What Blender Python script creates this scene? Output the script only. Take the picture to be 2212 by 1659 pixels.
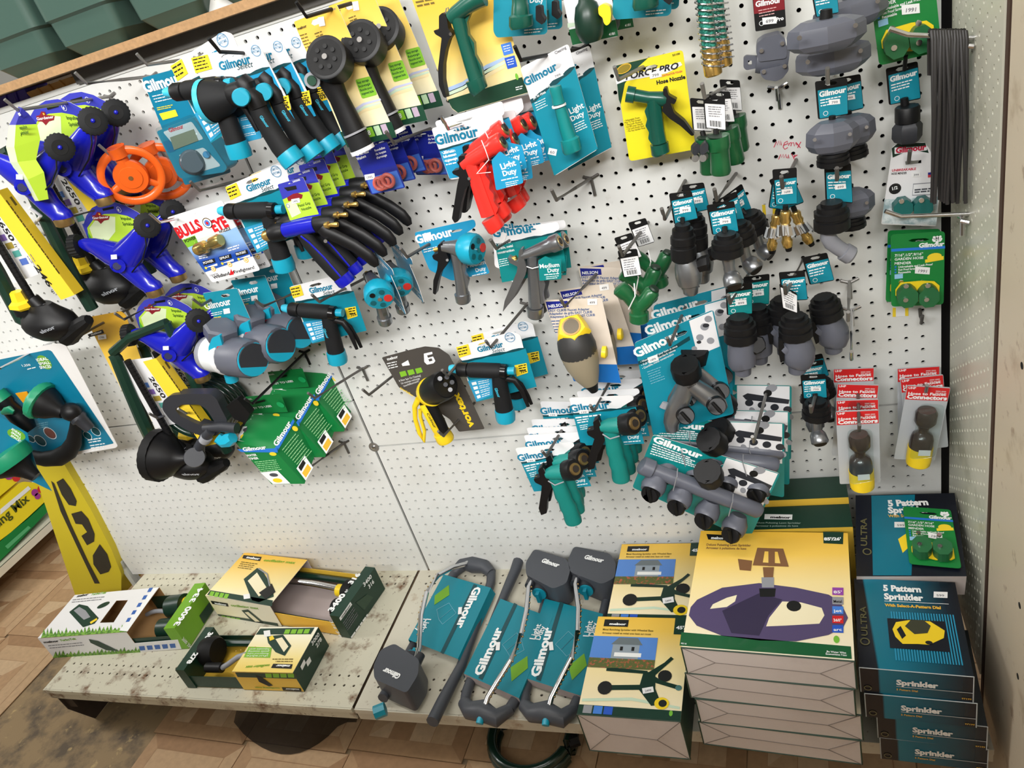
import bpy, math, random
from mathutils import Vector as V, Matrix
from mathutils.geometry import tessellate_polygon
random.seed(7)
SC = bpy.context.scene
for o in list(bpy.data.objects): bpy.data.objects.remove(o)
COL = SC.collection

# ---------------------------------------------------------------- camera
F = 1619.42                              # focal length in pixels of the 2212 x 1659 frame
CX, CY = 1106.0, 829.5
CAM = V((0.86156, -1.25604, 1.44609))
MR = Matrix(((0.929915779517072, 0.2504844166004614, -0.2692846078881649),
             (-0.09975977353584894, -0.5329530575765346, -0.8402434325859971),
             (-0.35398394114596826, 0.8082193980969212, -0.47061318930796886)))
cd = bpy.data.cameras.new('camera'); cam = bpy.data.objects.new('camera', cd); COL.objects.link(cam)
cd.sensor_fit = 'HORIZONTAL'; cd.sensor_width = 36; cd.lens = F / 2212 * 36; cd.clip_start = 0.02
cam.matrix_world = Matrix.Translation(CAM) @ Matrix((MR[0], -MR[1], -MR[2])).transposed().to_4x4()
SC.camera = cam

# ---------------------------------------------------------------- light
SC.view_settings.view_transform = 'Standard'; SC.view_settings.look = 'None'
SC.view_settings.gamma = 1; SC.view_settings.use_curve_mapping = False
SC.view_settings.exposure = 0.0
wd = bpy.data.worlds.new('world'); SC.world = wd; wd.use_nodes = True
wd.node_tree.nodes['Background'].inputs[0].default_value = (1.0, 0.98, 0.95, 1)
wd.node_tree.nodes['Background'].inputs[1].default_value = 0.42
def area(name, loc, target, sx, sy, w, col=(1, .99, .972)):
    l = bpy.data.lights.new(name, 'AREA'); l.shape = 'RECTANGLE'; l.size = sx; l.size_y = sy; l.energy = w; l.color = col
    o = bpy.data.objects.new(name, l); COL.objects.link(o); o.location = loc
    o.rotation_euler = (V(target) - V(loc)).to_track_quat('-Z', 'Y').to_euler(); return o
area('ceiling_tube_light', (-0.3, -3.2, 2.95), (0.1, -0.3, 1.2), 1.8, 0.4, 78)
area('ceiling_tube_light', (-3.1, -0.7, 2.95), (-1.7, 0.1, 0.0), 0.5, 1.5, 44)
area('ceiling_tube_light', (1.7, -3.2, 2.95), (1.0, -0.2, 1.4), 1.8, 0.4, 112)
area('ceiling_tube_light', (-0.2, -0.62, 2.98), (-0.2, -0.60, 0), 1.8, 0.3, 18)

# ---------------------------------------------------------------- pixel -> place helpers
MT = MR.transposed()
def ray(x, y): return MT @ V(((x - CX) / F, (y - CY) / F, 1))
def P(x, y, d=0.0):
    r = ray(x, y); return CAM + r * ((-d - CAM.y) / r.y)
def PZ(x, y, z):
    r = ray(x, y); return CAM + r * ((z - CAM.z) / r.z)
def PX(x, y, X):
    r = ray(x, y); return CAM + r * ((X - CAM.x) / r.x)
def S(x, y, d=0.0): return (MR[2].dot(P(x, y, d) - CAM)) / F
def SW(p): return (MR[2].dot(p - CAM)) / F
def proj(p):
    c = MR @ (p - CAM); return (c.x / c.z * F + CX, c.y / c.z * F + CY)
class Pl:
    """a working plane: origin, right, up; n points to the viewer's side"""
    def __init__(s, o, u=V((1, 0, 0)), v=V((0, 0, 1))):
        s.o = V(o); s.u = V(u).normalized(); n = s.u.cross(V(v)).normalized(); s.n = n; s.v = n.cross(s.u).normalized()
    def ab(s, x, y):
        r = ray(x, y); q = CAM + r * ((s.o - CAM).dot(s.n) / r.dot(s.n)) - s.o
        return (q.dot(s.u), q.dot(s.v))
    def p(s, a, b, c=0.0): return s.o + s.u * a + s.v * b + s.n * c
    def px(s, x, y, c=0.0): a, b = s.ab(x, y); return s.p(a, b, c)
    def off(s, c): return Pl(s.o + s.n * c, s.u, s.v)
def D(d): return Pl((0, -d, 0))
def YAW(x, y, d, deg, tilt=0):
    """upright plane through pixel (x,y) at depth d, turned deg about the vertical (+ = right side nearer)"""
    a = math.radians(deg); t = math.radians(tilt); u = V((math.cos(a), -math.sin(a), 0)); nn = V((-math.sin(a), -math.cos(a), 0))
    return Pl(P(x, y, d), u, V((0, 0, 1)) * math.cos(t) + nn * math.sin(t))
def hd(b, t, dv=V((-.09, -1, .19))):
    """depth at which a hook rooted at pixel b passes pixel t"""
    B = P(*b); best = (1e9, 0)
    for k in range(0, 300):
        q = proj(B + dv * (k * .001)); e = (q[0] - t[0]) ** 2 + (q[1] - t[1]) ** 2
        if e < best[0]: best = (e, k * .001)
    return best[1]

# ---------------------------------------------------------------- materials
def lin(c):
    return tuple(((x / 255) / 12.92 if x / 255 <= .04045 else ((x / 255 + .055) / 1.055) ** 2.4) for x in c)
_M = {}
def mat(name, rgb, rough=.5, metal=0.0, noise=0.0, ns=60, spec=.5, coat=0.0, alpha=1.0):
    if name in _M: return _M[name]
    m = bpy.data.materials.new(name); m.use_nodes = True; nt = m.node_tree; b = nt.nodes['Principled BSDF']
    c = lin(rgb); b.inputs['Base Color'].default_value = (*c, 1); b.inputs['Roughness'].default_value = rough
    b.inputs['Metallic'].default_value = metal; b.inputs['Specular IOR Level'].default_value = spec; b.inputs['Coat Weight'].default_value = coat
    if alpha < 1: b.inputs['Alpha'].default_value = alpha
    if noise:
        tc = nt.nodes.new('ShaderNodeTexCoord'); n = nt.nodes.new('ShaderNodeTexNoise'); n.inputs['Scale'].default_value = ns; n.inputs['Detail'].default_value = 5
        r = nt.nodes.new('ShaderNodeMapRange'); r.inputs[3].default_value = 1 - noise; r.inputs[4].default_value = 1 + noise * .6
        x = nt.nodes.new('ShaderNodeVectorMath'); x.operation = 'SCALE'; x.inputs[0].default_value = c
        nt.links.new(tc.outputs['Object'], n.inputs['Vector']); nt.links.new(n.outputs[0], r.inputs[0]); nt.links.new(r.outputs[0], x.inputs['Scale'])
        nt.links.new(x.outputs[0], b.inputs['Base Color'])
    _M[name] = m; return m
def blot(name, base, stain, thr, soft=.06, ns=9, rough=.55, base2=None, ns2=90, amt2=.0):
    """painted metal / paper with irregular stains of a second colour"""
    if name in _M: return _M[name]
    m = bpy.data.materials.new(name); m.use_nodes = True; nt = m.node_tree; b = nt.nodes['Principled BSDF']; L = nt.links.new
    tc = nt.nodes.new('ShaderNodeTexCoord')
    def noi(s, det):
        n = nt.nodes.new('ShaderNodeTexNoise'); n.inputs['Scale'].default_value = s; n.inputs['Detail'].default_value = det; n.inputs['Roughness'].default_value = .65
        L(tc.outputs['Object'], n.inputs['Vector']); return n
    a = noi(ns, 8); r = nt.nodes.new('ShaderNodeMapRange'); r.inputs[1].default_value = thr - soft; r.inputs[2].default_value = thr + soft; L(a.outputs[0], r.inputs[0])
    mx = nt.nodes.new('ShaderNodeMix'); mx.data_type = 'RGBA'; mx.inputs['A'].default_value = (*lin(base), 1); mx.inputs['B'].default_value = (*lin(stain), 1)
    L(r.outputs[0], mx.inputs['Factor']); out = mx.outputs['Result']
    if base2:
        c = noi(ns2, 4); r2 = nt.nodes.new('ShaderNodeMapRange'); r2.inputs[1].default_value = .62; r2.inputs[2].default_value = .7; r2.inputs[4].default_value = amt2; L(c.outputs[0], r2.inputs[0])
        m2 = nt.nodes.new('ShaderNodeMix'); m2.data_type = 'RGBA'; L(out, m2.inputs['A']); m2.inputs['B'].default_value = (*lin(base2), 1); L(r2.outputs[0], m2.inputs['Factor']); out = m2.outputs['Result']
    L(out, b.inputs['Base Color']); b.inputs['Roughness'].default_value = rough
    _M[name] = m; return m
def grad(name, stops, axis='Z', lo=0., hi=1., rough=.35):
    """print that runs through colours along a world axis of the sheet"""
    if name in _M: return _M[name]
    m = bpy.data.materials.new(name); m.use_nodes = True; nt = m.node_tree; b = nt.nodes['Principled BSDF']; L = nt.links.new
    tc = nt.nodes.new('ShaderNodeTexCoord'); sp = nt.nodes.new('ShaderNodeSeparateXYZ'); L(tc.outputs['Object'], sp.inputs[0])
    r = nt.nodes.new('ShaderNodeMapRange'); r.inputs[1].default_value = lo; r.inputs[2].default_value = hi; L(sp.outputs['XYZ'.index(axis)], r.inputs[0])
    cr = nt.nodes.new('ShaderNodeValToRGB'); e = cr.color_ramp.elements
    while len(e) < len(stops): e.new(.5)
    for k, (t, c) in enumerate(stops): e[k].position = t; e[k].color = (*lin(c), 1)
    L(r.outputs[0], cr.inputs[0]); L(cr.outputs[0], b.inputs['Base Color']); b.inputs['Roughness'].default_value = rough
    _M[name] = m; return m

WHITE = mat('white_card', (236, 236, 238), .35); PAPER = mat('paper_white', (232, 230, 228), .6)
TEAL = mat('teal_card', (20, 138, 160), .35); TEALB = mat('blue_teal_card', (36, 150, 195), .35); TEALG = mat('green_teal_card', (14, 132, 132), .35)
TEALD = mat('dark_wave_print', (16, 70, 78), .4); TEALT = mat('teal_lettering', (20, 125, 160), .4)
BLACK = mat('black_plastic', (17, 17, 19), .45, spec=.35); BLKM = mat('black_matte', (11, 11, 12), .6, spec=.3); BLKG = mat('black_gloss', (16, 16, 18), .18)
RUB = mat('ribbed_black_grip', (22, 23, 25), .65, spec=.3); BLKT = mat('black_lettering', (18, 18, 18), .5)
CHAR = mat('charcoal_plastic', (72, 75, 82), .45); CHARD = mat('dark_charcoal_plastic', (46, 48, 54), .45); GREY = mat('grey_plastic', (92, 95, 106), .4); GREYL = mat('light_grey_plastic', (150, 152, 158), .4)
STEEL = mat('steel_wire', (150, 148, 145), .35, .6); CHROME = mat('chrome', (215, 215, 218), .14, 1.0); ZINC = mat('cast_zinc', (150, 153, 157), .3, .8, .15, 40); DSTEEL = mat('dark_steel_wire', (104, 101, 98), .42, .45)
BRASS = mat('brass', (222, 184, 104), .25, .85); BRASSD = mat('dull_brass', (176, 146, 96), .38, .9)
BLUE = mat('royal_blue_plastic', (22, 28, 176), .22, coat=.3); ORANGE = mat('orange_enamel', (238, 100, 30), .3, coat=.2); RED = mat('red_plastic', (238, 52, 44), .28, coat=.2)
GREEN = mat('dark_green_plastic', (18, 84, 70), .3, coat=.2); FGREEN = mat('forest_green_plastic', (24, 92, 52), .3, coat=.2); DGREEN = mat('deep_green_plastic', (20, 50, 38), .35); TGREEN = mat('teal_rubber', (12, 128, 120), .5)
YEL = mat('yellow_print', (246, 214, 52), .35); YELP = mat('yellow_plastic', (248, 214, 40), .35); GOLD = mat('golden_print', (240, 190, 60), .35)
AQUA = mat('aqua_plastic', (22, 160, 190), .35); AQUAL = mat('light_aqua_plastic', (60, 185, 215), .4)
STICK = mat('price_sticker', (240, 240, 240), .6); INK = mat('grey_ink', (120, 120, 125), .6); WT = mat('white_lettering', (244, 246, 246), .45)
CLEAR = None
def clear_plastic(name='clear_blister', fac=.12, tint=(245, 250, 250)):
    if name in _M: return _M[name]
    m = bpy.data.materials.new(name); m.use_nodes = True; nt = m.node_tree; nt.nodes.remove(nt.nodes['Principled BSDF']); L = nt.links.new
    t = nt.nodes.new('ShaderNodeBsdfTransparent'); t.inputs[0].default_value = (*lin(tint), 1); g = nt.nodes.new('ShaderNodeBsdfGlossy'); g.inputs['Roughness'].default_value = .12
    fr = nt.nodes.new('ShaderNodeFresnel'); fr.inputs[0].default_value = 1.3; ad = nt.nodes.new('ShaderNodeMath'); ad.inputs[1].default_value = fac * .3
    mx = nt.nodes.new('ShaderNodeMixShader'); L(fr.outputs[0], ad.inputs[0]); L(ad.outputs[0], mx.inputs[0]); L(t.outputs[0], mx.inputs[1]); L(g.outputs[0], mx.inputs[2])
    L(mx.outputs[0], nt.nodes['Material Output'].inputs[0]); _M[name] = m; return m
CLEAR = clear_plastic()

# ---------------------------------------------------------------- lettering
_T = {}
def glyphs(s, bold=0.0, shear=0.0):
    k = (s, bold, shear)
    if k in _T: return _T[k]
    c = bpy.data.curves.new('t', 'FONT'); c.body = s; c.size = 1; c.resolution_u = 2; c.offset = bold; c.shear = shear; c.fill_mode = 'FRONT'
    o = bpy.data.objects.new('t', c); COL.objects.link(o); dg = bpy.context.evaluated_depsgraph_get()
    me = bpy.data.meshes.new_from_object(o.evaluated_get(dg))
    vs = [(v.co.x, v.co.y) for v in me.vertices]; fs = [tuple(p.vertices) for p in me.polygons]
    bpy.data.objects.remove(o); bpy.data.curves.remove(c); bpy.data.meshes.remove(me)
    if vs:
        x0 = min(v[0] for v in vs); x1 = max(v[0] for v in vs)
    else: x0, x1 = 0, 1
    _T[k] = (vs, fs, x0, max(x1 - x0, .01)); return _T[k]

def rounded(pts, r, n=4):
    """round the corners of a closed 2-D outline; r metres"""
    out = []; N = len(pts)
    for i in range(N):
        a = V(pts[i - 1]); b = V(pts[i]); c = V(pts[(i + 1) % N]); e1 = a - b; e2 = c - b
        rr = min(r, e1.length * .45, e2.length * .45)
        if rr < 1e-5: out.append(tuple(b)); continue
        p = b + e1.normalized() * rr; q = b + e2.normalized() * rr
        for k in range(n + 1):
            t = k / n; out.append(tuple(p * (1 - t) ** 2 + b * 2 * t * (1 - t) + q * t * t))
    return out

class MB:
    def __init__(s): s.v = []; s.f = []; s.m = []; s.mats = []
    def mi(s, m):
        if m not in s.mats: s.mats.append(m)
        return s.mats.index(m)
    def add(s, vs, fs, m):
        b = len(s.v); k = s.mi(m); s.v += [V(v) for v in vs]; s.f += [tuple(b + i for i in f) for f in fs]; s.m += [k] * len(fs); return s
    # solid cut from an outline lying in plane pl, from height z0 to z1 above it
    def sol(s, pl, ab, m, z0, z1, holes=(), edge=None):
        loops = [list(ab)] + [list(h) for h in holes]; flat = [p for l in loops for p in l]; n = len(flat)
        tri = tessellate_polygon([[V((p[0], p[1], 0)) for p in l] for l in loops])
        fr = []
        for t in tri:
            a, b, c = (flat[i] for i in t)
            fr.append(t if (b[0] - a[0]) * (c[1] - a[1]) - (b[1] - a[1]) * (c[0] - a[0]) > 0 else t[::-1])
        s.add([pl.p(a, b, z1) for a, b in flat], fr, m)
        s.add([pl.p(a, b, z0) for a, b in flat], [t[::-1] for t in fr], edge or m)
        o = 0
        for li, l in enumerate(loops):
            ar = sum(l[i - 1][0] * l[i][1] - l[i][0] * l[i - 1][1] for i in range(len(l))); ccw = (ar > 0) == (li == 0); k = len(l)
            vs = [pl.p(a, b, z0) for a, b in l] + [pl.p(a, b, z1) for a, b in l]
            fs = [((i - 1) % k, i, i + k, (i - 1) % k + k) for i in range(k)]
            s.add(vs, fs if ccw else [f[::-1] for f in fs], edge or m)
        return s
    def out(s, pl, px, m, z0=0., z1=.0012, r=0., holes=(), edge=None):
        ab = [pl.ab(*q) for q in px]
        if r: ab = rounded(ab, r)
        return s.sol(pl, ab, m, z0, z1, [[pl.ab(*q) for q in h] for h in holes], edge)
    def pr(s, pl, px, m, z=.0015, r=0.):
        ab = [pl.ab(*q) for q in px]
        if r: ab = rounded(ab, r)
        return s.flat(pl, ab, m, z)
    def flat(s, pl, ab, m, z=.0015):
        tri = tessellate_polygon([[V((p[0], p[1], 0)) for p in ab]]); fr = []
        for t in tri:
            a, b, c = (ab[i] for i in t)
            fr.append(t if (b[0] - a[0]) * (c[1] - a[1]) - (b[1] - a[1]) * (c[0] - a[0]) > 0 else t[::-1])
        return s.add([pl.p(a, b, z) for a, b in ab], fr, m)
    def dot(s, pl, c, rx, m, z=.0017, ry=None, n=16, ring=0, ang=0):
        a, b = pl.ab(*c); k = SW(pl.p(a, b)); rx *= k; ry = rx if ry is None else ry * k; ca, sa = math.cos(math.radians(ang)), math.sin(math.radians(ang))
        e = [(math.cos(2 * math.pi * i / n), math.sin(2 * math.pi * i / n)) for i in range(n)]
        f = lambda q: [(a + x * rx * q * ca - y * ry * q * sa, b + x * rx * q * sa + y * ry * q * ca) for x, y in e]
        if not ring: return s.flat(pl, f(1), m, z)
        o, i_ = f(1), f(1 - ring); return s.add([pl.p(x, y, z) for x, y in o + i_], [(k2, (k2 + 1) % n, (k2 + 1) % n + n, k2 + n) for k2 in range(n)], m)
    def tx(s, pl, t, A, B, m, z=.0018, hs=1.0, bold=0.02, shear=0., h=None):
        """lettering from pixel A to pixel B (baseline); h = letter size in pixels if it should not follow from the width"""
        vs, fs, x0, w = glyphs(t, bold, shear); a = V(pl.ab(*A)); b = V(pl.ab(*B)); e = b - a; L = e.length; e.normalize(); p = V((-e.y, e.x)); k = L / w
        ky = k * hs if h is None else h * SW(pl.p(*a)) * 1.36
        return s.add([pl.p(*(a + e * ((x - x0) * k) + p * (y * ky)), z) for x, y in vs], fs, m)
    def ln(s, pl, A, B, n, dxy, m, h=2.2, z=.0018, rag=.25, seed=1, words=True):
        """n lines of small print, first from A to B, next ones shifted by dxy pixels"""
        rnd = random.Random(seed)
        for i in range(n):
            ax, ay = A[0] + dxy[0] * i, A[1] + dxy[1] * i; L = 1 - rag * rnd.random(); ex, ey = (B[0] - A[0]) * L, (B[1] - A[1]) * L; t = 0; tot = math.hypot(ex, ey); q = math.hypot(*dxy) or 1
            nx, ny = dxy[0] / q * h, dxy[1] / q * h
            while t < tot - 1:
                w = min(rnd.uniform(3, 11) * h / 2.2, tot - t) if words else tot; u0, u1 = t / tot, (t + w) / tot
                s.pr(pl, [(ax + ex * u0, ay + ey * u0), (ax + ex * u1, ay + ey * u1), (ax + ex * u1 + nx, ay + ey * u1 + ny), (ax + ex * u0 + nx, ay + ey * u0 + ny)], m, z); t += w + 1.4 * h / 2.2
        return s
    # round bar through world points with radii
    def tube(s, pts, rad, m, n=14, e=1.0, caps=(1, 1), ref=V((0, 1, 0)), closed=False, rib=None):
        pts = [V(p) for p in pts]; N = len(pts); rings = []
        if not isinstance(rad, (list, tuple)): rad = [rad] * N
        lt = None
        for i in range(N):
            if closed: t = pts[(i + 1) % N] - pts[i - 1]
            else:
                t = pts[min(i + 1, N - 1)] - pts[max(i - 1, 0)]
            if t.length < 1e-7: t = lt or V((0, 0, 1))
            t.normalize(); lt = t
            rf = ref if abs(t.dot(ref)) < .97 else V((1, 0, 0)); a = t.cross(rf).normalized(); b = t.cross(a)
            rings.append([pts[i] + (a * math.cos(2 * math.pi * k / n) + b * math.sin(2 * math.pi * k / n) * e) * rad[i] * ((1 + rib * (k % 2)) if rib else 1) for k in range(n)])
        vs = [v for r in rings for v in r]; fs = []
        for i in range(N if closed else N - 1):
            j = (i + 1) % N
            for k in range(n):
                q = (k + 1) % n; fs.append((i * n + k, i * n + q, j * n + q, j * n + k))
        if not closed:
            if caps[0]: fs.append(tuple(range(n))[::-1])
            if caps[1]: fs.append(tuple((N - 1) * n + k for k in range(n)))
        fs = [f[::-1] for f in fs]
        return s.add(vs, fs, m)
    # the same given in pixels: (x, y, radius px[, depth])
    def tp(s, pts, d, m, **k):
        q = [P(p[0], p[1], p[3] if len(p) > 3 else d) for p in pts]
        return s.tube(q, [p[2] * SW(w) for p, w in zip(pts, q)], m, **k)
    def box(s, c, u, v, w, m, mats=None):
        """centre, three half-extent vectors; mats: optional dict face -> material ('+u','-u','+v','-v','+w','-w')"""
        c, u, v, w = V(c), V(u), V(v), V(w); mats = mats or {}
        for key, n, a, b in (('+u', u, v, w), ('-u', -u, w, v), ('+v', v, w, u), ('-v', -v, u, w), ('+w', w, u, v), ('-w', -w, v, u)):
            q = [c + n - a - b, c + n + a - b, c + n + a + b, c + n - a + b]
            nn = (q[1] - q[0]).cross(q[2] - q[0])
            s.add(q, [(0, 1, 2, 3) if nn.dot(n) > 0 else (3, 2, 1, 0)], mats.get(key, m))
        return s
    def ball(s, c, rx, ry, rz, m, n=14, k=8, R=None):
        c = V(c); vs = []; fs = []
        for i in range(k + 1):
            t = math.pi * i / k
            for j in range(n):
                f = 2 * math.pi * j / n; q = V((rx * math.sin(t) * math.cos(f), ry * math.sin(t) * math.sin(f), rz * math.cos(t)))
                vs.append(c + (R @ q if R else q))
        for i in range(k):
            for j in range(n):
                q = (j + 1) % n; fs.append((i * n + j, (i + 1) * n + j, (i + 1) * n + q, i * n + q))
        return s.add(vs, fs, m)
    def build(s, name, parent=None, label=None, bev=0., kind=None, sharp=38):
        me = bpy.data.meshes.new(name); o = V((0, 0, 0))
        if parent is not None: o = parent['_o'] if False else ORG[parent.name]
        elif s.v: o = sum(s.v, V((0, 0, 0))) / len(s.v)
        me.from_pydata([tuple(v - o) for v in s.v], [], s.f)
        for m in s.mats: me.materials.append(m)
        me.polygons.foreach_set('material_index', s.m); me.polygons.foreach_set('use_smooth', [True] * len(s.f))
        me.update(); me.set_sharp_from_angle(angle=math.radians(sharp))
        ob = bpy.data.objects.new(name, me); COL.objects.link(ob)
        if parent is not None: ob.parent = parent; ORG[ob.name] = o
        else: ob.location = o; ORG[ob.name] = o
        if label: ob['label'] = label
        if kind: ob['kind'] = kind
        if bev:
            b = ob.modifiers.new('bevel', 'BEVEL'); b.width = bev; b.segments = 2; b.limit_method = 'ANGLE'; b.angle_limit = math.radians(40)
        return ob
ORG = {}
def thing(name, label, cat, at, group=None, kind=None):
    o = bpy.data.objects.new(name, None); o.empty_display_size = .02; COL.objects.link(o); o.location = at; ORG[o.name] = V(at)
    o['label'] = label; o['category'] = cat
    if group: o['group'] = group
    if kind: o['kind'] = kind
    return o
def tag(o, label, cat, group=None):
    o['label'] = label; o['category'] = cat
    if group: o['group'] = group
    return o
def struct(o): o['kind'] = 'structure'; return o
def dup(root, label, move=None, rot=(0, 0, 0), to=None, skip=()):
    """copy of a thing with its parts and sub-parts"""
    r = root.copy(); COL.objects.link(r); r['label'] = label
    if to is not None: r.location = to
    elif move is not None: r.location = V(root.location) + V(move)
    r.rotation_euler = tuple(math.radians(a) for a in rot); ORG[r.name] = V(r.location)
    for ch in list(root.children):
        if ch.name.split('.')[0] in skip: continue
        c = ch.copy(); COL.objects.link(c); c.parent = r
        for g in list(ch.children):
            e = g.copy(); COL.objects.link(e); e.parent = c
    return r
def shift(x, y, d, x2, y2, d2): return P(x2, y2, d2) - P(x, y, d)
def T(root, name, m, pts, d, label=None, **k):
    b = MB().tp(pts, d, m, **k); return b.build(name, root, label)
def SOL(root, name, m, px, d0, d1, r=0., label=None, bev=0., holes=()):
    """solid with the outline px, between depths d0 < d1 (outline measured at the front)"""
    return MB().out(D(d1), px, m, -(d1 - d0), 0, r, holes).build(name, root, label, bev)
def hook(base, tip, label, m=None, up=None, rad=.0028, d=None, group='metal peg hooks', plate=True):
    """peg hook from the board at pixel base to pixel tip, end turned up"""
    m = m or DSTEEL; B = P(*base); d = d or hd(base, tip); E = P(tip[0], tip[1], d); o = thing('peg_hook', label, 'hook', B, group)
    u = V((0, -.012, .02)) if up is None else up
    MB().tube([B + V((0, .004, 0)), B, B.lerp(E, .5), E, E + u * .55, E + u], rad, m, n=10).build('prong', o)
    if plate:
        k = .0127
        MB().tube([B + V((-k, .01, .006)), B + V((-k, -.002, .004)), B + V((0, -.004, 0)), B + V((k, -.002, .004)), B + V((k, .01, .006))], rad, m, n=8).tube([B + V((0, -.004, 0)), B + V((0, -.004, -.03))], rad, m, n=8).build('crossbar', o)
    return o
def sticker(b, pl, c, w, h, ang=0, t='', z=.0022):
    ca, sa = math.cos(math.radians(ang)), math.sin(math.radians(ang)); q = lambda x, y: (c[0] + x * ca + y * sa, c[1] - x * sa + y * ca)
    b.pr(pl, [q(-w / 2, h / 2), q(w / 2, h / 2), q(w / 2, -h / 2), q(-w / 2, -h / 2)], STICK, z)
    if t: b.tx(pl, t, q(-w * .28, h * .28), q(w * .28, h * .28), INK, z + .0002, h=h * .45)
    return b
# ================================================================= the setting
IN = .0254
BOARD = blot('pegboard_paint', (226, 227, 224), (219, 219, 214), .58, .12, 5, .45, (200, 197, 188), 46, .25)
DARK = mat('dark_void', (10, 9, 8), .9)
Z0 = .57                                     # height of the reference hole row above the floor
def perforated(x0, x1, z0, z1, fx, fz, r, to, thick=.005, m=None, mask=None, n=8):
    """sheet x0..x1 by z0..z1 with round holes on a one inch grid; to(a,b,c) -> world"""
    b = MB(); h = IN / 2; vs = []; fs = []
    i0 = math.ceil((x0 + h) / IN - fx); i1 = math.floor((x1 - h) / IN - fx); j0 = math.ceil((z0 + h) / IN - fz); j1 = math.floor((z1 - h) / IN - fz)
    A0, A1, B0, B1 = (i0 + fx) * IN - h, (i1 + fx) * IN + h, (j0 + fz) * IN - h, (j1 + fz) * IN + h
    def q(a0, a1, b0, b1):
        if a1 - a0 < 1e-5 or b1 - b0 < 1e-5: return
        k = len(vs); vs.extend([to(a0, b0, 0), to(a1, b0, 0), to(a1, b1, 0), to(a0, b1, 0)]); fs.append((k, k + 1, k + 2, k + 3))
    q(x0, A0, z0, z1); q(A1, x1, z0, z1); q(A0, A1, z0, B0); q(A0, A1, B1, z1)
    oc = [(r * math.cos(math.radians(22.5 + 45 * k)), r * math.sin(math.radians(22.5 + 45 * k))) for k in range(8)]
    for i in range(i0, i1 + 1):
        for j in range(j0, j1 + 1):
            cx, cz = (i + fx) * IN, (j + fz) * IN
            if mask and not mask(cx, cz): q(cx - h, cx + h, cz - h, cz + h); continue
            k = len(vs)
            vs.extend([to(cx + h, cz + h, 0), to(cx - h, cz + h, 0), to(cx - h, cz - h, 0), to(cx + h, cz - h, 0)])
            vs.extend([to(cx + a, cz + c, 0) for a, c in oc]); vs.extend([to(cx + a, cz + c, -thick) for a, c in oc])
            o = k + 4
            fs.extend([(k, o + 1, o), (k, k + 1, o + 2, o + 1), (k + 1, o + 3, o + 2), (k + 1, k + 2, o + 4, o + 3), (k + 2, o + 5, o + 4), (k + 2, k + 3, o + 6, o + 5), (k + 3, o + 7, o + 6), (k + 3, k, o, o + 7)])
            fs.extend([(o + t, o + (t + 1) % 8, o + 8 + (t + 1) % 8, o + 8 + t) for t in range(8)])
    b.add(vs, fs, m or BOARD); return b
wall = MB().box((0, .045, .825), (1.12, 0, 0), (0, .004, 0), (0, 0, .64), DARK).box((.6, .045, 1.8), (.52, 0, 0), (0, .004, 0), (0, 0, .335), DARK).build('wall_back', kind='structure')
to_wall = lambda a, c, e: V((a, -e, c))
XS = -.0725
for x0, x1, z0, z1, fx, fz in ((-1.092, XS - .003, Z0 + .146, Z0 + .90, .28, .60), (-1.092, XS - .003, Z0 - .383, Z0 + .142, .14, .75), (XS + .003, 1.097, Z0 + .018, Z0 + 1.25, .1, -.05), (XS + .003, 1.097, Z0 - .383, Z0 + .014, 0, 0)):
    fz2 = (Z0 / IN + fz) % 1
    b = perforated(x0, x1, z0, z1, fx, fz2, .0034, to_wall)
    for q in (((x0, 0, z0), (x1, 0, z0)), ((x1, 0, z0), (x1, 0, z1)), ((x0, 0, z1), (x0, 0, z0)), ((x1, 0, z1), (x0, 0, z1))):     # rim of the sheet
        a, c = V(q[0]), V(q[1]); e = V((0, .006, 0)); b.add([a, c, c + e, a + e], [(0, 1, 2, 3)], BOARD)
    b.build('pegboard_panel', wall, 'white perforated hardboard panel')
B = P(808, 965)
MB().tube([B, B + V((0, -.0025, 0))], .0125, STEEL, n=20).tube([B, B + V((0, -.005, 0)), B + V((0, -.007, 0))], [.005, .005, .002], CHROME, n=10).build('bolt_washer', wall, 'steel bolt with wide washer')
# hand-written red words on the board
RINK = mat('red_marker', (214, 42, 78), .5); b = MB(); pl = D(.0)
def pen(pts, w=.9): b.tube([P(x, y, .0004) for x, y in pts], w * S(1700, 310), RINK, n=6)
z = lambda x, y: (1500 + x / 6.913, 140 + y / 6.913)
for st in ([(1188, 1232), (1225, 1145), (1235, 1200), (1262, 1135), (1275, 1200), (1290, 1135), (1298, 1200)], [(1325, 1205), (1400, 1175), (1385, 1140), (1345, 1165), (1325, 1230), (1350, 1262), (1395, 1235)], [(1405, 1205), (1420, 1170), (1450, 1160)], [(1440, 1215), (1450, 1170), (1480, 1160), (1490, 1215), (1515, 1160), (1530, 1200)], [(1520, 1160), (1582, 1240)], [(1590, 1150), (1540, 1240)],
           [(1258, 1412), (1290, 1335), (1302, 1385), (1325, 1335), (1335, 1390), (1365, 1335), (1375, 1390)], [(1390, 1395), (1405, 1340), (1412, 1395)], [(1455, 1330), (1475, 1380), (1500, 1345)], [(1478, 1385), (1540, 1345), (1500, 1350), (1482, 1400), (1530, 1425)]):
    pen([z(*p) for p in st])
b.build('handwritten_word', wall, 'red marker handwriting on the board')
# dark rail above the board and what shows through the slot behind it
RAIL = mat('dark_rail', (88, 86, 82), .6, .3, .2, 30)
rail = MB().box((.02, -.004, Z0 + .926), (.375, 0, 0), (0, .004, 0), (0, 0, .02), RAIL).build('trim_1', kind='structure')
cap = MB().box((-.42, .004, Z0 + .905), (.68, 0, 0), (0, .006, 0), (0, 0, .005), mat('pale_rail', (205, 205, 200), .5)).build('trim_2', kind='structure')
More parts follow.
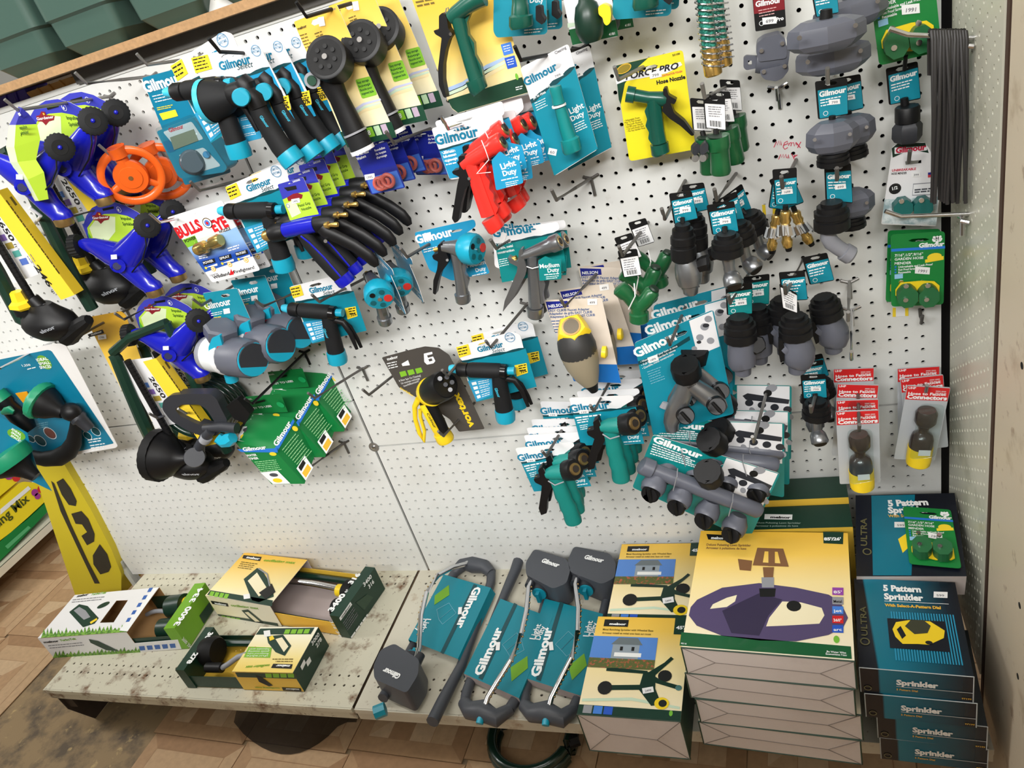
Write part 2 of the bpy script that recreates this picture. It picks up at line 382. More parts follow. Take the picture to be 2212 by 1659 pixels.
# top shelf board
PLY = mat('plywood_edge', (176, 138, 96), .75, 0, .4, 160); PLYT = mat('plywood_face', (150, 120, 84), .7, 0, .2, 25)
top = MB().box((-.05, .14, Z0 + .9335), (1.0, 0, 0), (0, .19, 0), (0, 0, .0075), PLYT, {'-v': PLY}).build('top_shelf_board'); tag(top, 'plywood top shelf board carrying the green tubs', 'shelf')
# perforated side panel and painted column on the right
SIDE = blot('side_panel_paint', (214, 213, 196), (176, 176, 158), .6, .1, 7, .35)
sx = 1.106
wr = MB().box((sx + .02, -.14, 1.15), (.003, 0, 0), (0, .16, 0), (0, 0, 1.0), DARK).build('wall_right', kind='structure')
to_side = lambda a, c, e: V((sx + .02 * 0 - e, a, c))
def stag(cx, cz): return (round(cx / IN * 2) + round(cz / IN * 2)) % 2 == 0
def perf_side():
    b = MB(); vs = []; fs = []; r = .0034; st = .0172; ro = .0127; y0, y1, zz0, zz1 = -.262, -.018, .19, 2.05
    ny = int((y1 - y0) / st); nz = int((zz1 - zz0) / ro)
    for i in range(ny):
        for j in range(nz):
            cy = y0 + (i + .5) * st; cz = zz0 + (j + .5) * ro; k = len(vs); h, g = st / 2, ro / 2
            if (i + j) % 2:
                vs.extend([V((sx, cy - h, cz - g)), V((sx, cy - h, cz + g)), V((sx, cy + h, cz + g)), V((sx, cy + h, cz - g))]); fs.append((k, k + 1, k + 2, k + 3)); continue
            vs.extend([V((sx, cy + h, cz + g)), V((sx, cy - h, cz + g)), V((sx, cy - h, cz - g)), V((sx, cy + h, cz - g))])
            for dx in (0, .003): vs.extend([V((sx + dx, cy + r * math.cos(t * .7854 + .3927), cz + r * math.sin(t * .7854 + .3927))) for t in range(8)])
            o = k + 4
            fs.extend([(k, o + 1, o), (k, k + 1, o + 2, o + 1), (k + 1, o + 3, o + 2), (k + 1, k + 2, o + 4, o + 3), (k + 2, o + 5, o + 4), (k + 2, k + 3, o + 6, o + 5), (k + 3, o + 7, o + 6), (k + 3, k, o, o + 7)])
            fs.extend([(o + t, o + (t + 1) % 8, o + 8 + (t + 1) % 8, o + 8 + t) for t in range(8)])
    return b.add(vs, fs, SIDE)
b = perf_side(); b.box((sx + .003, -.265, 1.12), (.003, 0, 0), (0, .003, 0), (0, 0, .93), SIDE); b.build('perforated_panel', wr, 'cream perforated steel side panel')
BEIGE = blot('beige_enamel', (222, 208, 184), (190, 172, 146), .66, .05, 6, .4, (140, 110, 84), 28, .5)
colu = MB().box((1.155, -.66, 1.1), (.05, 0, 0), (0, .36, 0), (0, 0, 1.1), BEIGE).box((1.12, -.275, 1.1), (.012, 0, 0), (0, .006, 0), (0, 0, 1.1), mat('brown_gap', (74, 52, 40), .7)).build('wall_right', kind='structure')
for q in ((2203, 1308), (2199, 1461), (2208, 790)):
    w = PX(q[0], q[1], 1.105); MB().tube([w + V((.002, 0, 0)), w + V((-.0006, 0, 0))], .0045, DARK, n=12).build('punched_hole', colu)
# floor of printed vinyl tiles
SUB = blot('worn_subfloor', (150, 128, 96), (96, 84, 70), .54, .08, 9, .8, (196, 170, 120), 22, .7)
W1 = mat('vinyl_oak_light', (196, 164, 128), .42, 0, .25, 60); W2 = mat('vinyl_oak_mid', (184, 149, 113), .42, 0, .25, 60); W3 = mat('vinyl_oak_dark', (168, 132, 98), .42, 0, .25, 60); W4 = mat('vinyl_oak_pale', (206, 177, 142), .42, 0, .25, 60)
floor = MB().box((-.3, -.6, -.006), (2.6, 0, 0), (0, 1.7, 0), (0, 0, .004), SUB).build('floor', kind='structure')
def tile_mesh(fl):
    b = MB(); t = .1492; w = .036; pl = Pl((0, 0, 0), V((1, 0, 0)), V((0, 1, 0)))
    b.box((0, 0, -.0008), (t, 0, 0), (0, t, 0), (0, 0, .0008), W3)
    def pol(ab, m, z=.0004): b.flat(pl, [(x, y) if fl else (y, x) for x, y in ab], m, z)
    e = t - .001
    pol([(-e, -e), (e, -e), (e - w, -e + w), (-e + w, -e + w)], W2); pol([(-e, e), (-e + w, e - w), (e - w, e - w), (e, e)], W3)
    pol([(-e, -e), (-e + w, -e + w), (-e + w, e - w), (-e, e)], W2); pol([(e, -e), (e, e), (e - w, e - w), (e - w, -e + w)], W1)
    i = e - w - .001; n = 4; ms = [W1, W4, W2, W1, W4, W3, W4, W1]
    for k in range(n):                                   # slanting strips meeting on the diagonal
        a0, a1 = -i + 2 * i * k / n, -i + 2 * i * (k + 1) / n - .0012
        pol([(a0, -i), (a1, -i), (a1, a1), (a0, a0)], ms[k]); pol([(-i, a0), (a0, a0), (a1, a1), (-i, a1)], ms[k + 4])
    return b
proto = [tile_mesh(1).build('tile'), tile_mesh(0).build('tile')]; ms = [p.data for p in proto]
for p in proto: bpy.data.objects.remove(p)
for i in range(-8, 5):
    for j in range(-3, 6):
        cx, cy = .086 + .15 + .3 * i, -.405 + .15 + .3 * j
        if cy > .6 and cx > -.9: continue
        if -1.45 < cx < -.95 and -.62 < cy < -.05: continue             # worn-out patch
        if cx < -1.2 and cy < -.35: continue
        o = bpy.data.objects.new('tile', ms[(i + j) % 2]); COL.objects.link(o); o.parent = floor; o.location = V((cx, cy, .0012)) - ORG['floor']; o.rotation_euler = (0, 0, math.radians(-2.2))
BGR = mat('blue_grey_patch', (128, 136, 146), .7, 0, .2, 20)
MB().box((-1.63, .42, .0025), (.16, .05, 0), (-.03, .10, 0), (0, 0, .0006), BGR).build('bare_patch', floor, 'bare blue-grey patch')
ceil = MB().box((-.3, -1.0, 3.25), (4, 0, 0), (0, 3.5, 0), (0, 0, .02), mat('ceiling_white', (225, 222, 215), .8)).build('ceiling', kind='structure')
# base decks
RUST = blot('rusty_enamel', (208, 204, 184), (112, 78, 50), .60, .07, 16, .55, (92, 62, 42), 70, .8)
RUST2 = blot('enamel_less_rust', (206, 201, 184), (150, 118, 84), .68, .07, 12, .55, (120, 92, 64), 60, .6)
ZD = Z0 - .383
for nm, x0, x1, m, fx, lb in (('base_deck', -1.045, -.105, RUST, .0, 'rusty cream steel deck under the opened sprinkler boxes'), ('base_deck', -.098, 1.095, RUST2, .5, 'cream steel deck under the box stacks and long sprinklers')):
    r = thing(nm, lb, 'shelf', ((x0 + x1) / 2, -.2, ZD), 'base decks')
    msk = lambda cx, cy: -.065 < cy < -.02 or -.365 < cy < -.31
    b = perforated(x0, x1, -.402, .0, fx, .2, .0033, lambda a, c, e: V((a, c, ZD + e)), .002, m, msk); b.build('deck_plate', r)
    b = MB(); b.box(((x0 + x1) / 2, -.404, ZD - .018), ((x1 - x0) / 2, 0, 0), (0, .002, 0), (0, 0, .018), m).box(((x0 + x1) / 2, -.4075, ZD - .006), ((x1 - x0) / 2, 0, 0), (0, .002, 0), (0, 0, .006), m).build('front_lip', r)
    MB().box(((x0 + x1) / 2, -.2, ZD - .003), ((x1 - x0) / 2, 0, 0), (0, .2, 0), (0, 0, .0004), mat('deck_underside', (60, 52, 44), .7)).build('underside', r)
IRON = mat('brown_iron', (74, 62, 54), .6, .3, .3, 30)
r = thing('deck_bracket', 'dark brown steel bracket holding the left end of the deck', 'bracket', (-1.04, -.2, 0))
pl = Pl((-1.043, 0, 0), V((0, -1, 0)), V((0, 0, 1)))
MB().sol(pl, [(.0, 0), (.36, 0), (.395, .09), (.398, ZD - .002), (0, ZD - .002)], IRON, -.003, .0).build('side_plate', r)
MB().box((-1.03, -.385, ZD - .05), (.02, 0, 0), (0, .003, 0), (0, .0, .045), IRON).build('front_tab', r)
MB().box((-.99, -.30, .07), (.006, 0, 0), (0, .004, 0), (0, .0, .07), IRON).box((-.99, -.285, .004), (.016, 0, 0), (0, .02, 0), (0, .0, .004), IRON).build('foot', r)
# ================================================================= left part of the board
def wheel(root, x, y, r, d, axis, hub=True, w=.85, name='wheel'):
    c = P(x, y, d); k = r * SW(c); a = V(axis).normalized(); h = k * w / 2; b = MB()
    b.tube([c - a * h, c - a * h * .8, c + a * h * .8, c + a * h], [k * .84, k, k, k * .84], RUB, n=44, rib=.07)
    b.tube([c + a * h * .6, c + a * h * 1.06], [k * .62, k * .55], BLKM, n=20)
    o = b.build(name, root)
    if hub: MB().ball(c + a * h * 1.05, k * .17, k * .17, k * .17, BLUE).build('hub_cap', o, 'blue hub cap')
    return o
LIME = mat('lime_print', (186, 222, 62), .4); LIMEW = mat('pale_lime_print', (224, 238, 190), .4); INDIGO = mat('indigo_print', (58, 62, 178), .4); MAROON = mat('maroon_print', (140, 28, 38), .45); LEAF = mat('leaf_print', (90, 180, 60), .45)
def dome_card(root, d):
    pl = D(d); b = MB(); o = [(180, 488), (187, 466), (199, 449), (220, 438), (245, 436), (270, 443), (298, 458), (326, 482), (318, 520), (270, 545), (215, 545), (192, 520)]
    b.out(pl, o, INDIGO, 0, .0008, edge=WHITE)
    b.pr(pl, [(189, 492), (205, 470), (226, 462), (252, 461), (276, 466), (300, 478), (314, 492), (308, 520), (270, 540), (215, 540), (194, 515)], LIME, .0011)
    b.pr(pl, [(194, 492), (208, 474), (232, 466), (250, 468), (250, 500), (230, 525), (205, 522)], LIMEW, .0013)
    b.pr(pl, [(200, 465), (207, 464), (211, 457), (218, 458), (221, 464), (238, 466), (236, 474), (226, 476), (219, 483), (212, 476), (203, 475)], MAROON, .0016)
    b.tx(pl, 'Gardener', (202, 473), (237, 470), WT, .0019, h=5.5); b.dot(pl, (216, 462), 2.2, GOLD, .0019)
    b.tx(pl, 'Impulse', (263, 474), (285, 475), mat('green_lettering', (50, 90, 30), .5), .0016, h=7.5); b.tx(pl, 'Sprinkler', (267, 486), (291, 487), mat('green_lettering', (50, 90, 30), .5), .0016, h=7.5)
    b.dot(pl, (258, 452), 5.5, WT, .0016, ry=6.5, ring=.14); b.tx(pl, '1', (256.5, 455), (259.5, 455), WT, .0016, h=5)
    b.pr(pl, [(222, 450), (246, 445), (247, 450), (224, 455)], BLKM, .0016); b.pr(pl, [(190, 500), (200, 515), (195, 522)], LEAF, .0016); b.pr(pl, [(212, 520), (225, 515), (226, 530), (214, 535)], LEAF, .0016)
    return b.build('hang_card', root, 'blue and lime printed dome card')
def blue_sprinkler(label, d):
    r = thing('impulse_sprinkler', label, 'sprinkler', P(240, 446, d - .03), 'blue impulse sprinklers')
    dome_card(r, d - .03)
    MB().tp([(174, 527, 9), (183, 528, 14), (205, 533, 20), (238, 547, 29), (262, 555, 33)], d, BLUE, n=20, e=.75).tp([(312, 494, 12), (306, 505, 19), (295, 524, 25), (278, 550, 33), (266, 558, 34)], d, BLUE, n=20, e=.75).tp([(262, 556, 34), (285, 580, 28), (308, 604, 23), (326, 618, 21), (330, 621, 23), (331, 623, 23)], d, BLUE, n=20, e=.8).build('body', r, 'glossy royal blue three-arm body')
    MB().tp([(258, 570, 17, d + .016), (254, 574, 16, d + .03), (253, 575, 11, d + .031), (256, 572, 8, d + .02)], d, BLUE, n=18).tp([(253, 575, 9, d + .0305), (253, 575, 8, d + .032)], d, mat('navy_recess', (12, 14, 70), .5), n=14).build('nozzle_boss', r)
    MB().tp([(331, 622, 17), (333, 627, 18), (338, 637, 17), (339, 639, 14)], d, BRASSD, n=20, rib=.05).build('brass_inlet', r)
    wheel(r, 166, 532, 24, d, (-.85, -.25, .1), hub=False); wheel(r, 318, 487, 26, d + .01, (.72, -.66, .1))
    b = MB(); sticker(b, D(d + .032), (246, 555), 13, 10, 4, '', 0); b.build('price_sticker', r)
    MB().tp([(312, 500, 1.6, d + .02), (316, 530, 1.6, d + .03), (308, 560, 1.6, d + .03), (285, 588, 1.6, d + .02)], d, BLKM, n=6).build('cable_tie', r)
    return r
d2 = .135
sp = blue_sprinkler('blue sprinkler with dome card, front one on the middle left hook', d2)
def spd(label, x, y, d, rot=(0, 0, 0), skip=()): return dup(sp, label, shift(321, 486, d2, x, y, d), rot, skip=skip)
spd('blue sprinkler behind the front one on the middle left hook', 375, 457, .07)
spd('blue sprinkler above the green hose coil, front one on its hook', 430, 690, .135)
spd('blue sprinkler mostly hidden behind a teal tap timer card', 486, 660, .06)
spd('blue sprinkler on the top left hook, between its two neighbours', 205, 263, .15)
spd('blue sprinkler farthest back on the top left hook by the orange rings', 254, 245, .085)
s1 = spd('blue sprinkler turned sideways behind a curled lime card, top left hook', 131, 300, .20, (0, 8, 0), skip=('hang_card',))
b = MB(); vs = []; pts = [((40, 231), (14, 320)), ((52, 232), (28, 330)), ((68, 252), (38, 345)), ((80, 275), (48, 360)), ((88, 302), (58, 372))]
L1 = [(40, 230), (20, 270), (13, 318), (22, 350), (45, 390), (74, 434)]; L2 = [(47, 233), (34, 270), (31, 318), (38, 350), (60, 388), (84, 434)]; L3 = [(62, 246), (80, 268), (87, 300), (78, 345), (95, 372), (105, 430)]
ds = (.225, .232, .215)
g = [[P(x, y, dd) for x, y in l] for l, dd in zip((L1, L2, L3), (.215, .24, .225))]
for k in range(2):
    for i in range(5): b.add([g[k][i], g[k][i + 1], g[k + 1][i + 1], g[k + 1][i]], [(0, 1, 2, 3)], INDIGO if i == 0 else (LIME if k else LIMEW))
o = b.build('hang_card', s1, 'curled lime and blue printed card'); o.parent = s1
def fixlocal(o, root):           # part added to a turned copy: keep it where it was built
    o.matrix_parent_inverse = (Matrix.Translation(root.location) @ root.rotation_euler.to_matrix().to_4x4()).inverted() @ Matrix.Translation(root.location)
fixlocal(o, s1)
pl = YAW(60, 300, .236, 8); b = MB(); gl = mat('green_lettering', (50, 90, 30), .5); b.tx(pl, 'Impulse', (43, 280), (62, 276), gl, .002, h=8); b.tx(pl, 'Sprinkler', (44, 292), (66, 287), gl, .002, h=8); b.tx(pl, '1', (44, 250), (48, 248), WT, .002, h=6)
fixlocal(b.build('lettering', s1), s1)
hook((240, 208), (38, 238), 'hook of the top left sprinklers', STEEL, d=.235); hook((300, 428), (140, 472), 'hook of the middle left sprinklers', d=.17); hook((425, 610), (268, 690), 'hook of the lower left sprinkler beside the teal timers', d=.18)
# orange ring sprinklers
def ring_sprinkler(label, cx, cy, d):
    r = thing('ring_sprinkler', label, 'sprinkler', P(cx, 322, d), 'orange ring sprinklers'); c = P(cx, cy, d); k = SW(c); pts = []
    u, v = V((.86, .5, 0)).normalized(), V((.10, -.17, .98)).normalized()
    for i in range(40):
        a = 2 * math.pi * i / 40; pts.append(c + u * (math.cos(a) * 60 * k) + v * (math.sin(a) * 56 * k))
    MB().tube(pts, 9.5 * k, ORANGE, n=12, closed=True, e=.6).build('ring_base', r)
    n = u.cross(v).normalized(); n = n if n.y < 0 else -n
    MB().tube([c - n * .012, c + n * .006, c + n * .010, c + n * .0105, c + n * .012, c + n * .0125], [32 * k, 36 * k, 34 * k, 24 * k, 23 * k, 0.001], ORANGE, n=28).build('spray_head', r)
    MB().tube([c + n * .0128, c + n * .0132], 5 * k, mat('bronze_dot', (120, 80, 40), .5), n=12).build('spray_hole', r)
    MB().tube([c + v * 20 * k, c + v * 46 * k], 13 * k, ORANGE, n=16).tube([c + v * 44 * k, c + v * 62 * k, c + v * 66 * k, c + v * 66.2 * k, c + v * 60 * k], [18 * k, 19 * k, 20 * k, 16 * k, 15 * k], ORANGE, n=20).build('inlet', r)
    for a in (200, 320, 90):
        e = u * math.cos(math.radians(a)) + v * math.sin(math.radians(a)); MB().tube([c + e * 28 * k, c + e * 56 * k], [9 * k, 7 * k], ORANGE, n=10, e=.6).build('spoke', r)
    return r
rs = ring_sprinkler('orange metal ring sprinkler in front of its twin', 284, 380, .12); dup(rs, 'orange metal ring sprinkler half hidden behind its twin and the digital timer', shift(284, 380, .12, 348, 372, .06))
hook((350, 320), (236, 333), 'hook of the orange ring sprinklers', STEEL, d=.14)
# oscillating sprinklers with yellow sleeves
SLEEVE = mat('yellow_sleeve', (246, 214, 58), .4); SLEEVE2 = mat('yellow_sleeve_side', (240, 204, 50), .4)
def osc(label, d):
    r = thing('oscillating_sprinkler', label, 'sprinkler', P(20, 330, d), 'hanging oscillating sprinklers')
    MB().tp([(20, 325, 11), (60, 400, 12), (120, 520, 13), (165, 610, 14), (200, 668, 13)], d - .02, DGREEN, n=8).build('frame_rail', r)
    MB().tp([(-95, 415, 12), (-86, 425, 14), (-50, 500, 15), (-5, 590, 16), (48, 690, 15), (70, 700, 14)], d, DGREEN, n=8).build('frame_rail', r)
    MB().tp([(-95, 412, 12), (-60, 370, 11, d - .01), (20, 325, 11, d - .02)], d, DGREEN, n=8).build('top_bar', r)
    b = MB()
    for i in range(24):
        t = i / 23; b.tp([(-62 + 134 * t - 2.4, 430 + 220 * t - 4, 8.5), (-62 + 134 * t + 2.6, 430 + 220 * t + 4.2, 8.5)], d + .012, BLACK, n=10)
    b.tp([(-64, 427, 7), (74, 654, 8)], d + .012, BLACK, n=10).build('spray_tube', r, 'ridged black spray tube')
    pl = D(d - .005); b = MB(); b.out(pl, [(-75, 436), (-5, 418), (84, 592), (30, 612)], WHITE, 0, .001)
    for k, m in enumerate((mat('print_blue', (80, 130, 210), .4), mat('print_violet', (130, 100, 180), .4), mat('print_olive', (170, 150, 60), .4), mat('print_teal2', (90, 170, 160), .4), mat('print_blue2', (90, 120, 200), .4))):
        x, y = -20 + 15.5 * k, 492 + 17 * k; b.pr(pl, [(x, y), (x + 15, y - 4), (x + 22, y + 9), (x + 7, y + 13)], m, .0014)
    b.build('picture_card', r)
    b = MB(); A = [(5, 420), (-24, 418), (131, 648), (163, 636)]; q = P(163, 636, d + .02); w = P(181, 625, d - .002)
    pl = D(d + .02); b.out(pl, [(-5, 412), (-32, 424), (132, 648), (161, 637)], SLEEVE, -.001, 0)
    e1, e2 = P(-5, 412, d + .02), P(161, 637, d + .02); f1, f2 = P(16, 405, d - .005), P(181, 626, d - .005); b.add([e1, e2, f2, f1], [(0, 1, 2, 3)], SLEEVE2)
    b.tx(pl, '2650', (-14, 466), (25, 522), BLKT, .0006, h=15, bold=.03); b.tx(pl, 'ft²', (29, 527), (38, 541), BLKT, .0006, h=9, bold=0)
    b.tx(pl, '246', (73, 574), (106, 621), BLKT, .0006, h=15, bold=.03); b.tx(pl, 'm²', (110, 626), (119, 639), BLKT, .0006, h=9, bold=0); b.ln(pl, (66, 548), (78, 566), 2, (-6, 4), INK, 1.6, .0006)
    ps = Pl((e1 + e2) / 2, (e2 - e1), (f1 - e1)); b.ln(ps, (24, 424), (145, 592), 1, (-4, 3), mat('brown_print', (110, 92, 30), .5), 5, .0006, 0); b.ln(ps, (14, 432), (130, 592), 1, (-3, 3), mat('brown_print', (110, 92, 30), .5), 3, .0006, 0)
    b.pr(ps, [(137, 597), (150, 593), (170, 618), (160, 624)], BLKT, .0006); b.build('sleeve', r, 'yellow cardboard sleeve with black figures')
    b = MB(); b.tp([(88, 655, 26), (94, 668, 42), (102, 684, 64), (108, 696, 69), (113, 706, 66), (118, 716, 56), (123, 726, 40)], d + .01, BLACK, n=28, e=.6)
    pl = YAW(96, 714, d + .055, 14, 20); b.tx(pl, 'melnor', (79, 725), (122, 708), mat('pale_lettering', (190, 196, 206), .5), .001, bold=.03, h=9); b.pr(pl, [(68, 722), (77, 718), (79, 726), (70, 730)], mat('pale_lettering', (190, 196, 206), .5), .001)
    b.build('motor_housing', r)
    MB().tp([(138, 730, 10), (142, 728, 20), (152, 720, 22), (158, 716, 19), (170, 706, 17), (184, 696, 15), (192, 690, 10)], d + .01, BLKM, n=18, rib=.08).build('hose_coupling', r)
    MB().tp([(34, 630, 13), (43, 648, 16), (45, 652, 25), (49, 660, 26), (50, 663, 22)], d + .02, YELP, n=6).build('flow_knob', r, 'yellow flow knob')
    MB().tp([(52, 664, 22), (58, 676, 22)], d + .015, BLKM, n=18).tp([(70, 645, 14), (98, 672, 15)], d + .012, BLACK, n=14).build('knob_collar', r)
    MB().tp([(96, 672, 14, d + .013), (104, 668, 14, d + .013)], d, GREYL, n=14).build('ring_seal', r)
    return r
oc = osc('hanging sprinkler with yellow 2650 sleeve nearest the left edge', .17)
dup(oc, 'hanging sprinkler with yellow sleeve behind the blue sprinklers, upper left', shift(45, 655, .17, 176, 578, .06))
o3 = dup(oc, 'hanging sprinkler with yellow 2650 sleeve on the gold card, lower left', shift(45, 655, .17, 348, 960, .16))
dup(oc, 'hanging sprinkler showing only its sleeve behind the lower left one', shift(45, 655, .17, 398, 930, .05), skip=('hose_coupling',))
GOLDC = grad('gold_card_print', [(0, (250, 240, 205)), (.45, (246, 205, 80)), (1, (222, 168, 40))], 'Z', -.20, .02)
pl = D(.075); b = MB(); b.out(pl, [(188, 692), (196, 684), (262, 672), (272, 680), (350, 905), (300, 915)], GOLDC, 0, .001, .004)
b.pr(pl, [(190, 722), (222, 711), (226, 719), (194, 728)], BLKT, .0014); b.tx(pl, 'melnor', (199, 724), (222, 717), WT, .0016, h=5); sticker(b, pl, (222, 727), 18, 10, 8, '1799')
o = b.build('gold_card', None); o['label'] = 'x'; bpy.data.objects.remove(o)
b.build('gold_card', o3, 'golden hang card')
hook((275, 668), (170, 727), 'hook through the gold sprinkler card', d=.15); hook((60, 505), (88, 466), 'white hook end in front of the green sprinkler frame', STICK, d=.2, plate=False)
# garden sprayer sets on teal and white cards, far left
BADGE = mat('badge_green', (110, 168, 50), .4)
def sprayer_card(label, d):
    r = thing('sprayer_set', label, 'sprayer', P(40, 775, d), 'sprayer sets on teal cards'); pl = D(d); b = MB()
    b.out(pl, [(-90, 790), (0, 766), (119, 742), (142, 743), (255, 963), (250, 967), (174, 980), (-20, 1012), (-60, 1015)], PAPER, 0, .0012, .004)
    b.pr(pl, [(-85, 800), (0, 776), (104, 755), (112, 757), (247, 957), (172, 974), (-20, 1005), (-55, 1008)], mat('petrol_card', (14, 120, 152), .35), .0015, .004)
    b.dot(pl, (97, 782), 18, BADGE, .0018, ry=18)
    for k, (t, x) in enumerate((('IDEAL', 82), ('SMALL', 87), ('SPACES', 89))): b.tx(pl, t, (x, 780 + k * 8 + 0), (x + 24, 776 + k * 8.5), WT, .0021, h=7, bold=.03)
    b.tx(pl, '1,250', (50, 791), (68, 789), WT, .0018, h=5); b.ln(pl, (60, 796), (80, 791), 1, (1, 4), WT, 2)
    for x, y, q in ((109, 935, 16), (88, 951, 15), (68, 947, 10), (190, 940, 11), (208, 931, 12)): b.dot(pl, (x, y), q, WT, .0018, ring=.1); b.dot(pl, (x, y), q * .85, mat('red_brown_print', (120, 70, 60), .5) if x == 109 else TEALD, .0017)
    b.ln(pl, (190, 949), (220, 944), 2, (2, 5), WT, 2.4); b.ln(pl, (195, 961), (228, 956), 3, (2, 5), WT, 2.2); b.ln(pl, (80, 915), (105, 910), 3, (2, 4), mat('pale_teal_print', (120, 180, 200), .5), 1.8)
    b.build('card', r)
    MB().tp([(160, 880, 9), (163, 905, 10), (163, 930, 14), (160, 955, 17), (148, 975, 19), (125, 989, 20), (95, 992, 18), (60, 985, 16), (20, 970, 15)], d + .022, BLKM, n=16, e=.7).build('clamp_arm', r, 'black curved clamp arm')
    MB().tp([(78, 860, 37), (82, 862, 42), (92, 868, 42), (96, 870, 38)], d + .035, mat('sprayer_green', (24, 140, 100), .4), n=36, rib=.03).build('spray_face', r, 'green ribbed spray face')
    MB().tp([(95, 869, 38), (112, 878, 30), (128, 886, 18), (138, 891, 14)], d + .033, BLACK, n=24).build('spray_cone', r)
    c = P(154, 890, d + .03); k = SW(c); MB().ball(c, 23 * k, 20 * k, 21 * k, BLACK).build('ball_joint', r)
    MB().tp([(166, 900, 17), (172, 905, 18), (176, 908, 14), (190, 922, 12), (195, 927, 11)], d + .028, CHARD, n=18).build('hose_thread', r)
    MB().tp([(-8, 852, 19), (12, 872, 20), (16, 876, 17), (40, 900, 19), (58, 918, 18), (68, 928, 12)], d + .028, BLACK, n=18).tp([(-10, 850, 20), (6, 866, 21)], d + .028, mat('sprayer_green', (24, 140, 100), .4), n=18).build('sprayer_grip', r)
    SOL(r, 'orange_tag', mat('orange_tag', (232, 160, 30), .4), [(33, 850), (57, 846), (69, 866), (58, 880)], d + .004, d + .006)
    MB().tp([(4, 893, 4), (14, 888, 9), (24, 886, 11), (30, 890, 6)], d + .05, mat('sprayer_green', (24, 140, 100), .4), n=12, e=.5).build('lever', r)
    return r
sprayer_card('sprayer set on teal card with white border, far left', .10)
r = thing('sprayer_set', 'sprayer set on teal card cut off by the left edge, nearest the viewer', 'sprayer', P(0, 900, .2), 'sprayer sets on teal cards'); pl = YAW(40, 960, .2, -14); b = MB()
b.out(pl, [(-60, 870), (0, 899), (60, 935), (66, 965), (80, 1010), (112, 1060), (50, 1030), (-60, 985)], mat('petrol_card', (14, 120, 152), .35), 0, .001); b.dot(pl, (36, 938), 19, BADGE, .0013, ry=14, ang=-35)
for k, t in enumerate(('IDEAL', 'SMALL', 'SPACES')): b.tx(pl, t, (25 - k, 927 + k * 7), (46 - k * .5, 941 + k * 7), WT, .0016, h=6, bold=.03)
b.build('card', r)
MB().tp([(8, 978, 37), (12, 982, 46), (26, 994, 46), (32, 1000, 42)], .235, mat('sprayer_green', (24, 140, 100), .4), n=36, rib=.03).build('spray_face', r, 'green ribbed spray face')
MB().tp([(30, 999, 42), (48, 1010, 24), (60, 1018, 17), (72, 1026, 13), (78, 1030, 11)], .232, BLACK, n=22).build('spray_cone', r)
hook((120, 735), (0, 796), 'hook of the teal sprayer cards', CHROME, d=.20)
# coil hose with spray head, hanging below
HOSE = mat('coil_hose_green', (18, 44, 34), .25, coat=.3)
r = thing('coil_hose_set', 'dark green coil hose with black handle and shower head hanging on hooks', 'hose', P(430, 840, .08))
b = MB()
for k in range(7):
    q = []; dd = .03 + .019 * k
    for i in range(36):
        a = 2 * math.pi * i / 36; c = P(470 - 9 * k, 862 + 5 * k, dd); s = SW(c); q.append(c + V((math.cos(a) * 74 * s, 0, math.sin(a) * 58 * s)))
    b.tube(q, 8.4 * S(450, 870, .1), HOSE, n=10, closed=True)
b.build('hose_coil', r)
d = .19; pts = [(350, 884), (352, 866), (368, 854), (400, 851), (455, 851), (468, 862), (476, 880), (492, 910), (470, 940), (440, 944), (400, 928), (370, 910)]
pl = D(d); b = MB(); ab = [pl.ab(x, y) for x, y in pts]; inn = [pl.ab(x, y) for x, y in [(378, 884), (392, 874), (430, 874), (446, 884), (464, 912), (452, 924), (420, 914), (388, 898)]]
b.sol(pl, rounded(ab, .008), CHARD, -.022, 0, [rounded(inn, .005)]).build('handle_frame', r, 'charcoal D-shaped handle', bev=.003)
SOL(r, 'latch_plate', BLKM, [(488, 878), (512, 862), (540, 895), (530, 915), (505, 905)], d - .02, d - .002, .003)
MB().tp([(442, 925, 9), (480, 922, 11), (512, 925, 12)], d + .005, CHARD, n=14).build('valve_pipe', r)
MB().tp([(470, 945, 12), (482, 953, 14), (495, 950, 16), (503, 945, 12)], d + .012, AQUA, n=8).build('valve_knob', r, 'aqua valve knob')
MB().tp([(456, 930, 10), (440, 948, 11), (432, 962, 11), (428, 975, 14)], d + .01, CHARD, n=14).tp([(447, 943, 12.5), (441, 951, 12.5)], d + .01, GREYL, n=16).build('swivel_neck', r)
MB().tp([(424, 985, 20, d - .005), (420, 988, 22, d + .03), (420, 988, 21, d + .032)], d, CHARD, n=24).build('swivel_joint', r)
MB().tp([(405, 990, 9), (396, 991, 14), (385, 990, 26), (370, 988, 44), (354, 985, 54), (350, 984, 56)], d + .01, BLACK, n=32, e=.95).build('shower_cone', r)
MB().tp([(352, 985, 57), (334, 982, 57), (330, 981, 52), (329, 981, 20)], d + .01, BLKM, n=48, e=.95, rib=.02).build('shower_rim', r, 'ribbed black shower rim')
MB().tp([(330, 960, 8), (344, 945, 10), (356, 940, 12), (368, 948, 8)], d - .02, YELP, n=8).build('yellow_clip', r)
hook((395, 885), (340, 903), 'hook end left of the coil hose handle', d=.2, plate=False); hook((450, 880), (402, 893), 'hook end inside the coil hose handle', STEEL, d=.2, plate=False)
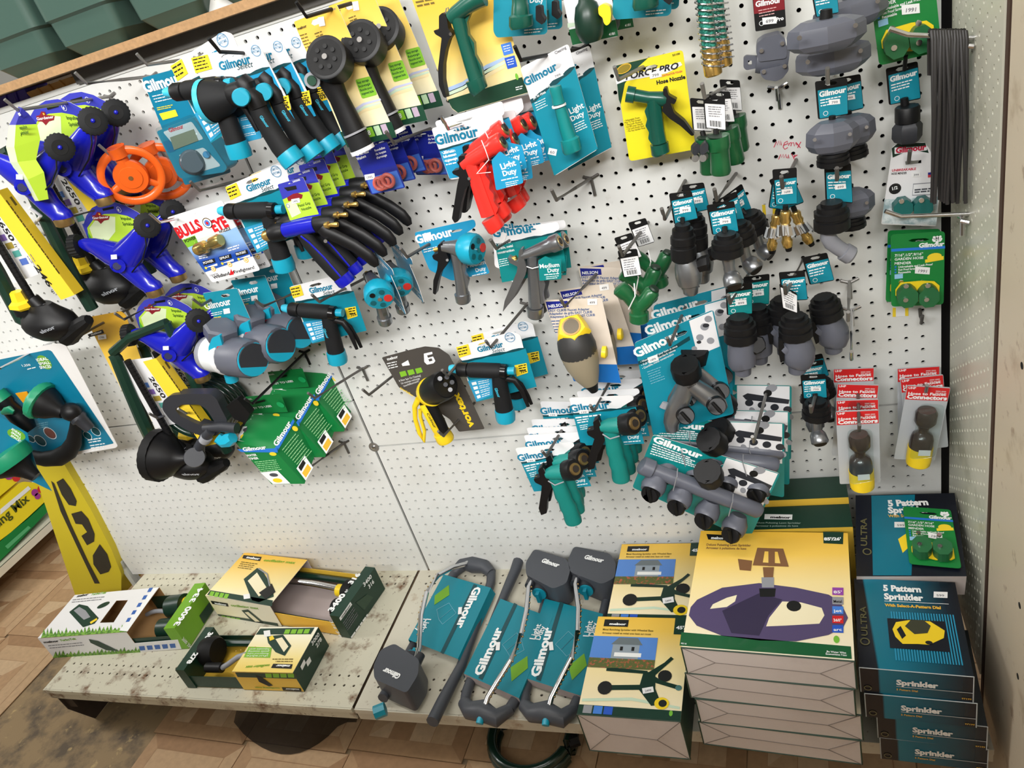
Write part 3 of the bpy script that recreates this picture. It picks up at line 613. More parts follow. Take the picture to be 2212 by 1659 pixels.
# ================================================================= upper middle of the board
def lerp2(q, a, b):
    (x0, y0), (x1, y1), (x2, y2), (x3, y3) = q
    return ((x0 * (1 - a) + x1 * a) * (1 - b) + (x3 * (1 - a) + x2 * a) * b, (y0 * (1 - a) + y1 * a) * (1 - b) + (y3 * (1 - a) + y2 * a) * b)
def wave_teal(b, pl, q, f, teal, f2=None, seed=3, dark=TEALD):
    """teal lower part of a card with a rippled water line at fraction f (left) to f2 (right)"""
    f2 = f if f2 is None else f2; n = 10; rnd = random.Random(seed)
    top = [lerp2(q, i / n, f + (f2 - f) * i / n + rnd.uniform(-.012, .012)) for i in range(n + 1)]
    low = [lerp2(q, i / n, f + (f2 - f) * i / n + rnd.uniform(.02, .045)) for i in range(n + 1)]
    b.pr(pl, top + [lerp2(q, 1, .995), lerp2(q, 0, .995)], teal, .0014); b.pr(pl, top + low[::-1], dark, .0016)
def slot(q, a=.5, b=.09, w=.11, h=.022):
    return [lerp2(q, a - w, b), lerp2(q, a - w * .6, b - h), lerp2(q, a + w * .6, b - h), lerp2(q, a + w, b), lerp2(q, a + w * .6, b + h), lerp2(q, a - w * .6, b + h)]
def gcard(root, q, d, f=.3, teal=TEAL, f2=None, title=None, tcol=TEALT, white=WHITE, sl=(.5, .09), outline=None, extra=None, th=None, yaw=0, rc=.005):
    pl = D(d) if not yaw else YAW(q[0][0], q[0][1], d, yaw); b = MB()
    b.out(pl, outline or q, white, 0, .0011, rc, [slot(q, *sl)] if sl else (), PAPER)
    if f is not None: wave_teal(b, pl, q, f, teal, f2)
    if title: b.tx(pl, 'Gilmour', title[0], title[1], tcol, .0019, bold=.035, h=th)
    if extra: extra(b, pl)
    return b.build('card', root)
# ---- thumb-control nozzles on white and teal cards
def sel_extra(A, B, sel=True, tagq=None, iconq=None, badge=None):
    def f(b, pl):
        e = ((B[0] - A[0]) * .55, (B[1] - A[1]) * .55)
        if sel: b.tx(pl, 'Select', (A[0] + e[0], A[1] + e[1] + 9), (B[0] + e[0] * .12, B[1] + 9), TEALD, .0019, bold=0, shear=.4)
        if badge: b.dot(pl, badge, 12, mat('badge_blue', (120, 160, 190), .4), .0017, ring=.16); b.tx(pl, 'LIMITED', (badge[0] - 9, badge[1] - 1), (badge[0] + 8, badge[1] - 4), mat('badge_blue', (120, 160, 190), .4), .0017, h=5); b.tx(pl, 'LIFETIME', (badge[0] - 9, badge[1] + 6), (badge[0] + 9, badge[1] + 3), mat('badge_blue', (120, 160, 190), .4), .0017, h=5)
        if tagq:
            b.pr(pl, tagq, YEL, .002); c = tagq; b.tx(pl, '70%', lerp2(c, .42, .86), lerp2(c, .95, .86), BLKT, .0023, bold=.03); b.ln(pl, lerp2(c, .3, .1), lerp2(c, .95, .1), 3, (1, 5), BLKT, 2.2, .0023)
        if iconq:
            b.pr(pl, iconq, mat('mid_blue_print', (50, 160, 205), .4), .002)
            for k in range(4): b.pr(pl, [lerp2(iconq, .12, .1 + .22 * k), lerp2(iconq, .32, .1 + .22 * k), lerp2(iconq, .32, .24 + .22 * k), lerp2(iconq, .12, .24 + .22 * k)], WT, .0022); b.ln(pl, lerp2(iconq, .4, .12 + .22 * k), lerp2(iconq, .9, .12 + .22 * k), 2, (.6, 4), WT, 1.5, .0022)
    return f
def grip(root, name, pts, d, m=RUB, n=16, e=.85, rings=0):
    b = MB(); b.tp(pts, d, m, n=n, e=e)
    return b.build(name, root)
def thumb_nozzle(label, d):
    r = thing('thumb_nozzle', label, 'nozzle', P(486, 120, d - .03), 'thumb control nozzles on white and teal cards')
    q = [(413, 126), (557, 90), (640, 262), (500, 312)]
    def ex(b, pl):
        sel_extra((478, 152), (545, 134), True, [(580, 215), (624, 205), (630, 236), (594, 246)], [(488, 232), (558, 222), (566, 298), (510, 311)], (554, 109))(b, pl)
        b.pr(pl, [(414, 125), (450, 117), (460, 148), (424, 158)], YEL, .002); b.ln(pl, (418, 128), (446, 121), 4, (2, 7), BLKT, 2.4, .0023)
    gcard(r, q, d - .03, .36, TEALB, .3, ((478, 152), (545, 134)), sl=(.52, .07), outline=[(413, 126), (557, 90), (628, 225), (630, 238), (594, 247), (575, 242), (562, 262), (567, 299), (510, 312), (470, 240)], extra=ex)
    MB().tp([(505, 206, 22), (490, 210, 33), (472, 214, 40), (456, 218, 44), (448, 220, 45)], d, RUB, n=28).build('spray_bell', r, 'flared ribbed black bell')
    MB().tp([(457, 218, 45.5), (447, 220, 46.5)], d, AQUAL, n=30, caps=(0, 0)).build('colour_ring', r, 'light aqua ring')
    MB().tp([(447, 220, 45), (444, 221, 42), (443, 221, 12)], d, BLKM, n=28).build('spray_face', r)
    MB().tp([(500, 206, 24), (522, 203, 28), (540, 205, 26), (552, 215, 22), (560, 232, 20)], d, BLACK, n=18).tp([(520, 172, 18), (530, 182, 22), (535, 200, 22)], d, BLACK, n=16).build('neck', r)
    MB().tp([(524, 208, 18, d + .02), (520, 211, 19, d + .03), (520, 211, 17, d + .033)], d, AQUA, n=24).build('thumb_button', r, 'round aqua thumb button')
    b = MB(); b.tp([(552, 222, 20), (562, 245, 21), (585, 282, 23), (606, 315, 24), (622, 334, 25)], d, RUB, n=16, e=.85); b.tx(D(d + .024), 'Gilmour', (561, 252), (578, 276), AQUAL, .001, h=8); b.build('grip', r, 'ribbed black grip')
    MB().tp([(618, 328, 26), (630, 343, 27), (637, 352, 26)], d, AQUA, n=14).build('hose_collar', r, 'aqua hose collar'); return r
tn = thumb_nozzle('thumb nozzle with aqua button, front one of the upper white card row', .20)
dup(tn, 'thumb nozzle second in the upper white card row', shift(634, 337, .2, 678, 324, .165)); dup(tn, 'thumb nozzle third in the upper white card row', shift(634, 337, .2, 714, 311, .13)); dup(tn, 'thumb nozzle last in the upper white card row, beside the yellow cards', shift(634, 337, .2, 745, 298, .095))
hook((640, 120), (475, 112), 'hook of the upper white card row', BLACK, d=.235, plate=False); hook((430, 125), (318, 140), 'short hook under the plywood shelf', STEEL, d=.1); hook((330, 165), (187, 180), 'long hook under the plywood shelf', STEEL, d=.14)
# ---- tip nozzles
def tip_nozzle(label, d):
    r = thing('tip_nozzle', label, 'nozzle', P(1050, 740, d - .022), 'tip nozzles on white and teal cards')
    q = [(986, 748), (1124, 712), (1160, 835), (1030, 868)]
    def ex(b, pl):
        sel_extra((1034, 760), (1089, 747), True, [(1112, 788), (1138, 783), (1141, 804), (1117, 812)], [(1011, 822), (1063, 812), (1064, 852), (1030, 866)], (1102, 728))(b, pl)
        b.pr(pl, [(986, 749), (1012, 742), (1018, 764), (993, 772)], YEL, .002); b.ln(pl, (989, 752), (1010, 747), 3, (1.5, 6), BLKT, 2.2, .0023)
    gcard(r, q, d - .022, .26, TEAL, .30, ((1034, 760), (1089, 747)), sl=(.42, .07), outline=[(986, 748), (1108, 716), (1124, 722), (1143, 800), (1117, 813), (1070, 815), (1064, 853), (1030, 867), (1012, 826)], extra=ex)
    MB().tp([(971, 796, 7), (976, 796, 9), (990, 798, 10)], d, AQUAL, n=14).build('spray_tip', r, 'aqua spray tip')
    MB().tp([(989, 798, 14), (993, 798, 16), (1010, 799, 16), (1012, 799, 13), (1015, 799, 13)], d, BLACK, n=16).build('tip_collar', r)
    MB().tp([(1014, 799, 16), (1020, 799, 17), (1078, 801, 17), (1083, 802, 15)], d, RUB, n=18).build('barrel', r, 'ribbed black barrel')
    MB().tp([(1083, 802, 17), (1094, 803, 17), (1098, 803, 12)], d, BLKG, n=16).tp([(1096, 801, 9), (1112, 801, 9)], d, AQUA, n=12).build('rear_cap', r)
    b = MB(); b.tp([(1078, 806, 17), (1080, 830, 17), (1085, 860, 19), (1090, 888, 20)], d, RUB, n=16, e=.85); b.tx(D(d + .02), 'Gilmour', (1068, 838), (1076, 858), AQUAL, .001, h=7); b.build('grip', r, 'ribbed black grip')
    MB().tp([(1089, 884, 21), (1092, 898, 22), (1093, 906, 21)], d, AQUA, n=14).build('hose_collar', r, 'aqua hose collar')
    MB().tp([(1092, 818, 6), (1112, 822, 7), (1128, 845, 6), (1141, 878, 4)], d + .006, BLACK, n=10, e=.7).tp([(1105, 815, 6), (1125, 830, 6), (1140, 855, 5), (1148, 873, 4)], d - .006, BLACK, n=10, e=.7).build('trigger', r); return r
tpn = tip_nozzle('tip nozzle on white and teal card left of the yellow flanged valve', .13)
def tpd(l, x, y, d, rot=(0, 0, 0)): return dup(tpn, l, shift(990, 798, .13, x, y, d), rot)
b2 = dup(tpn, 'spare white and teal card behind the lone tip nozzle', shift(990, 798, .13, 1022, 772, .06), skip=('trigger',))
tpd('tip nozzle at the left end of the upper white card row', 372, 196, .19, (0, -3, 0)); tpd('tip nozzle on the white card between the bullseye and pistol cards', 492, 457, .17); tpd('tip nozzle second on the hook beside the bullseye cards', 545, 430, .11)
tpd('tip nozzle under the pistol nozzles, right of the teal tap timers', 632, 672, .12, (0, 4, 0))
hook((1140, 655), (1060, 750), 'hook crossing above the lone tip nozzle', d=.13); hook((1040, 725), (967, 812), 'hook through the lone tip nozzle card', d=.17, plate=False)
hook((555, 380), (432, 412), 'hook of the white card beside the digital timer', d=.19); hook((690, 610), (568, 662), 'hook of the white card under the pistol nozzles', d=.17); hook((800, 595), (690, 652), 'hook of the seven-pattern nozzles', d=.19)
# ---- digital timer
r = thing('digital_timer', 'teal digital hose timer in a blister beside the orange rings', 'timer', P(360, 160, .07)); q = [(307, 168), (420, 138), (500, 372), (400, 400)]
def ex(b, pl):
    b.tx(pl, 'Gilmour', (316, 200), (398, 176), WT, .0019, bold=.04); b.ln(pl, (330, 207), (380, 196), 3, (3, 6), WT, 2); b.pr(pl, [(345, 245), (380, 236), (386, 250), (353, 259)], YEL, .0018); b.ln(pl, (340, 232), (375, 225), 2, (1, 4), YEL, 1.8)
gcard(r, q, .07, None, white=mat('petrol_card', (14, 120, 152), .35), extra=ex, sl=None)
pl = D(.115); b = MB(); body = [(338, 284), (414, 254), (424, 262), (491, 362), (484, 372), (392, 386), (384, 380)]; b.out(pl, body, mat('timer_teal', (40, 132, 160), .35), -.035, 0, .004)
b.pr(pl, [(352, 285), (414, 262), (440, 300), (380, 318)], mat('timer_silver', (200, 206, 210), .4), .0004, .004); b.tx(pl, 'Gilmour', (367, 286), (398, 276), mat('red_lettering', (200, 30, 50), .5), .0008)
b.pr(pl, [(352, 306), (366, 302), (380, 326), (364, 330)], mat('timer_blue', (30, 110, 150), .4), .0006); b.tx(pl, '+', (421, 300), (431, 297), WT, .001)
b.pr(pl, [(385, 335), (440, 318), (478, 358), (430, 372)], mat('timer_silver', (200, 206, 210), .4), .0004, .005); b.build('housing', r, bev=.002)
SOL(r, 'display', mat('lcd', (132, 138, 120), .25), [(367, 297), (418, 279), (428, 304), (376, 324)], .1145, .1165)
MB().tp([(416, 350, 27, .112), (416, 350, 26, .126), (416, 350, 22, .129)], .12, mat('smoked_dial', (70, 84, 92), .2), n=28).build('dial', r, 'smoked grey dial'); MB().tp([(446, 334, 8, .112), (446, 334, 7, .121)], .12, mat('timer_blue', (30, 110, 150), .4), n=16).build('button', r)
MB().out(D(.12), [(335, 278), (414, 246), (500, 368), (470, 395), (395, 408), (380, 385)], CLEAR, 0, .0004, .006).build('blister', r, 'clear plastic blister')
# ---- yellow card shower nozzles
YGRAD = grad('yellow_white_card', [(0, (244, 242, 232)), (.4, (248, 238, 200)), (.75, (246, 212, 110)), (1, (236, 190, 70))], 'Z', -.27, .0)
LGREEN = mat('light_green_print', (130, 190, 50), .4); BOTTLE = mat('bottle_green_print', (20, 66, 46), .4); LILAC = mat('lilac_print', (190, 170, 190), .4)
def shower_nozzle(label, d):
    r = thing('shower_nozzle', label, 'nozzle', P(675, 32, d - .03), 'black shower nozzles on yellow cards'); q = [(635, 47), (728, 10), (858, 296), (752, 318)]; pl = D(d - .03)
    b = MB(); b.out(pl, q, YGRAD, 0, .0011, .003, [slot(q, .45, .06, .12, .02)], PAPER); b.pr(pl, [(768, 172), (800, 164), (816, 204), (783, 213)], LGREEN, .0016, .003)
    for k, t in enumerate(('Easy storage', 'loop', 'Boucle pour', 'rangement facile')): b.tx(pl, t, (774 + 3 * k, 181 + 8 * k), (798 + 3.6 * k, 174 + 8 * k), BOTTLE, .0019, h=5)
    b.pr(pl, [(735, 285), (846, 262), (858, 296), (752, 318)], BOTTLE, .0016)
    for k, m in enumerate((LGREEN, mat('pale_green_print', (190, 220, 180), .4), LILAC)): x = 792 + 15 * k; b.pr(pl, [(x, 276 - 3.3 * k), (x + 12, 273 - 3.3 * k), (x + 20, 293 - 3.3 * k), (x + 8, 296 - 3.3 * k)], m, .0019, .001)
    b.tx(pl, '8', (797, 291), (803, 290), WT, .0022); b.tx(pl, 'melnor', (645, 65), (664, 58), BLKT, .0016, bold=.03); b.ln(pl, (648, 76), (664, 71), 5, (3, 6.4), mat('brown_print', (110, 92, 30), .5), 2.2); b.ln(pl, (680, 72), (696, 66), 3, (3, 6), mat('brown_print', (110, 92, 30), .5), 2.4)
    for m, o in ((mat('swoosh_lilac', (196, 200, 226), .4), 0), (mat('swoosh_green', (205, 226, 200), .4), 7), (mat('swoosh_gold', (240, 220, 170), .4), 14)): b.pr(pl, [(758, 240 + o), (785, 222 + o), (822, 212 + o), (824, 216 + o), (788, 227 + o), (761, 246 + o)], m, .0014)
    b.tx(pl, '13181', (716, 24), (727, 20), INK, .0016, h=4); sticker(b, pl, (696, 46), 13, 20, 10); b.build('card', r)
    c = P(712, 130, d + .01); k = SW(c); ax = V((.15, -.86, .42)).normalized()
    MB().tube([c - ax * .028, c - ax * .02, c + ax * .002, c + ax * .012, c + ax * .013, c + ax * .0125], [30 * k, 44 * k, 46 * k, 46 * k, 43 * k, 38 * k], BLACK, n=36).build('spray_head', r, 'round black spray head')
    b = MB(); b.tube([c + ax * .0125, c + ax * .0135], 38 * k, BLKM, n=30); u = ax.cross(V((0, 0, 1))).normalized(); w = ax.cross(u)
    for i in range(7): a = i * .9; b.tube([c + ax * .0132 + (u * math.cos(a) + w * math.sin(a)) * 22 * k, c + ax * .0155 + (u * math.cos(a) + w * math.sin(a)) * 22 * k], 5 * k, BLACK, n=10)
    b.tube([c + ax * .013, c + ax * .0175], 6 * k, CHROME, n=12); b.build('pattern_face', r)
    MB().tp([(708, 152, 30), (716, 180, 26), (732, 212, 22), (750, 250, 24), (766, 285, 26)], d, BLACK, n=18, e=.85).tp([(768, 290, 25), (782, 320, 26)], d, RUB, n=18, e=.9).build('grip', r)
    MB().tp([(766, 284, 27.5), (768, 288, 27.5)], d, GREYL, n=20, e=.9).tp([(781, 319, 28), (785, 327, 28)], d, WHITE, n=20, e=.9).build('grip_ring', r, 'pale grey ring')
    MB().tp([(678, 172, 17, d + .012), (674, 174, 17, d + .024)], d, GREYL, n=20).tp([(674, 174, 11, d + .024), (673, 174.5, 10, d + .028)], d, BOTTLE, n=16).build('flow_lever', r, 'grey lever with green centre'); return r
sn = shower_nozzle('black shower nozzle on yellow card, front one of three', .20)
dup(sn, 'black shower nozzle on yellow card, middle one of three', shift(857, 296, .2, 925, 258, .15)); dup(sn, 'black shower nozzle on yellow card, last of three beside the long green nozzle', shift(857, 296, .2, 960, 226, .10)); hook((850, -20), (662, 36), 'hook of the yellow shower nozzle cards', BLACK, d=.23, plate=False)
# ---- long green nozzle on a large cream card
r = thing('pistol_nozzle', 'long dark green nozzle with black trigger on big cream card', 'nozzle', P(1000, 0, .11)); pl = D(.10); q = [(880, -30), (1062, -70), (1142, 200), (990, 244)]
b = MB(); b.out(pl, [(880, -30), (1062, -70), (1142, 200), (990, 244), (976, 234)], YGRAD, 0, .0011, .003, (), PAPER); b.pr(pl, [(968, 215), (1128, 166), (1141, 199), (990, 243), (977, 233)], BOTTLE, .0016)
b.ln(pl, (898, 3), (938, -5), 2, (3, 8), mat('brown_print', (110, 92, 30), .5), 4)
for (x, y), m in (((1082, 96), mat('mid_blue_box', (70, 130, 220), .4)), ((1090, 125), mat('deep_blue_box', (40, 90, 200), .4))): b.pr(pl, [(x, y), (x + 22, y - 6), (x + 28, y + 18), (x + 7, y + 24)], m, .0016, .001); b.ln(pl, (x + 5, y + 4), (x + 20, y), 3, (1.6, 5), WT, 1.6, .0019)
for m, o in ((mat('swoosh_blue', (170, 195, 232), .4), 0), (mat('swoosh_green', (205, 226, 200), .4), 9), (mat('swoosh_gold', (240, 220, 170), .4), 18)): b.pr(pl, [(965, 190 + o), (1000, 176 + o), (1050, 140 + o), (1090, 122 + o), (1092, 128 + o), (1055, 148 + o), (1003, 185 + o), (967, 200 + o)], m, .0013)
b.dot(pl, (1117, 165), 3.4, mat('leaf_bright', (120, 190, 60), .4), .0019, ry=7); b.ln(pl, (1114, 188), (1130, 184), 2, (1, 4.5), WT, 2, .0019); b.build('card', r)
d = .14
MB().tp([(972, 40, 14), (985, 30, 17), (1008, 12, 18), (1030, -2, 20), (1046, -8, 20)], d, GREEN, n=18).build('barrel', r)
MB().tp([(985, 26, 15), (992, 50, 15), (1002, 90, 14), (1016, 135, 15), (1028, 172, 16)], d, GREEN, n=16).build('grip', r); b = MB()
b.out(D(d - .004), [(1000, 18), (1018, 28), (1010, 48), (1014, 75), (1026, 92), (1028, 118), (1040, 140), (1046, 168), (1030, 172), (1012, 120), (1000, 60)], GREEN, -.006, .004); b.build('finger_grip', r)
MB().tp([(1026, 170, 22), (1034, 192, 21), (1038, 198, 18)], d, GREEN, n=20).build('hose_collar', r)
SOL(r, 'trigger', BLACK, [(948, 34), (956, 27), (965, 38), (968, 62), (978, 75), (970, 85), (962, 110), (957, 140), (957, 175), (964, 212), (958, 210), (948, 185), (946, 150), (950, 115), (954, 82), (940, 74), (936, 66), (948, 64)], d - .008, d + .008, .002, bev=.002)
MB().tp([(973, 74, 4, d + .006), (973, 74, 3.5, d + .012)], d, CHROME, n=12).build('rivet', r); MB().tp([(961, 35, 1.3), (964, 18, 1.3), (968, 16, 1.3), (970, 30, 1.3)], d, STEEL, n=6).build('wire_clip', r)
# ---- teal shut-off cards along the top edge
def shutoff(label, x, y, d, leverside=1):
    r = thing('shutoff_valve', label, 'valve', P(x, y - 70, d), 'green shut-off valves on teal cards'); pl = D(d); b = MB()
    b.out(pl, [(x - 56, y - 110), (x - 57, y - 16), (x - 50, y - 3), (x + 54, y - 10), (x + 60, y - 16), (x + 56, y - 112)], TEAL, 0, .0011, .004, (), PAPER); b.tx(pl, 'Duty', (x + 22, y - 78), (x + 52, y - 80), WT, .0016); b.ln(pl, (x + 10, y - 20), (x + 52, y - 24), 2, (0, 6), WT, 2)
    b.build('card', r)
    MB().tp([(x - 1, y - 92, 17), (x, y - 78, 17), (x + 1, y - 70, 19), (x + 1, y - 54, 20), (x + 2, y - 50, 26), (x + 3, y - 30, 27), (x + 4, y - 24, 24)], d + .022, GREEN, n=22, rib=.02).build('valve_body', r)
    SOL(r, 'lever', BLKM, [(x + 34, y - 72), (x + 46, y - 70), (x + 47, y - 52), (x + 54, y - 42), (x + 48, y - 30), (x + 34, y - 40)], d + .018, d + .034, .002); return r
so = shutoff('green shut-off valve on teal card at the top edge, left of the egg-shaped valve', 1123, 84, .12); dup(so, 'second teal shut-off card peeping out at the top edge', shift(1123, 84, .12, 1157, 72, .07)); dup(so, 'green shut-off valve on teal card at the top edge, right of the egg-shaped valve', shift(1123, 84, .12, 1383, 45, .12)); dup(so, 'last teal shut-off card at the top edge beside the hose spring', shift(1123, 84, .12, 1402, 30, .07))
r = thing('egg_valve', 'dark green egg-shaped valve with yellow lever on white card', 'valve', P(1265, -30, .09)); pl = D(.09); b = MB(); b.out(pl, [(1206, -60), (1237, 98), (1336, 78), (1312, -60)], WHITE, 0, .0011, .003); b.pr(pl, [(1229, 64), (1330, 42), (1336, 77), (1237, 97)], FGREEN, .0015); b.tx(pl, '4181', (1316, 77), (1329, 74), WT, .0018); b.pr(pl, [(1226, 50), (1250, 48), (1250, 54), (1227, 60)], mat('swoosh_green', (205, 226, 200), .4), .0014); b.build('card', r)
MB().tp([(1262, -10, 12), (1264, 2, 16), (1266, 10, 24), (1270, 35, 30), (1274, 62, 31), (1278, 80, 26), (1280, 90, 18)], .125, DGREEN, n=22).build('valve_body', r); MB().tp([(1262, -12, 9), (1263, 2, 9)], .125, STEEL, n=12).build('stem', r); SOL(r, 'lever', YELP, [(1292, 14), (1304, 8), (1318, 14), (1320, 30), (1318, 50), (1310, 56), (1304, 50), (1302, 38), (1293, 32)], .125, .142, .003, bev=.002)
dup(r, 'white card of a second egg-shaped valve hidden behind the teal cards', shift(1270, 40, .125, 1308, 22, .05))
# ---- hose washers
def washers(label, d):
    r = thing('washer_pack', label, 'washers', P(800, 318, d), 'hose washer packs'); q = [(766, 330), (835, 304), (876, 405), (803, 420)]; pl = D(d); b = MB(); NAVY = mat('navy_print', (30, 40, 140), .3); b.out(pl, q, NAVY, 0, .001, .003, [slot(q, .45, .05, .1, .015)])
    b.pr(pl, [lerp2(q, .04, .62), lerp2(q, .96, .62), lerp2(q, .97, .98), lerp2(q, .04, .98)], mat('washer_blue', (70, 110, 200), .35), .0013)
    for k, t in enumerate(('Garden Hose', 'Washers')): b.tx(pl, t, (771 + 2 * k, 337 + 9 * k), (798 - 6 * k, 329 + 9.6 * k), WT, .0016, h=6)
    for k, t in enumerate(('Rondelles', 'de boyau', "d'arrosage")): b.tx(pl, t, (811 + 2 * k, 327 + 8 * k), (833 + 2 * k, 320 + 8 * k), WT, .0016, h=5)
    sticker(b, pl, (800, 381), 22, 12, 10, '1995'); b.build('card', r); b = MB()
    for x, y, R in ((838, 390, 13), (820, 397, 12), (829, 394, 12)):
        c = P(x, y, d + .006 + (.004 if x > 830 else 0)); k = SW(c); b.tube([c + V((math.cos(a * .39) * R * k, 0, math.sin(a * .39) * R * k)) for a in range(16)], 4.4 * k, mat('pink_rubber', (204, 92, 82), .5), n=8, closed=True)
    b.build('rubber_washers', r); MB().out(D(d + .014), [(806, 368), (858, 356), (872, 398), (812, 412)], CLEAR, -.0005, 0, .006).build('blister', r); return r
wa = washers('hose washer pack front of three, under the yellow cards', .16); dup(wa, 'hose washer pack, second of three under the yellow cards', shift(838, 390, .16, 862, 372, .12)); dup(wa, 'hose washer pack, last of three under the yellow cards', shift(838, 390, .16, 886, 353, .08)); dup(wa, 'hose washer pack tucked behind the red nozzle card', shift(838, 390, .16, 950, 353, .05), (0, 10, 0)); hook((930, 278), (850, 308), 'hook of the hose washer packs', d=.18, plate=False)
# ---- red light duty nozzles
def red_nozzle(label, d):
    r = thing('red_nozzle', label, 'nozzle', P(1000, 280, d - .03), 'red plastic nozzles'); q = [(932, 277), (1086, 243), (1120, 360), (972, 386)]
    def ex(b, pl):
        b.ln(pl, (958, 330), (985, 324), 4, (2, 8), WT, 2.6)
        for k, t in enumerate(('• Mist-to-', 'full stream', '• Lightweight')): b.tx(pl, t, (956 + 3 * k, 332 + 9 * k), (984 + 3 * k, 325 + 9 * k), WT, .0019, h=6)
    gcard(r, q, d - .03, .42, TEALB, .3, ((943, 313), (1036, 292)), outline=[(932, 277), (1084, 244), (1089, 270), (1055, 300), (1020, 330), (1030, 380), (972, 388)], extra=ex, sl=(.4, .13, .13, .03))
    t = MB(); pl = D(d + .018); tq = [(1055, 336), (1120, 320), (1131, 396), (1072, 410)]; t.out(pl, [(1062, 346), (1080, 326), (1095, 338), (1122, 346), (1131, 395), (1072, 411)], TEALB, 0, .001, .003); t.tx(pl, 'Light', (1084, 366), (1116, 356), WT, .0014, bold=.03); t.tx(pl, 'Duty', (1088, 380), (1118, 373), WT, .0014, bold=.03); t.ln(pl, (1083, 388), (1120, 380), 1, (1, 4), WT, 2.4, .0014); t.ln(pl, (1092, 394), (1121, 388), 3, (1, 4), WT, 1.6, .0014); t.build('duty_tag', r, 'light blue tag')
    MB().tp([(1000, 357, 13), (1020, 345, 16), (1048, 328, 17), (1062, 319, 18), (1066, 316, 21), (1084, 306, 21.5), (1086, 305, 19)], d, RED, n=20).build('barrel', r)
    MB().tp([(1085, 305.5, 17), (1087, 304, 16)], d, BRASSD, n=18).tp([(1086, 304.6, 10), (1089, 303, 9)], d, mat('dark_bore', (30, 22, 16), .6), n=16).build('spray_bore', r, 'brass ringed bore')
    MB().tp([(1016, 352, 15), (1026, 378, 15), (1040, 420, 16), (1056, 464, 17)], d, RED, n=12, rib=.06).build('grip', r); SOL(r, 'finger_grip', RED, [(1040, 345), (1052, 362), (1048, 378), (1058, 392), (1056, 408), (1066, 420), (1066, 436), (1076, 450), (1070, 466), (1050, 455), (1030, 380)], d - .006, d + .004, .002)
    MB().tp([(1058, 470, 21), (1072, 492, 21), (1075, 496, 18)], d, RED, n=22).build('hose_collar', r)
    SOL(r, 'trigger', BLACK, [(990, 338), (1002, 336), (1008, 352), (1008, 372), (1020, 384), (1016, 398), (1004, 410), (996, 440), (990, 478), (982, 482), (976, 472), (982, 435), (988, 398), (992, 382), (978, 376), (976, 370), (992, 366)], d - .007, d + .007, .002, bev=.002)
    MB().tp([(1013, 386, 4, d + .006), (1013, 386, 3.4, d + .011)], d, CHROME, n=12).build('rivet', r); MB().tp([(1040, 303, 1.1, d + .02), (1048, 322, 1.1, d + .024), (1056, 345, 1.1, d + .02), (1030, 375, 1.1, d + .018), (1060, 372, 1.1, d + .02)], d, STICK, n=6).build('cable_tie', r); return r
rn = red_nozzle('red nozzle with light blue tag, front one of the red row', .20)
for k, (x, y, dd, t) in enumerate(((1087, 286, .172, 'second'), (1110, 293, .145, 'third'), (1128, 272, .118, 'fourth'), (1148, 258, .09, 'last'))): dup(rn, 'red nozzle %s in the red row, counted from the front' % t, shift(1083, 307, .2, x, y, dd), (0, (-4, 3, -2, 2)[k], 0))
hook((1090, 240), (968, 278), 'hook of the red nozzles', CHROME, d=.22, plate=False); hook((1278, 384), (1202, 432), 'empty hook right of the red nozzles', d=.2)
# ---- twist nozzles
def twist(label, d):
    r = thing('twist_nozzle', label, 'nozzle', P(1190, 135, d - .015), 'twist nozzles on teal cards'); q = [(1124, 146), (1228, 94), (1292, 322), (1198, 380)]
    def ex(b, pl):
        b.tx(pl, 'Light', (1233, 246), (1263, 231), WT, .0019, bold=.02); b.tx(pl, 'Duty', (1236, 262), (1264, 248), WT, .0019, bold=.02); b.ln(pl, (1240, 268), (1264, 257), 4, (1.5, 5), WT, 2)
        b.tx(pl, 'Adjustable from', (1150, 205), (1189, 186), WT, .0019, h=6); b.tx(pl, 'jet to rinse', (1153, 214), (1180, 200), WT, .0019, h=6); b.ln(pl, (1155, 222), (1180, 210), 4, (1.5, 5), WT, 1.6); b.tx(pl, 'Cleaning', (1200, 117), (1224, 104), INK, .0019, h=6); sticker(b, pl, (1205, 162), 24, 11, 26, '799'); sticker(b, pl, (1194, 327), 18, 14, -12, '60')
    gcard(r, q, d - .015, .3, TEAL, .2, ((1136, 186), (1206, 148)), sl=(.62, .14, .16, .022), extra=ex)
    MB().tp([(1199, 186, 13), (1200, 192, 14), (1203, 205, 12.5), (1207, 224, 14)], d + .012, TEALG, n=18).tp([(1210, 232, 12), (1222, 275, 14), (1230, 298, 15), (1231, 300, 20), (1236, 325, 20), (1237, 328, 18)], d + .012, TEALG, n=20, rib=.05).build('barrel', r, 'teal ribbed barrel'); MB().tp([(1207, 226, 16), (1208, 230, 16)], d + .012, STICK, n=18).build('o_ring', r, 'white o-ring'); return r
tw = twist('teal twist nozzle card in front of its twin, right of the red nozzles', .13); dup(tw, 'teal twist nozzle card behind its twin, beside the yellow hose nozzle card', shift(1230, 290, .13, 1272, 283, .07), (0, 3, 0)); hook((1255, 105), (1125, 130), 'hook of the twist nozzle cards', BLACK, d=.19)
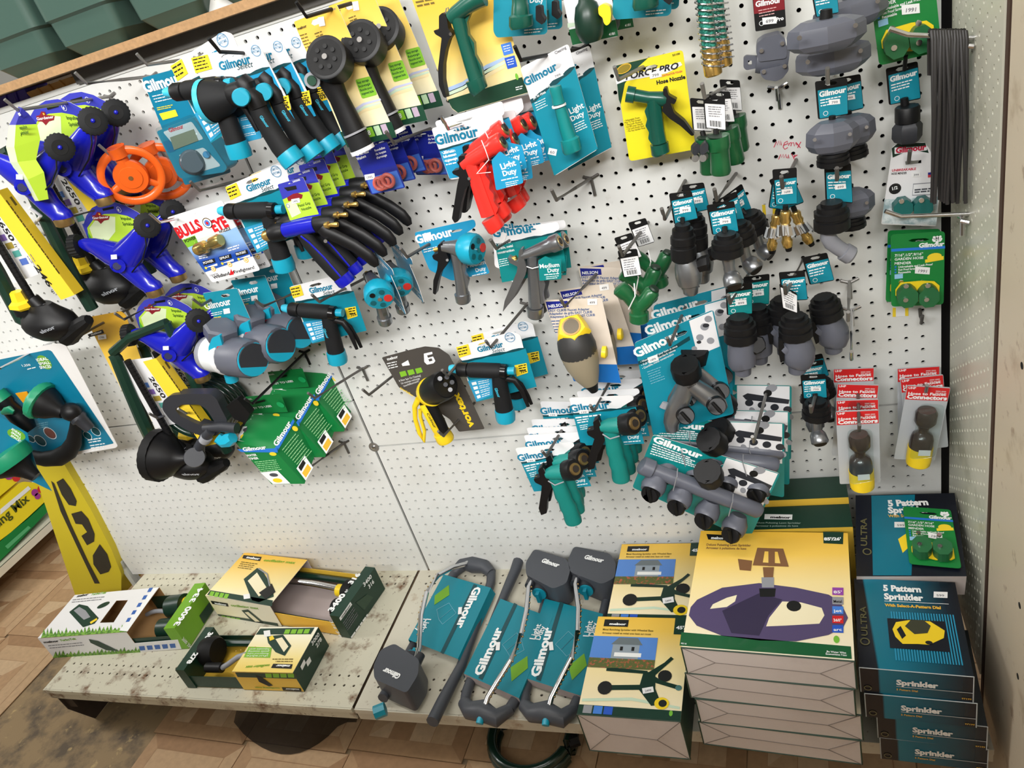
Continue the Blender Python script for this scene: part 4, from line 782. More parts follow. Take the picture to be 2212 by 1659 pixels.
# ---- yellow hose nozzle card
r = thing('pistol_nozzle', 'green pistol nozzle on bright yellow card by itself', 'nozzle', P(1400, 135, .05)); q = [(1328, 142), (1475, 107), (1503, 322), (1360, 348)]; pl = D(.05); YG = grad('yellow_green_card', [(0, (60, 130, 40)), (.16, (190, 200, 40)), (.35, (250, 232, 40)), (1, (250, 230, 50))], 'Z', -.20, .0)
b = MB(); b.out(pl, q, YG, 0, .0011, .006, [slot(q, .5, .1, .12, .02)]); DK = mat('bottle_green_print', (20, 66, 46), .4); b.pr(pl, [(1329, 142), (1400, 125), (1372, 150), (1350, 180), (1341, 225), (1337, 215)], DK, .0014); b.dot(pl, (1348, 148), 17, GOLD, .0017, ry=9, ang=12); b.dot(pl, (1348, 148), 15, mat('olive_gold', (150, 130, 40), .4), .0019, ry=7.5, ang=12)
b.pr(pl, [(1330, 172), (1360, 160), (1410, 150), (1470, 133), (1474, 140), (1440, 158), (1400, 166), (1350, 175), (1332, 182)], WHITE, .0017); b.tx(pl, 'FORCE PRO', (1352, 172), (1467, 147), BLKT, .002, bold=.03, shear=.25, h=13); b.tx(pl, 'CONTRACTOR TOUGH', (1429, 166), (1474, 155), RINK, .002, h=4); b.tx(pl, 'Hose Nozzle', (1419, 182), (1481, 169), BLKT, .002, bold=.04); b.tx(pl, '53100', (1453, 121), (1469, 117), BLKT, .002, h=4); sticker(b, pl, (1416, 161), 26, 13, 12, '799')
for k, t in enumerate(('• Adjustable From', '  Mist To Full Stream', '• Smooth Action', '  On/Off Lever Handle', '• Clip Locks Nozzle Open', '• Fits Any Garden Hose')): b.tx(pl, t, (1349 + 1.2 * k, 262 + 4.6 * k), (1382 + 2.4 * k, 255 + 4.4 * k), BLKT, .002, h=4, bold=0)
b.build('card', r); d = .078
MB().tp([(1354, 203, 17), (1371, 206, 17), (1372, 206, 13), (1400, 211, 13), (1432, 214, 16), (1440, 215, 13)], d, GREEN, n=20).build('barrel', r); MB().tp([(1412, 215, 15), (1416, 245, 15), (1421, 285, 15), (1425, 308, 16)], d, GREEN, n=12, rib=.05).build('grip', r); SOL(r, 'finger_grip', GREEN, [(1402, 222), (1392, 240), (1398, 258), (1394, 272), (1402, 286), (1400, 300), (1408, 312), (1420, 305), (1414, 235)], d - .005, d + .005, .002)
MB().tp([(1424, 310, 20), (1427, 330, 20), (1428, 333, 17)], d, GREEN, n=22).build('hose_collar', r); SOL(r, 'trigger', BLACK, [(1432, 192), (1440, 190), (1444, 206), (1462, 216), (1456, 226), (1448, 222), (1456, 244), (1478, 262), (1500, 292), (1494, 294), (1470, 272), (1446, 256), (1430, 240), (1434, 220)], d - .008, d + .008, .002, bev=.002)
hook((1420, 128), (1336, 172), 'hook through the bright yellow card', STEEL, d=.13)
# ---- hose protector springs
def spring(label, d):
    r = thing('hose_protector', label, 'hose fitting', P(1520, -20, d), 'wire wound hose protectors'); BR = blot('braided_green_hose', (16, 96, 84), (60, 160, 140), .5, .04, 260, .4); MB().tp([(1519, -40, 16), (1526, 50, 16), (1533, 108, 16)], d, BR, n=16).build('hose_stub', r, 'braided green hose')
    MB().tp([(1533, 102, 18), (1536, 118, 19), (1537, 132, 17), (1538, 136, 20), (1541, 160, 19), (1541.5, 163, 16)], d, BRASS, n=22).build('brass_thread', r); q = []
    for i in range(170):
        t = i / 169; x, y = 1520 + 20 * t, -30 + 172 * t; c = P(x, y, d); k = SW(c); a = t * 13 * 2 * math.pi; q.append(c + V((math.cos(a) * 22 * k, math.sin(a) * 22 * k, -math.cos(a) * 4 * k)))
    MB().tube(q, 2.1 * S(1530, 60, d), CHROME, n=7).build('wire_coil', r); return r
spg = spring('wire wound green hose protector with brass thread at the top', .11); dup(spg, 'second hose protector behind the first', shift(1533, 100, .11, 1556, 82, .06), skip=())
# ================================================================= middle of the board
def dupx(root, label, ref, to, rot=(0, 0, 0), skip=()):
    """copy so that the point seen at ref=(x,y,d) comes to lie at to=(x,y,d) after the turn"""
    off = P(*ref) - V(root.location); e = Matrix.Rotation(math.radians(rot[2]), 3, 'Z') @ Matrix.Rotation(math.radians(rot[1]), 3, 'Y') @ Matrix.Rotation(math.radians(rot[0]), 3, 'X')
    return dup(root, label, rot=rot, to=P(*to) - e @ off, skip=skip)
# ---- bullseye cards
def bulls(label, d):
    r = thing('bullseye_nozzle', label, 'nozzle', P(430, 462, d), 'bullseye nozzle cards'); pl = D(d); q = [(361, 470), (480, 432), (563, 583), (459, 610)]; b = MB(); b.out(pl, q, WHITE, 0, .0011, .005, [slot(q, .55, .07, .1, .02)])
    BG = grad('blue_fade_print', [(0, (235, 240, 248)), (.18, (60, 110, 190)), (.7, (20, 70, 170)), (1, (150, 190, 235))], 'Z', -.145, -.06); b.pr(pl, [lerp2(q, 0, .46), lerp2(q, .3, .44), lerp2(q, 1, .38), lerp2(q, 1, .80), lerp2(q, 0, .84)], BG, .0014); b.pr(pl, [lerp2(q, 0, .34), lerp2(q, .25, .33), lerp2(q, .22, .45), lerp2(q, 0, .46)], LGREEN, .0014)
    RL = mat('bright_red_print', (214, 30, 40), .4); b.tx(pl, 'BULLS', (389, 514), (441, 494), RL, .0018, bold=.05, h=24); b.tx(pl, 'EYE', (464, 500), (496, 487), RL, .0018, bold=.05, h=24); b.dot(pl, (449, 481), 12, BRASSD, .0018); b.dot(pl, (449, 481), 10, WT, .002); b.dot(pl, (449, 481), 7, mat('print_blue', (80, 130, 210), .4), .0022); b.dot(pl, (449, 481), 3.4, RL, .0024)
    b.tx(pl, 'POWER', (402, 524), (426, 515), BLKT, .0018, bold=.03); b.tx(pl, 'NOZZLE', (476, 503), (500, 495), BLKT, .0018, bold=.03)
    for k, t in enumerate(('POWER', 'SPRAY', 'PIN POINT')): x, y = 438 + 38 * k * .93, 564 - 9.5 * k; b.pr(pl, [(x, y), (x + 26, y - 7), (x + 29, y + 2), (x + 3, y + 9)], BLKT, .0018); b.tx(pl, t, (x + 4, y + 6), (x + 25, y), WT, .0021, h=5.5); b.dot(pl, (x + 24, y + 16), 6, GOLD, .0018); b.dot(pl, (x + 24, y + 16), 4, WT, .002, ring=.4); b.pr(pl, [(x + 5, y + 14), (x + 32, y + 4), (x + 33, y + 9)], WT, .0017); b.dot(pl, (x + 8, y + 14), 3, YEL, .0019)
    b.pr(pl, [lerp2(q, .02, .86), lerp2(q, .98, .82), lerp2(q, .98, .97), lerp2(q, .05, .98)], WHITE, .0016); b.tx(pl, 'Wildland', (463, 602), (498, 592), BLKT, .0019, bold=.03, h=7); b.tx(pl, 'Firefighters!', (508, 590), (552, 579), BLKT, .0019, bold=.02, h=7); b.tx(pl, 'Used by', (456, 596), (473, 591), INK, .0019, h=4); b.pr(pl, [(497, 594), (500, 580), (503, 586), (507, 582), (506, 592)], RL, .0019); b.ln(pl, (430, 553), (450, 549), 2, (1, 4), WT, 2); b.ln(pl, (492, 535), (518, 527), 2, (2, 5), WT, 2.4)
    b.build('card', r); MB().tp([(424, 541, 11), (428, 539, 14), (444, 533, 14), (446, 532, 8), (456, 527, 8), (458, 526, 13), (474, 519, 14), (477, 518, 12)], d + .014, BRASS, n=20).build('brass_nozzle', r, 'turned brass nozzle'); MB().out(D(d + .026), [(418, 520), (476, 500), (490, 520), (430, 552)], CLEAR, -.0005, 0, .008).build('blister', r); return r
bu = bulls('bullseye brass nozzle card, front of two', .14); dup(bu, 'bullseye brass nozzle card half hidden behind the front one', shift(460, 520, .14, 487, 514, .09)); hook((462, 455), (345, 480), 'hook of the bullseye cards', CHROME, d=.2)
# ---- blue and black pistol nozzles
def pistol(label, d):
    r = thing('pistol_nozzle', label, 'nozzle', P(630, 400, d - .02), 'blue and black pistol nozzles'); q = [(600, 398), (655, 382), (692, 468), (630, 484)]; pl = D(d - .02); b = MB(); b.out(pl, q, INDIGO, 0, .001, .003, [slot(q, .5, .06, .12, .015)], PAPER)
    b.pr(pl, [lerp2(q, 0, .38), lerp2(q, .5, .32), lerp2(q, 1, .36), lerp2(q, 1, 1), lerp2(q, 0, 1)], LIME, .0013); b.pr(pl, [lerp2(q, .05, .5), lerp2(q, .4, .45), lerp2(q, .45, .8), lerp2(q, .1, .85)], LIMEW, .0015); b.pr(pl, [(621, 426), (634, 418), (644, 416), (655, 420), (653, 428), (640, 430), (624, 434)], MAROON, .0017); sticker(b, pl, (640, 433), 18, 10, 10, '1495'); b.tx(pl, 'Pistol Grip', (646, 447), (672, 440), gl, .0017, h=6); b.tx(pl, 'Nozzle', (654, 455), (674, 449), gl, .0017, h=6); b.tx(pl, 'GARDENER', (634, 394), (650, 389), WT, .0016, h=4); b.dot(pl, (623, 444), 4.5, INDIGO, .0017, ring=.2); b.pr(pl, [(614, 405), (640, 400), (642, 408), (622, 412)], BLKT, .0016); b.build('card', r)
    MB().tp([(570, 512, 8), (574, 510, 12), (588, 506, 13)], d, BRASS, n=18).build('brass_tip', r); MB().tp([(586, 506, 17), (592, 504, 20), (608, 500, 20), (616, 498, 17)], d, BLACK, n=10).build('adjust_collar', r); MB().tp([(616, 498, 16), (650, 491, 17), (682, 485, 17)], d, BLUE, n=20).build('barrel', r, 'glossy blue barrel')
    MB().tp([(680, 486, 18), (695, 485, 20), (715, 484, 19), (726, 485, 14)], d, BLACK, n=14, e=.8).build('rear_housing', r); MB().tp([(702, 487, 6, d + .016), (710, 486, 8, d + .016), (712, 486, 4, d + .016), (726, 485, 6, d + .016), (730, 485, 5, d + .016)], d, BRASS, n=12).build('adjust_nut', r, 'brass nuts')
    MB().tp([(652, 500, 15), (668, 522, 18), (695, 553, 20), (722, 580, 22), (742, 600, 21)], d, RUB, n=16, e=.8).build('grip', r); MB().tp([(650, 510, 2, d + .012), (668, 524, 2, d + .0165), (700, 556, 2, d + .019), (736, 598, 2.2, d + .02)], d, BLUE, n=6).build('blue_stripe', r); MB().tp([(738, 596, 22), (748, 608, 22), (752, 613, 19)], d, BLUE, n=18, e=.85).build('hose_collar', r)
    MB().tp([(694, 492, 14), (704, 502, 17), (730, 513, 15), (765, 531, 15), (795, 552, 15), (808, 566, 13), (814, 575, 7)], d + .008, BLACK, n=14, e=.6).build('lever', r, 'long smooth black lever'); MB().tp([(703, 521, 5, d + .012), (703, 521, 4, d + .02)], d, CHROME, n=12).build('rivet', r); return r
pn = pistol('blue and black pistol nozzle, front one of five', .20)
for k, (x, y, dd) in enumerate(((728, 465, .17), (750, 443, .14), (766, 421, .11), (786, 402, .08))): dup(pn, 'blue and black pistol nozzle, %s of five counted from the front' % ('second', 'third', 'fourth', 'last')[k], shift(708, 486, .2, x, y, dd))
hook((720, 300), (705, 325), 'hook end above the pistol nozzles', DSTEEL, d=.12)
# ---- tap timers
OFFW = mat('timer_white', (224, 228, 230), .35)
def tap_timer(label, d):
    r = thing('tap_timer', label, 'timer', P(500, 640, d - .03), 'mechanical tap timers on teal cards'); q = [(438, 633), (512, 622), (596, 782), (500, 800)]; pl = D(d - .03); b = MB(); b.out(pl, [(438, 633), (512, 622), (549, 706), (596, 782), (520, 800), (470, 700)], TEAL, 0, .0011, .003, [slot(q, .6, .07, .13, .02)], PAPER); b.tx(pl, 'Gilmour', (446, 668), (502, 656), WT, .0016, bold=.03); sticker(b, pl, (491, 671), 14, 11, 10); b.ln(pl, (456, 676), (482, 671), 2, (1, 4), WT, 1.6); b.ln(pl, (462, 685), (480, 682), 2, (1, 5), YEL, 1.8); b.build('card', r)
    MB().tp([(446, 762, 30, d - .012), (452, 763, 38, d - .01), (462, 764, 40, d - .006)], d, GREYL, n=28).tp([(462, 764, 39, d - .006), (492, 768, 41, d + .008)], d, OFFW, n=28).build('body', r, 'white timer body')
    SOL(r, 'teal_panel', AQUA, [(458, 730), (474, 724), (482, 752), (470, 792), (452, 782), (450, 750)], d + .02, d + .032, .004); MB().tx(YAW(470, 765, d + .036, -20), 'Gilmour', (467, 748), (480, 782), mat('red_lettering', (200, 30, 50), .5), .001, h=8).build('lettering', r)
    MB().tp([(490, 768, 43, d + .006), (500, 769, 43, d + .011)], d, WHITE, n=30).build('scale_ring', r, 'white scale ring'); MB().tp([(499, 769, 42, d + .011), (504, 770, 43, d + .013), (540, 775, 42, d + .03), (546, 776, 39, d + .033)], d, GREY, n=40, rib=.025).build('dial', r, 'ribbed grey dial'); MB().tp([(546, 776, 38, d + .033), (548, 776, 37, d + .034)], d, AQUA, n=30).tp([(547, 776, 35, d + .034), (549, 776.5, 35, d + .0352)], d, CHARD, n=30).build('dial_face', r)
    MB().tp([(480, 736, 16), (479, 728, 18)], d, OFFW, n=16).tp([(479, 729, 30), (479, 724, 33), (478, 706, 33), (478, 702, 28)], d, GREY, n=14, rib=.12).build('tap_collar', r, 'lobed grey tap collar'); MB().tp([(498, 808, 14), (502, 822, 14)], d - .005, AQUA, n=16).build('outlet', r); MB().tp([(492, 740, 1.5, d + .02), (476, 758, 1.5, d + .035), (478, 790, 1.5, d + .03)], d, STICK, n=6).build('cable_tie', r); return r
tt = tap_timer('tap timer with white body and grey dial, front of three', .16); dup(tt, 'tap timer showing its dial, middle of three', shift(553, 777, .16, 611, 747, .11)); dup(tt, 'tap timer, last of three beside the tip nozzle card', shift(553, 777, .16, 652, 719, .06)); hook((515, 610), (435, 660), 'hook of the tap timers', d=.17)
# ---- metal nozzles with teal pattern wheel
def wheelnoz(label, d):
    r = thing('pattern_nozzle', label, 'nozzle', P(980, 490, d - .03), 'metal nozzles with teal pattern wheel'); q = [(895, 502), (1027, 473), (1060, 590), (925, 618)]
    def ex(b, pl): b.tx(pl, 'Gilmour', (901, 526), (981, 507), WT, .0016, bold=.035); b.ln(pl, (915, 538), (945, 531), 2, (1, 5), WT, 2); b.tx(pl, 'Medium', (1010, 578), (1050, 569), WT, .0016, bold=.02); b.tx(pl, 'Duty', (1029, 587), (1051, 582), WT, .0016, bold=.02); b.ln(pl, (1020, 594), (1054, 586), 1, (1, 4), WT, 2); sticker(b, pl, (924, 510), 18, 16, 14)
    gcard(r, q, d - .03, None, white=TEALB, outline=[(895, 502), (1025, 473), (1029, 488), (1005, 505), (1040, 545), (1059, 590), (1012, 598), (977, 606), (928, 583)], extra=ex, sl=(.66, .13, .1, .02))
    MB().tp([(956, 533, 11), (972, 534, 14), (990, 536, 20), (1008, 538, 28)], d, ZINC, n=20).tp([(985, 545, 13), (990, 575, 12), (996, 610, 13), (999, 635, 14)], d, ZINC, n=14).build('body', r, 'cast zinc body'); MB().tp([(998, 634, 17), (1001, 650, 16.5), (1001.5, 653, 14)], d, ZINC, n=20).build('hose_collar', r); SOL(r, 'finger_grip', ZINC, [(1002, 555), (1006, 575), (1004, 590), (1012, 605), (1010, 620), (1002, 632), (994, 600)], d - .004, d + .004)
    MB().tp([(1006, 537, 30, d), (1010, 537, 34, d + .002), (1026, 539, 34, d + .007), (1030, 539.5, 31, d + .008)], d, AQUA, n=44, rib=.02).build('pattern_wheel', r, 'teal pattern wheel'); f = MB(); c = P(1030, 539.5, d + .008); a = (P(1030, 539.5, d + .008) - P(1006, 537, d)).normalized(); k = SW(c); u = a.cross(V((0, 0, 1))).normalized(); w = u.cross(a)
    f.tube([c, c + a * .001], 30 * k, TEAL, n=30); f.tube([c + a * .0008, c + a * .004], 5 * k, CHROME, n=12)
    for i, m in enumerate((mat('red_spot', (205, 50, 44), .4), mat('teal_dark', (10, 90, 100), .4), BLKM, mat('teal_dark', (10, 90, 100), .4), mat('teal_dark', (10, 90, 100), .4))): t = math.radians(-10 + 72 * i); f.tube([c + a * .0008 + (u * -math.cos(t) + w * math.sin(t)) * 19 * k, c + a * .0022 + (u * -math.cos(t) + w * math.sin(t)) * 19 * k], (10 if i == 0 else 6.5) * k, m, n=14)
    f.build('pattern_face', r)
    SOL(r, 'trigger', BLACK, [(945, 530), (954, 525), (962, 543), (970, 560), (964, 574), (952, 590), (946, 610), (941, 637), (935, 634), (936, 606), (944, 582), (946, 565), (936, 560), (933, 552), (946, 548)], d - .007, d + .007, .002, bev=.002); MB().tp([(938, 540, 5), (948, 538, 5)], d, BRASS, n=12).build('adjust_nut', r); MB().tp([(966, 562, 3, d + .006), (966, 562, 3, d + .011)], d, CHROME, n=10).build('rivet', r); MB().tp([(958, 545, 1), (968, 522, 1), (974, 520, 1), (970, 532, 1)], d, STEEL, n=6).build('wire_clip', r); return r
wn = wheelnoz('metal nozzle with teal pattern wheel on light blue card by itself', .15); dupx(wn, 'metal nozzle with teal pattern wheel, front of two beside the long levers', (1030, 539, .158), (820, 644, .19), (0, 14, -48)); dupx(wn, 'metal nozzle with teal pattern wheel, rear of two beside the long levers', (1030, 539, .158), (862, 619, .13), (0, 14, -48)); hook((990, 490), (880, 555), 'hook of the lone pattern wheel nozzle', d=.2, plate=False)
# ---- silver nozzles
def silver(label, d):
    r = thing('silver_nozzle', label, 'nozzle', P(1130, 490, d - .025), 'all-metal nozzles'); q = [(1065, 500), (1208, 478), (1225, 585), (1085, 610)]
    def ex(b, pl):
        for k, t in enumerate(('• Trusted for', 'durable, metal', 'construction')): b.tx(pl, t, (1072 + 2 * k, 530 + 9 * k), (1106 + 3 * k, 523 + 9 * k), WT, .0019, h=6)
        b.ln(pl, (1078, 560), (1098, 556), 4, (.6, 4.5), WT, 1.5); sticker(b, pl, (1087, 512), 12, 22, -20)
    gcard(r, q, d - .025, .24, TEALG, .2, ((1066, 512), (1155, 499)), sl=(.55, .08, .1, .022), outline=[(1065, 500), (1206, 478), (1210, 494), (1190, 505), (1170, 512), (1130, 560), (1125, 605), (1109, 612), (1088, 582), (1069, 576)], extra=ex)
    t = MB(); pl = D(d + .014); t.out(pl, [(1163, 562), (1178, 553), (1195, 560), (1212, 558), (1213, 602), (1166, 606)], TEALG, 0, .001, .002); t.tx(pl, 'Medium', (1167, 579), (1209, 575), WT, .0014, bold=.02); t.tx(pl, 'Duty', (1184, 588), (1209, 585), WT, .0014, bold=.02); t.ln(pl, (1176, 592), (1209, 589), 1, (0, 4), WT, 2, .0014); t.ln(pl, (1180, 597), (1209, 594), 2, (0, 4), WT, 1.4, .0014); t.build('duty_tag', r)
    MB().tp([(1128, 552, 10), (1145, 547, 12), (1172, 536, 14), (1188, 530, 16), (1192, 528, 19), (1208, 522, 19), (1210, 521, 16)], d, ZINC, n=20).tp([(1150, 552, 12), (1152, 590, 12), (1155, 630, 14), (1157, 662, 15)], d, ZINC, n=10, rib=.06).build('body', r, 'cast metal body'); SOL(r, 'finger_grip', ZINC, [(1163, 560), (1172, 580), (1168, 600), (1176, 618), (1172, 638), (1176, 655), (1160, 660), (1156, 600)], d - .004, d + .004); MB().tp([(1208, 522, 13), (1211, 520.6, 12)], d, BRASSD, n=16).tp([(1210, 521, 8), (1212, 520, 7)], d, mat('dark_bore', (30, 22, 16), .6), n=14).build('spray_bore', r)
    MB().tp([(1156, 664, 19), (1157, 682, 18), (1157, 685, 15)], d, ZINC, n=20).build('hose_collar', r); SOL(r, 'trigger', ZINC, [(1121, 541), (1128, 538), (1132, 560), (1138, 580), (1134, 596), (1120, 622), (1106, 648), (1086, 674), (1090, 650), (1106, 612), (1116, 588), (1118, 576), (1101, 568), (1096, 556), (1119, 566)], d - .007, d + .007, .002, bev=.002); MB().tp([(1107, 560, 6), (1116, 557, 6)], d, BRASS, n=12).build('adjust_nut', r); MB().tp([(1138, 576, 1.2, d + .012), (1150, 580, 1.2, d + .017), (1165, 576, 1.2, d + .012)], d, STICK, n=6).build('cable_tie', r); return r
sv = silver('all-metal nozzle on teal card, front of two', .15); dup(sv, 'all-metal nozzle on teal card, mostly hidden behind the front one', shift(1208, 522, .15, 1222, 514, .10), (0, 2, 0)); hook((1150, 487), (1072, 537), 'hook of the all-metal nozzles', d=.19, plate=False)
# ---- faucet adapters on cream cards
CREAM = mat('cream_card', (226, 214, 200), .5); TAUPE = mat('taupe_rubber', (150, 140, 118), .5); CBLUE = mat('card_blue', (24, 110, 190), .4)
def adapter(label, d):
    r = thing('faucet_adapter', label, 'adapter', P(1225, 655, d - .02), 'faucet adapters on cream cards'); q = [(1174, 648), (1300, 643), (1342, 827), (1240, 823)]; pl = D(d - .02); b = MB(); b.out(pl, q, CREAM, 0, .0011, .002); b.pr(pl, [lerp2(q, 0, .78), lerp2(q, 1, .78), lerp2(q, 1, .998), lerp2(q, 0, .998)], CBLUE, .0014); b.pr(pl, [(1179, 651), (1226, 649), (1229, 662), (1184, 668)], mat('navy_print', (30, 40, 140), .3), .0014); b.tx(pl, 'NELSON', (1186, 664), (1221, 660), WT, .0017, bold=.03)
    DB = mat('slate_blue_lettering', (50, 90, 150), .5)
    for k, t in enumerate(('EASY CLIK® Faucet Adapter', 'Adaptador de grifo EASY CLIK®', 'Adaptateur de robinet EASY CLIK®')): b.tx(pl, t, (1185 + 2 * k, 673 + 6.6 * k), (1274 + 6 * k, 669 + 6.4 * k), DB, .0016, h=6, bold=.02)
    b.ln(pl, (1191, 692), (1212, 691), 5, (2, 6), DB, 2); sticker(b, pl, (1280, 651), 21, 13, 2, '499'); b.build('card', r); k = d + .014
    MB().tp([(1237, 716, 30, k), (1241, 732, 39, k), (1246, 748, 42, k), (1250, 762, 41, k)], k, mat('soft_black', (48, 48, 48), .5), n=26).build('shoulder', r, 'soft black shoulder'); MB().tp([(1250, 761, 41, k), (1258, 785, 37, k), (1268, 810, 28, k), (1276, 828, 18, k)], k, TAUPE, n=24).build('rubber_body', r, 'taupe rubber body'); MB().tp([(1274, 824, 19, k), (1280, 836, 13, k), (1284, 845, 9, k)], k, BLACK, n=18).tp([(1250, 756, 3, k + .027), (1262, 795, 3, k + .022), (1276, 830, 3, k + .012)], k, BLACK, n=8).build('tip', r)
    c = P(1237, 712, k); s = SW(c); ax = V((.12, -.62, .78)).normalized(); MB().tube([c - ax * .006, c + ax * .006, c + ax * .012, c + ax * .0125], [34 * s, 30 * s, 25 * s, 20 * s], YELP, n=10, rib=.18).build('flange', r, 'yellow lobed flange'); MB().tube([c + ax * .008, c + ax * .014, c + ax * .0142], [21 * s, 21 * s, 17 * s], BRASSD, n=22).tube([c + ax * .010, c + ax * .0146], 17 * s, mat('inner_seal', (110, 100, 84), .5), n=20).build('threaded_seat', r); MB().tp([(1300, 760, 13, k), (1309, 761, 14, k), (1312, 761, 9, k)], k, YELP, n=16).build('push_button', r, 'yellow push button'); return r
PROD = ('shoulder', 'rubber_body', 'tip', 'flange', 'threaded_seat', 'push_button')
ad = adapter('flanged faucet adapter on cream card, front of four', .15); dupx(ad, 'flanged faucet adapter on cream card, second of four', (1308, 761, .164), (1342, 722, .092), (0, -6, 0)); dupx(ad, 'flanged faucet adapter on cream card, third of four', (1308, 761, .164), (1368, 692, .06), (0, 5, 0), PROD); dupx(ad, 'flanged faucet adapter on cream card, last of four', (1308, 761, .164), (1390, 668, .035), (0, -6, 0), PROD); hook((1300, 580), (1220, 662), 'hook of the cream adapter cards', d=.17, plate=False)
# ---- yellow six-pattern nozzle on a dark grey card
r = thing('pattern_nozzle', 'yellow and black nozzle on dark grey card with a big white 6', 'nozzle', P(900, 765, .09)); pl = D(.09); DG = mat('graphite_card', (74, 70, 66), .5); b = MB(); b.out(pl, [(825, 772), (880, 757), (918, 748), (948, 751), (970, 766), (985, 795), (1047, 926), (992, 932), (972, 905), (900, 858), (862, 836)], DG, 0, .0011, .003); b.pr(pl, [(916, 763), (934, 759), (935, 764), (923, 767), (925, 772), (936, 769), (941, 779), (937, 784), (923, 787), (917, 781)], WT, .0015, .001); b.pr(pl, [(926, 775), (933, 773), (935, 778), (928, 780)], DG, .0018); b.tx(pl, 'melnor', (838, 778), (861, 772), WT, .0015, bold=.03)
b.ln(pl, (836, 784), (858, 779), 3, (2, 5), WT, 2); b.pr(pl, [(868, 785), (882, 777), (886, 788), (870, 790)], WT, .0015)
for k in range(3): x = 863 + 17 * k; b.pr(pl, [(x, 803 - 3.6 * k), (x + 13, 800 - 3.6 * k), (x + 17, 810 - 3.6 * k), (x + 4, 814 - 3.6 * k)], LGREEN, .0015)
for k, t in enumerate(('A New Spin On Cleaning!', 'Un nouveau nettoyage', 'tourbillonnant!')): b.tx(pl, t, (863 + 5 * k, 824 + 5.5 * k), (910 - 2 * k, 812 + 6 * k), WT, .0015, h=5, bold=0)
b.tx(pl, 'vortex', (1026, 921), (990, 846), YELP, .0015, bold=.04, h=18); b.tx(pl, 'tourbillon', (864, 838), (892, 856), YELP, .0016, h=6); b.build('card', r); d = .13
MB().tp([(925, 850, 25, d - .02), (938, 843, 32, d - .005), (956, 834, 33, d + .018), (962, 831, 30, d + .022)], d, BLACK, n=30).build('spray_head', r); MB().tp([(927, 849, 30, d - .018), (932, 846, 32.5, d - .012)], d, YELP, n=30).build('head_ring', r, 'yellow ring'); f = MB(); f.tp([(961, 831.5, 29, d + .0215), (963, 830.5, 28, d + .0235)], d, BLKG, n=28)
for x, y in ((950, 818), (965, 815), (976, 826), (972, 842), (957, 846), (962, 831)): f.tp([(x, y, 5.5, d + .023), (x + .6, y - .3, 5, d + .026)], d, GREYL if x == 950 or x == 972 else CHARD, n=12)
f.build('pattern_face', r); MB().tp([(915, 858, 16), (928, 880, 18), (945, 912, 18), (956, 936, 17)], d - .005, BLACK, n=16, e=.8).build('grip', r); MB().tp([(912, 876, 7, d + .008), (925, 900, 8, d + .01), (940, 928, 8, d + .01), (946, 940, 7, d + .006)], d, YELP, n=10, e=.5).tx(D(d + .016), 'Colourwave'[:6], (921, 893), (938, 925), BLKT, 0, h=6).build('grip_inlay', r, 'yellow grip inlay'); MB().tp([(954, 934, 19), (962, 948, 20), (964, 952, 18)], d - .004, YELP, n=20).build('hose_collar', r); MB().tp([(905, 862, 8), (896, 878, 6), (897, 905, 5), (906, 935, 5), (916, 952, 5), (917, 930, 4), (908, 900, 4), (908, 885, 5)], d, YELP, n=10).build('front_lever', r)
hook((870, 795), (797, 853), 'empty hook left of the graphite card', d=.17); hook((1025, 870), (958, 942), 'hook in front of the yellow and black nozzle', d=.17, plate=False); hook((785, 795), (680, 860), 'hook above the green timer boxes, right side', d=.17); hook((745, 955), (672, 1008), 'hook below the green timer boxes', d=.13); hook((660, 760), (545, 872), 'hook through the green timer box tabs', BLACK, d=.2)
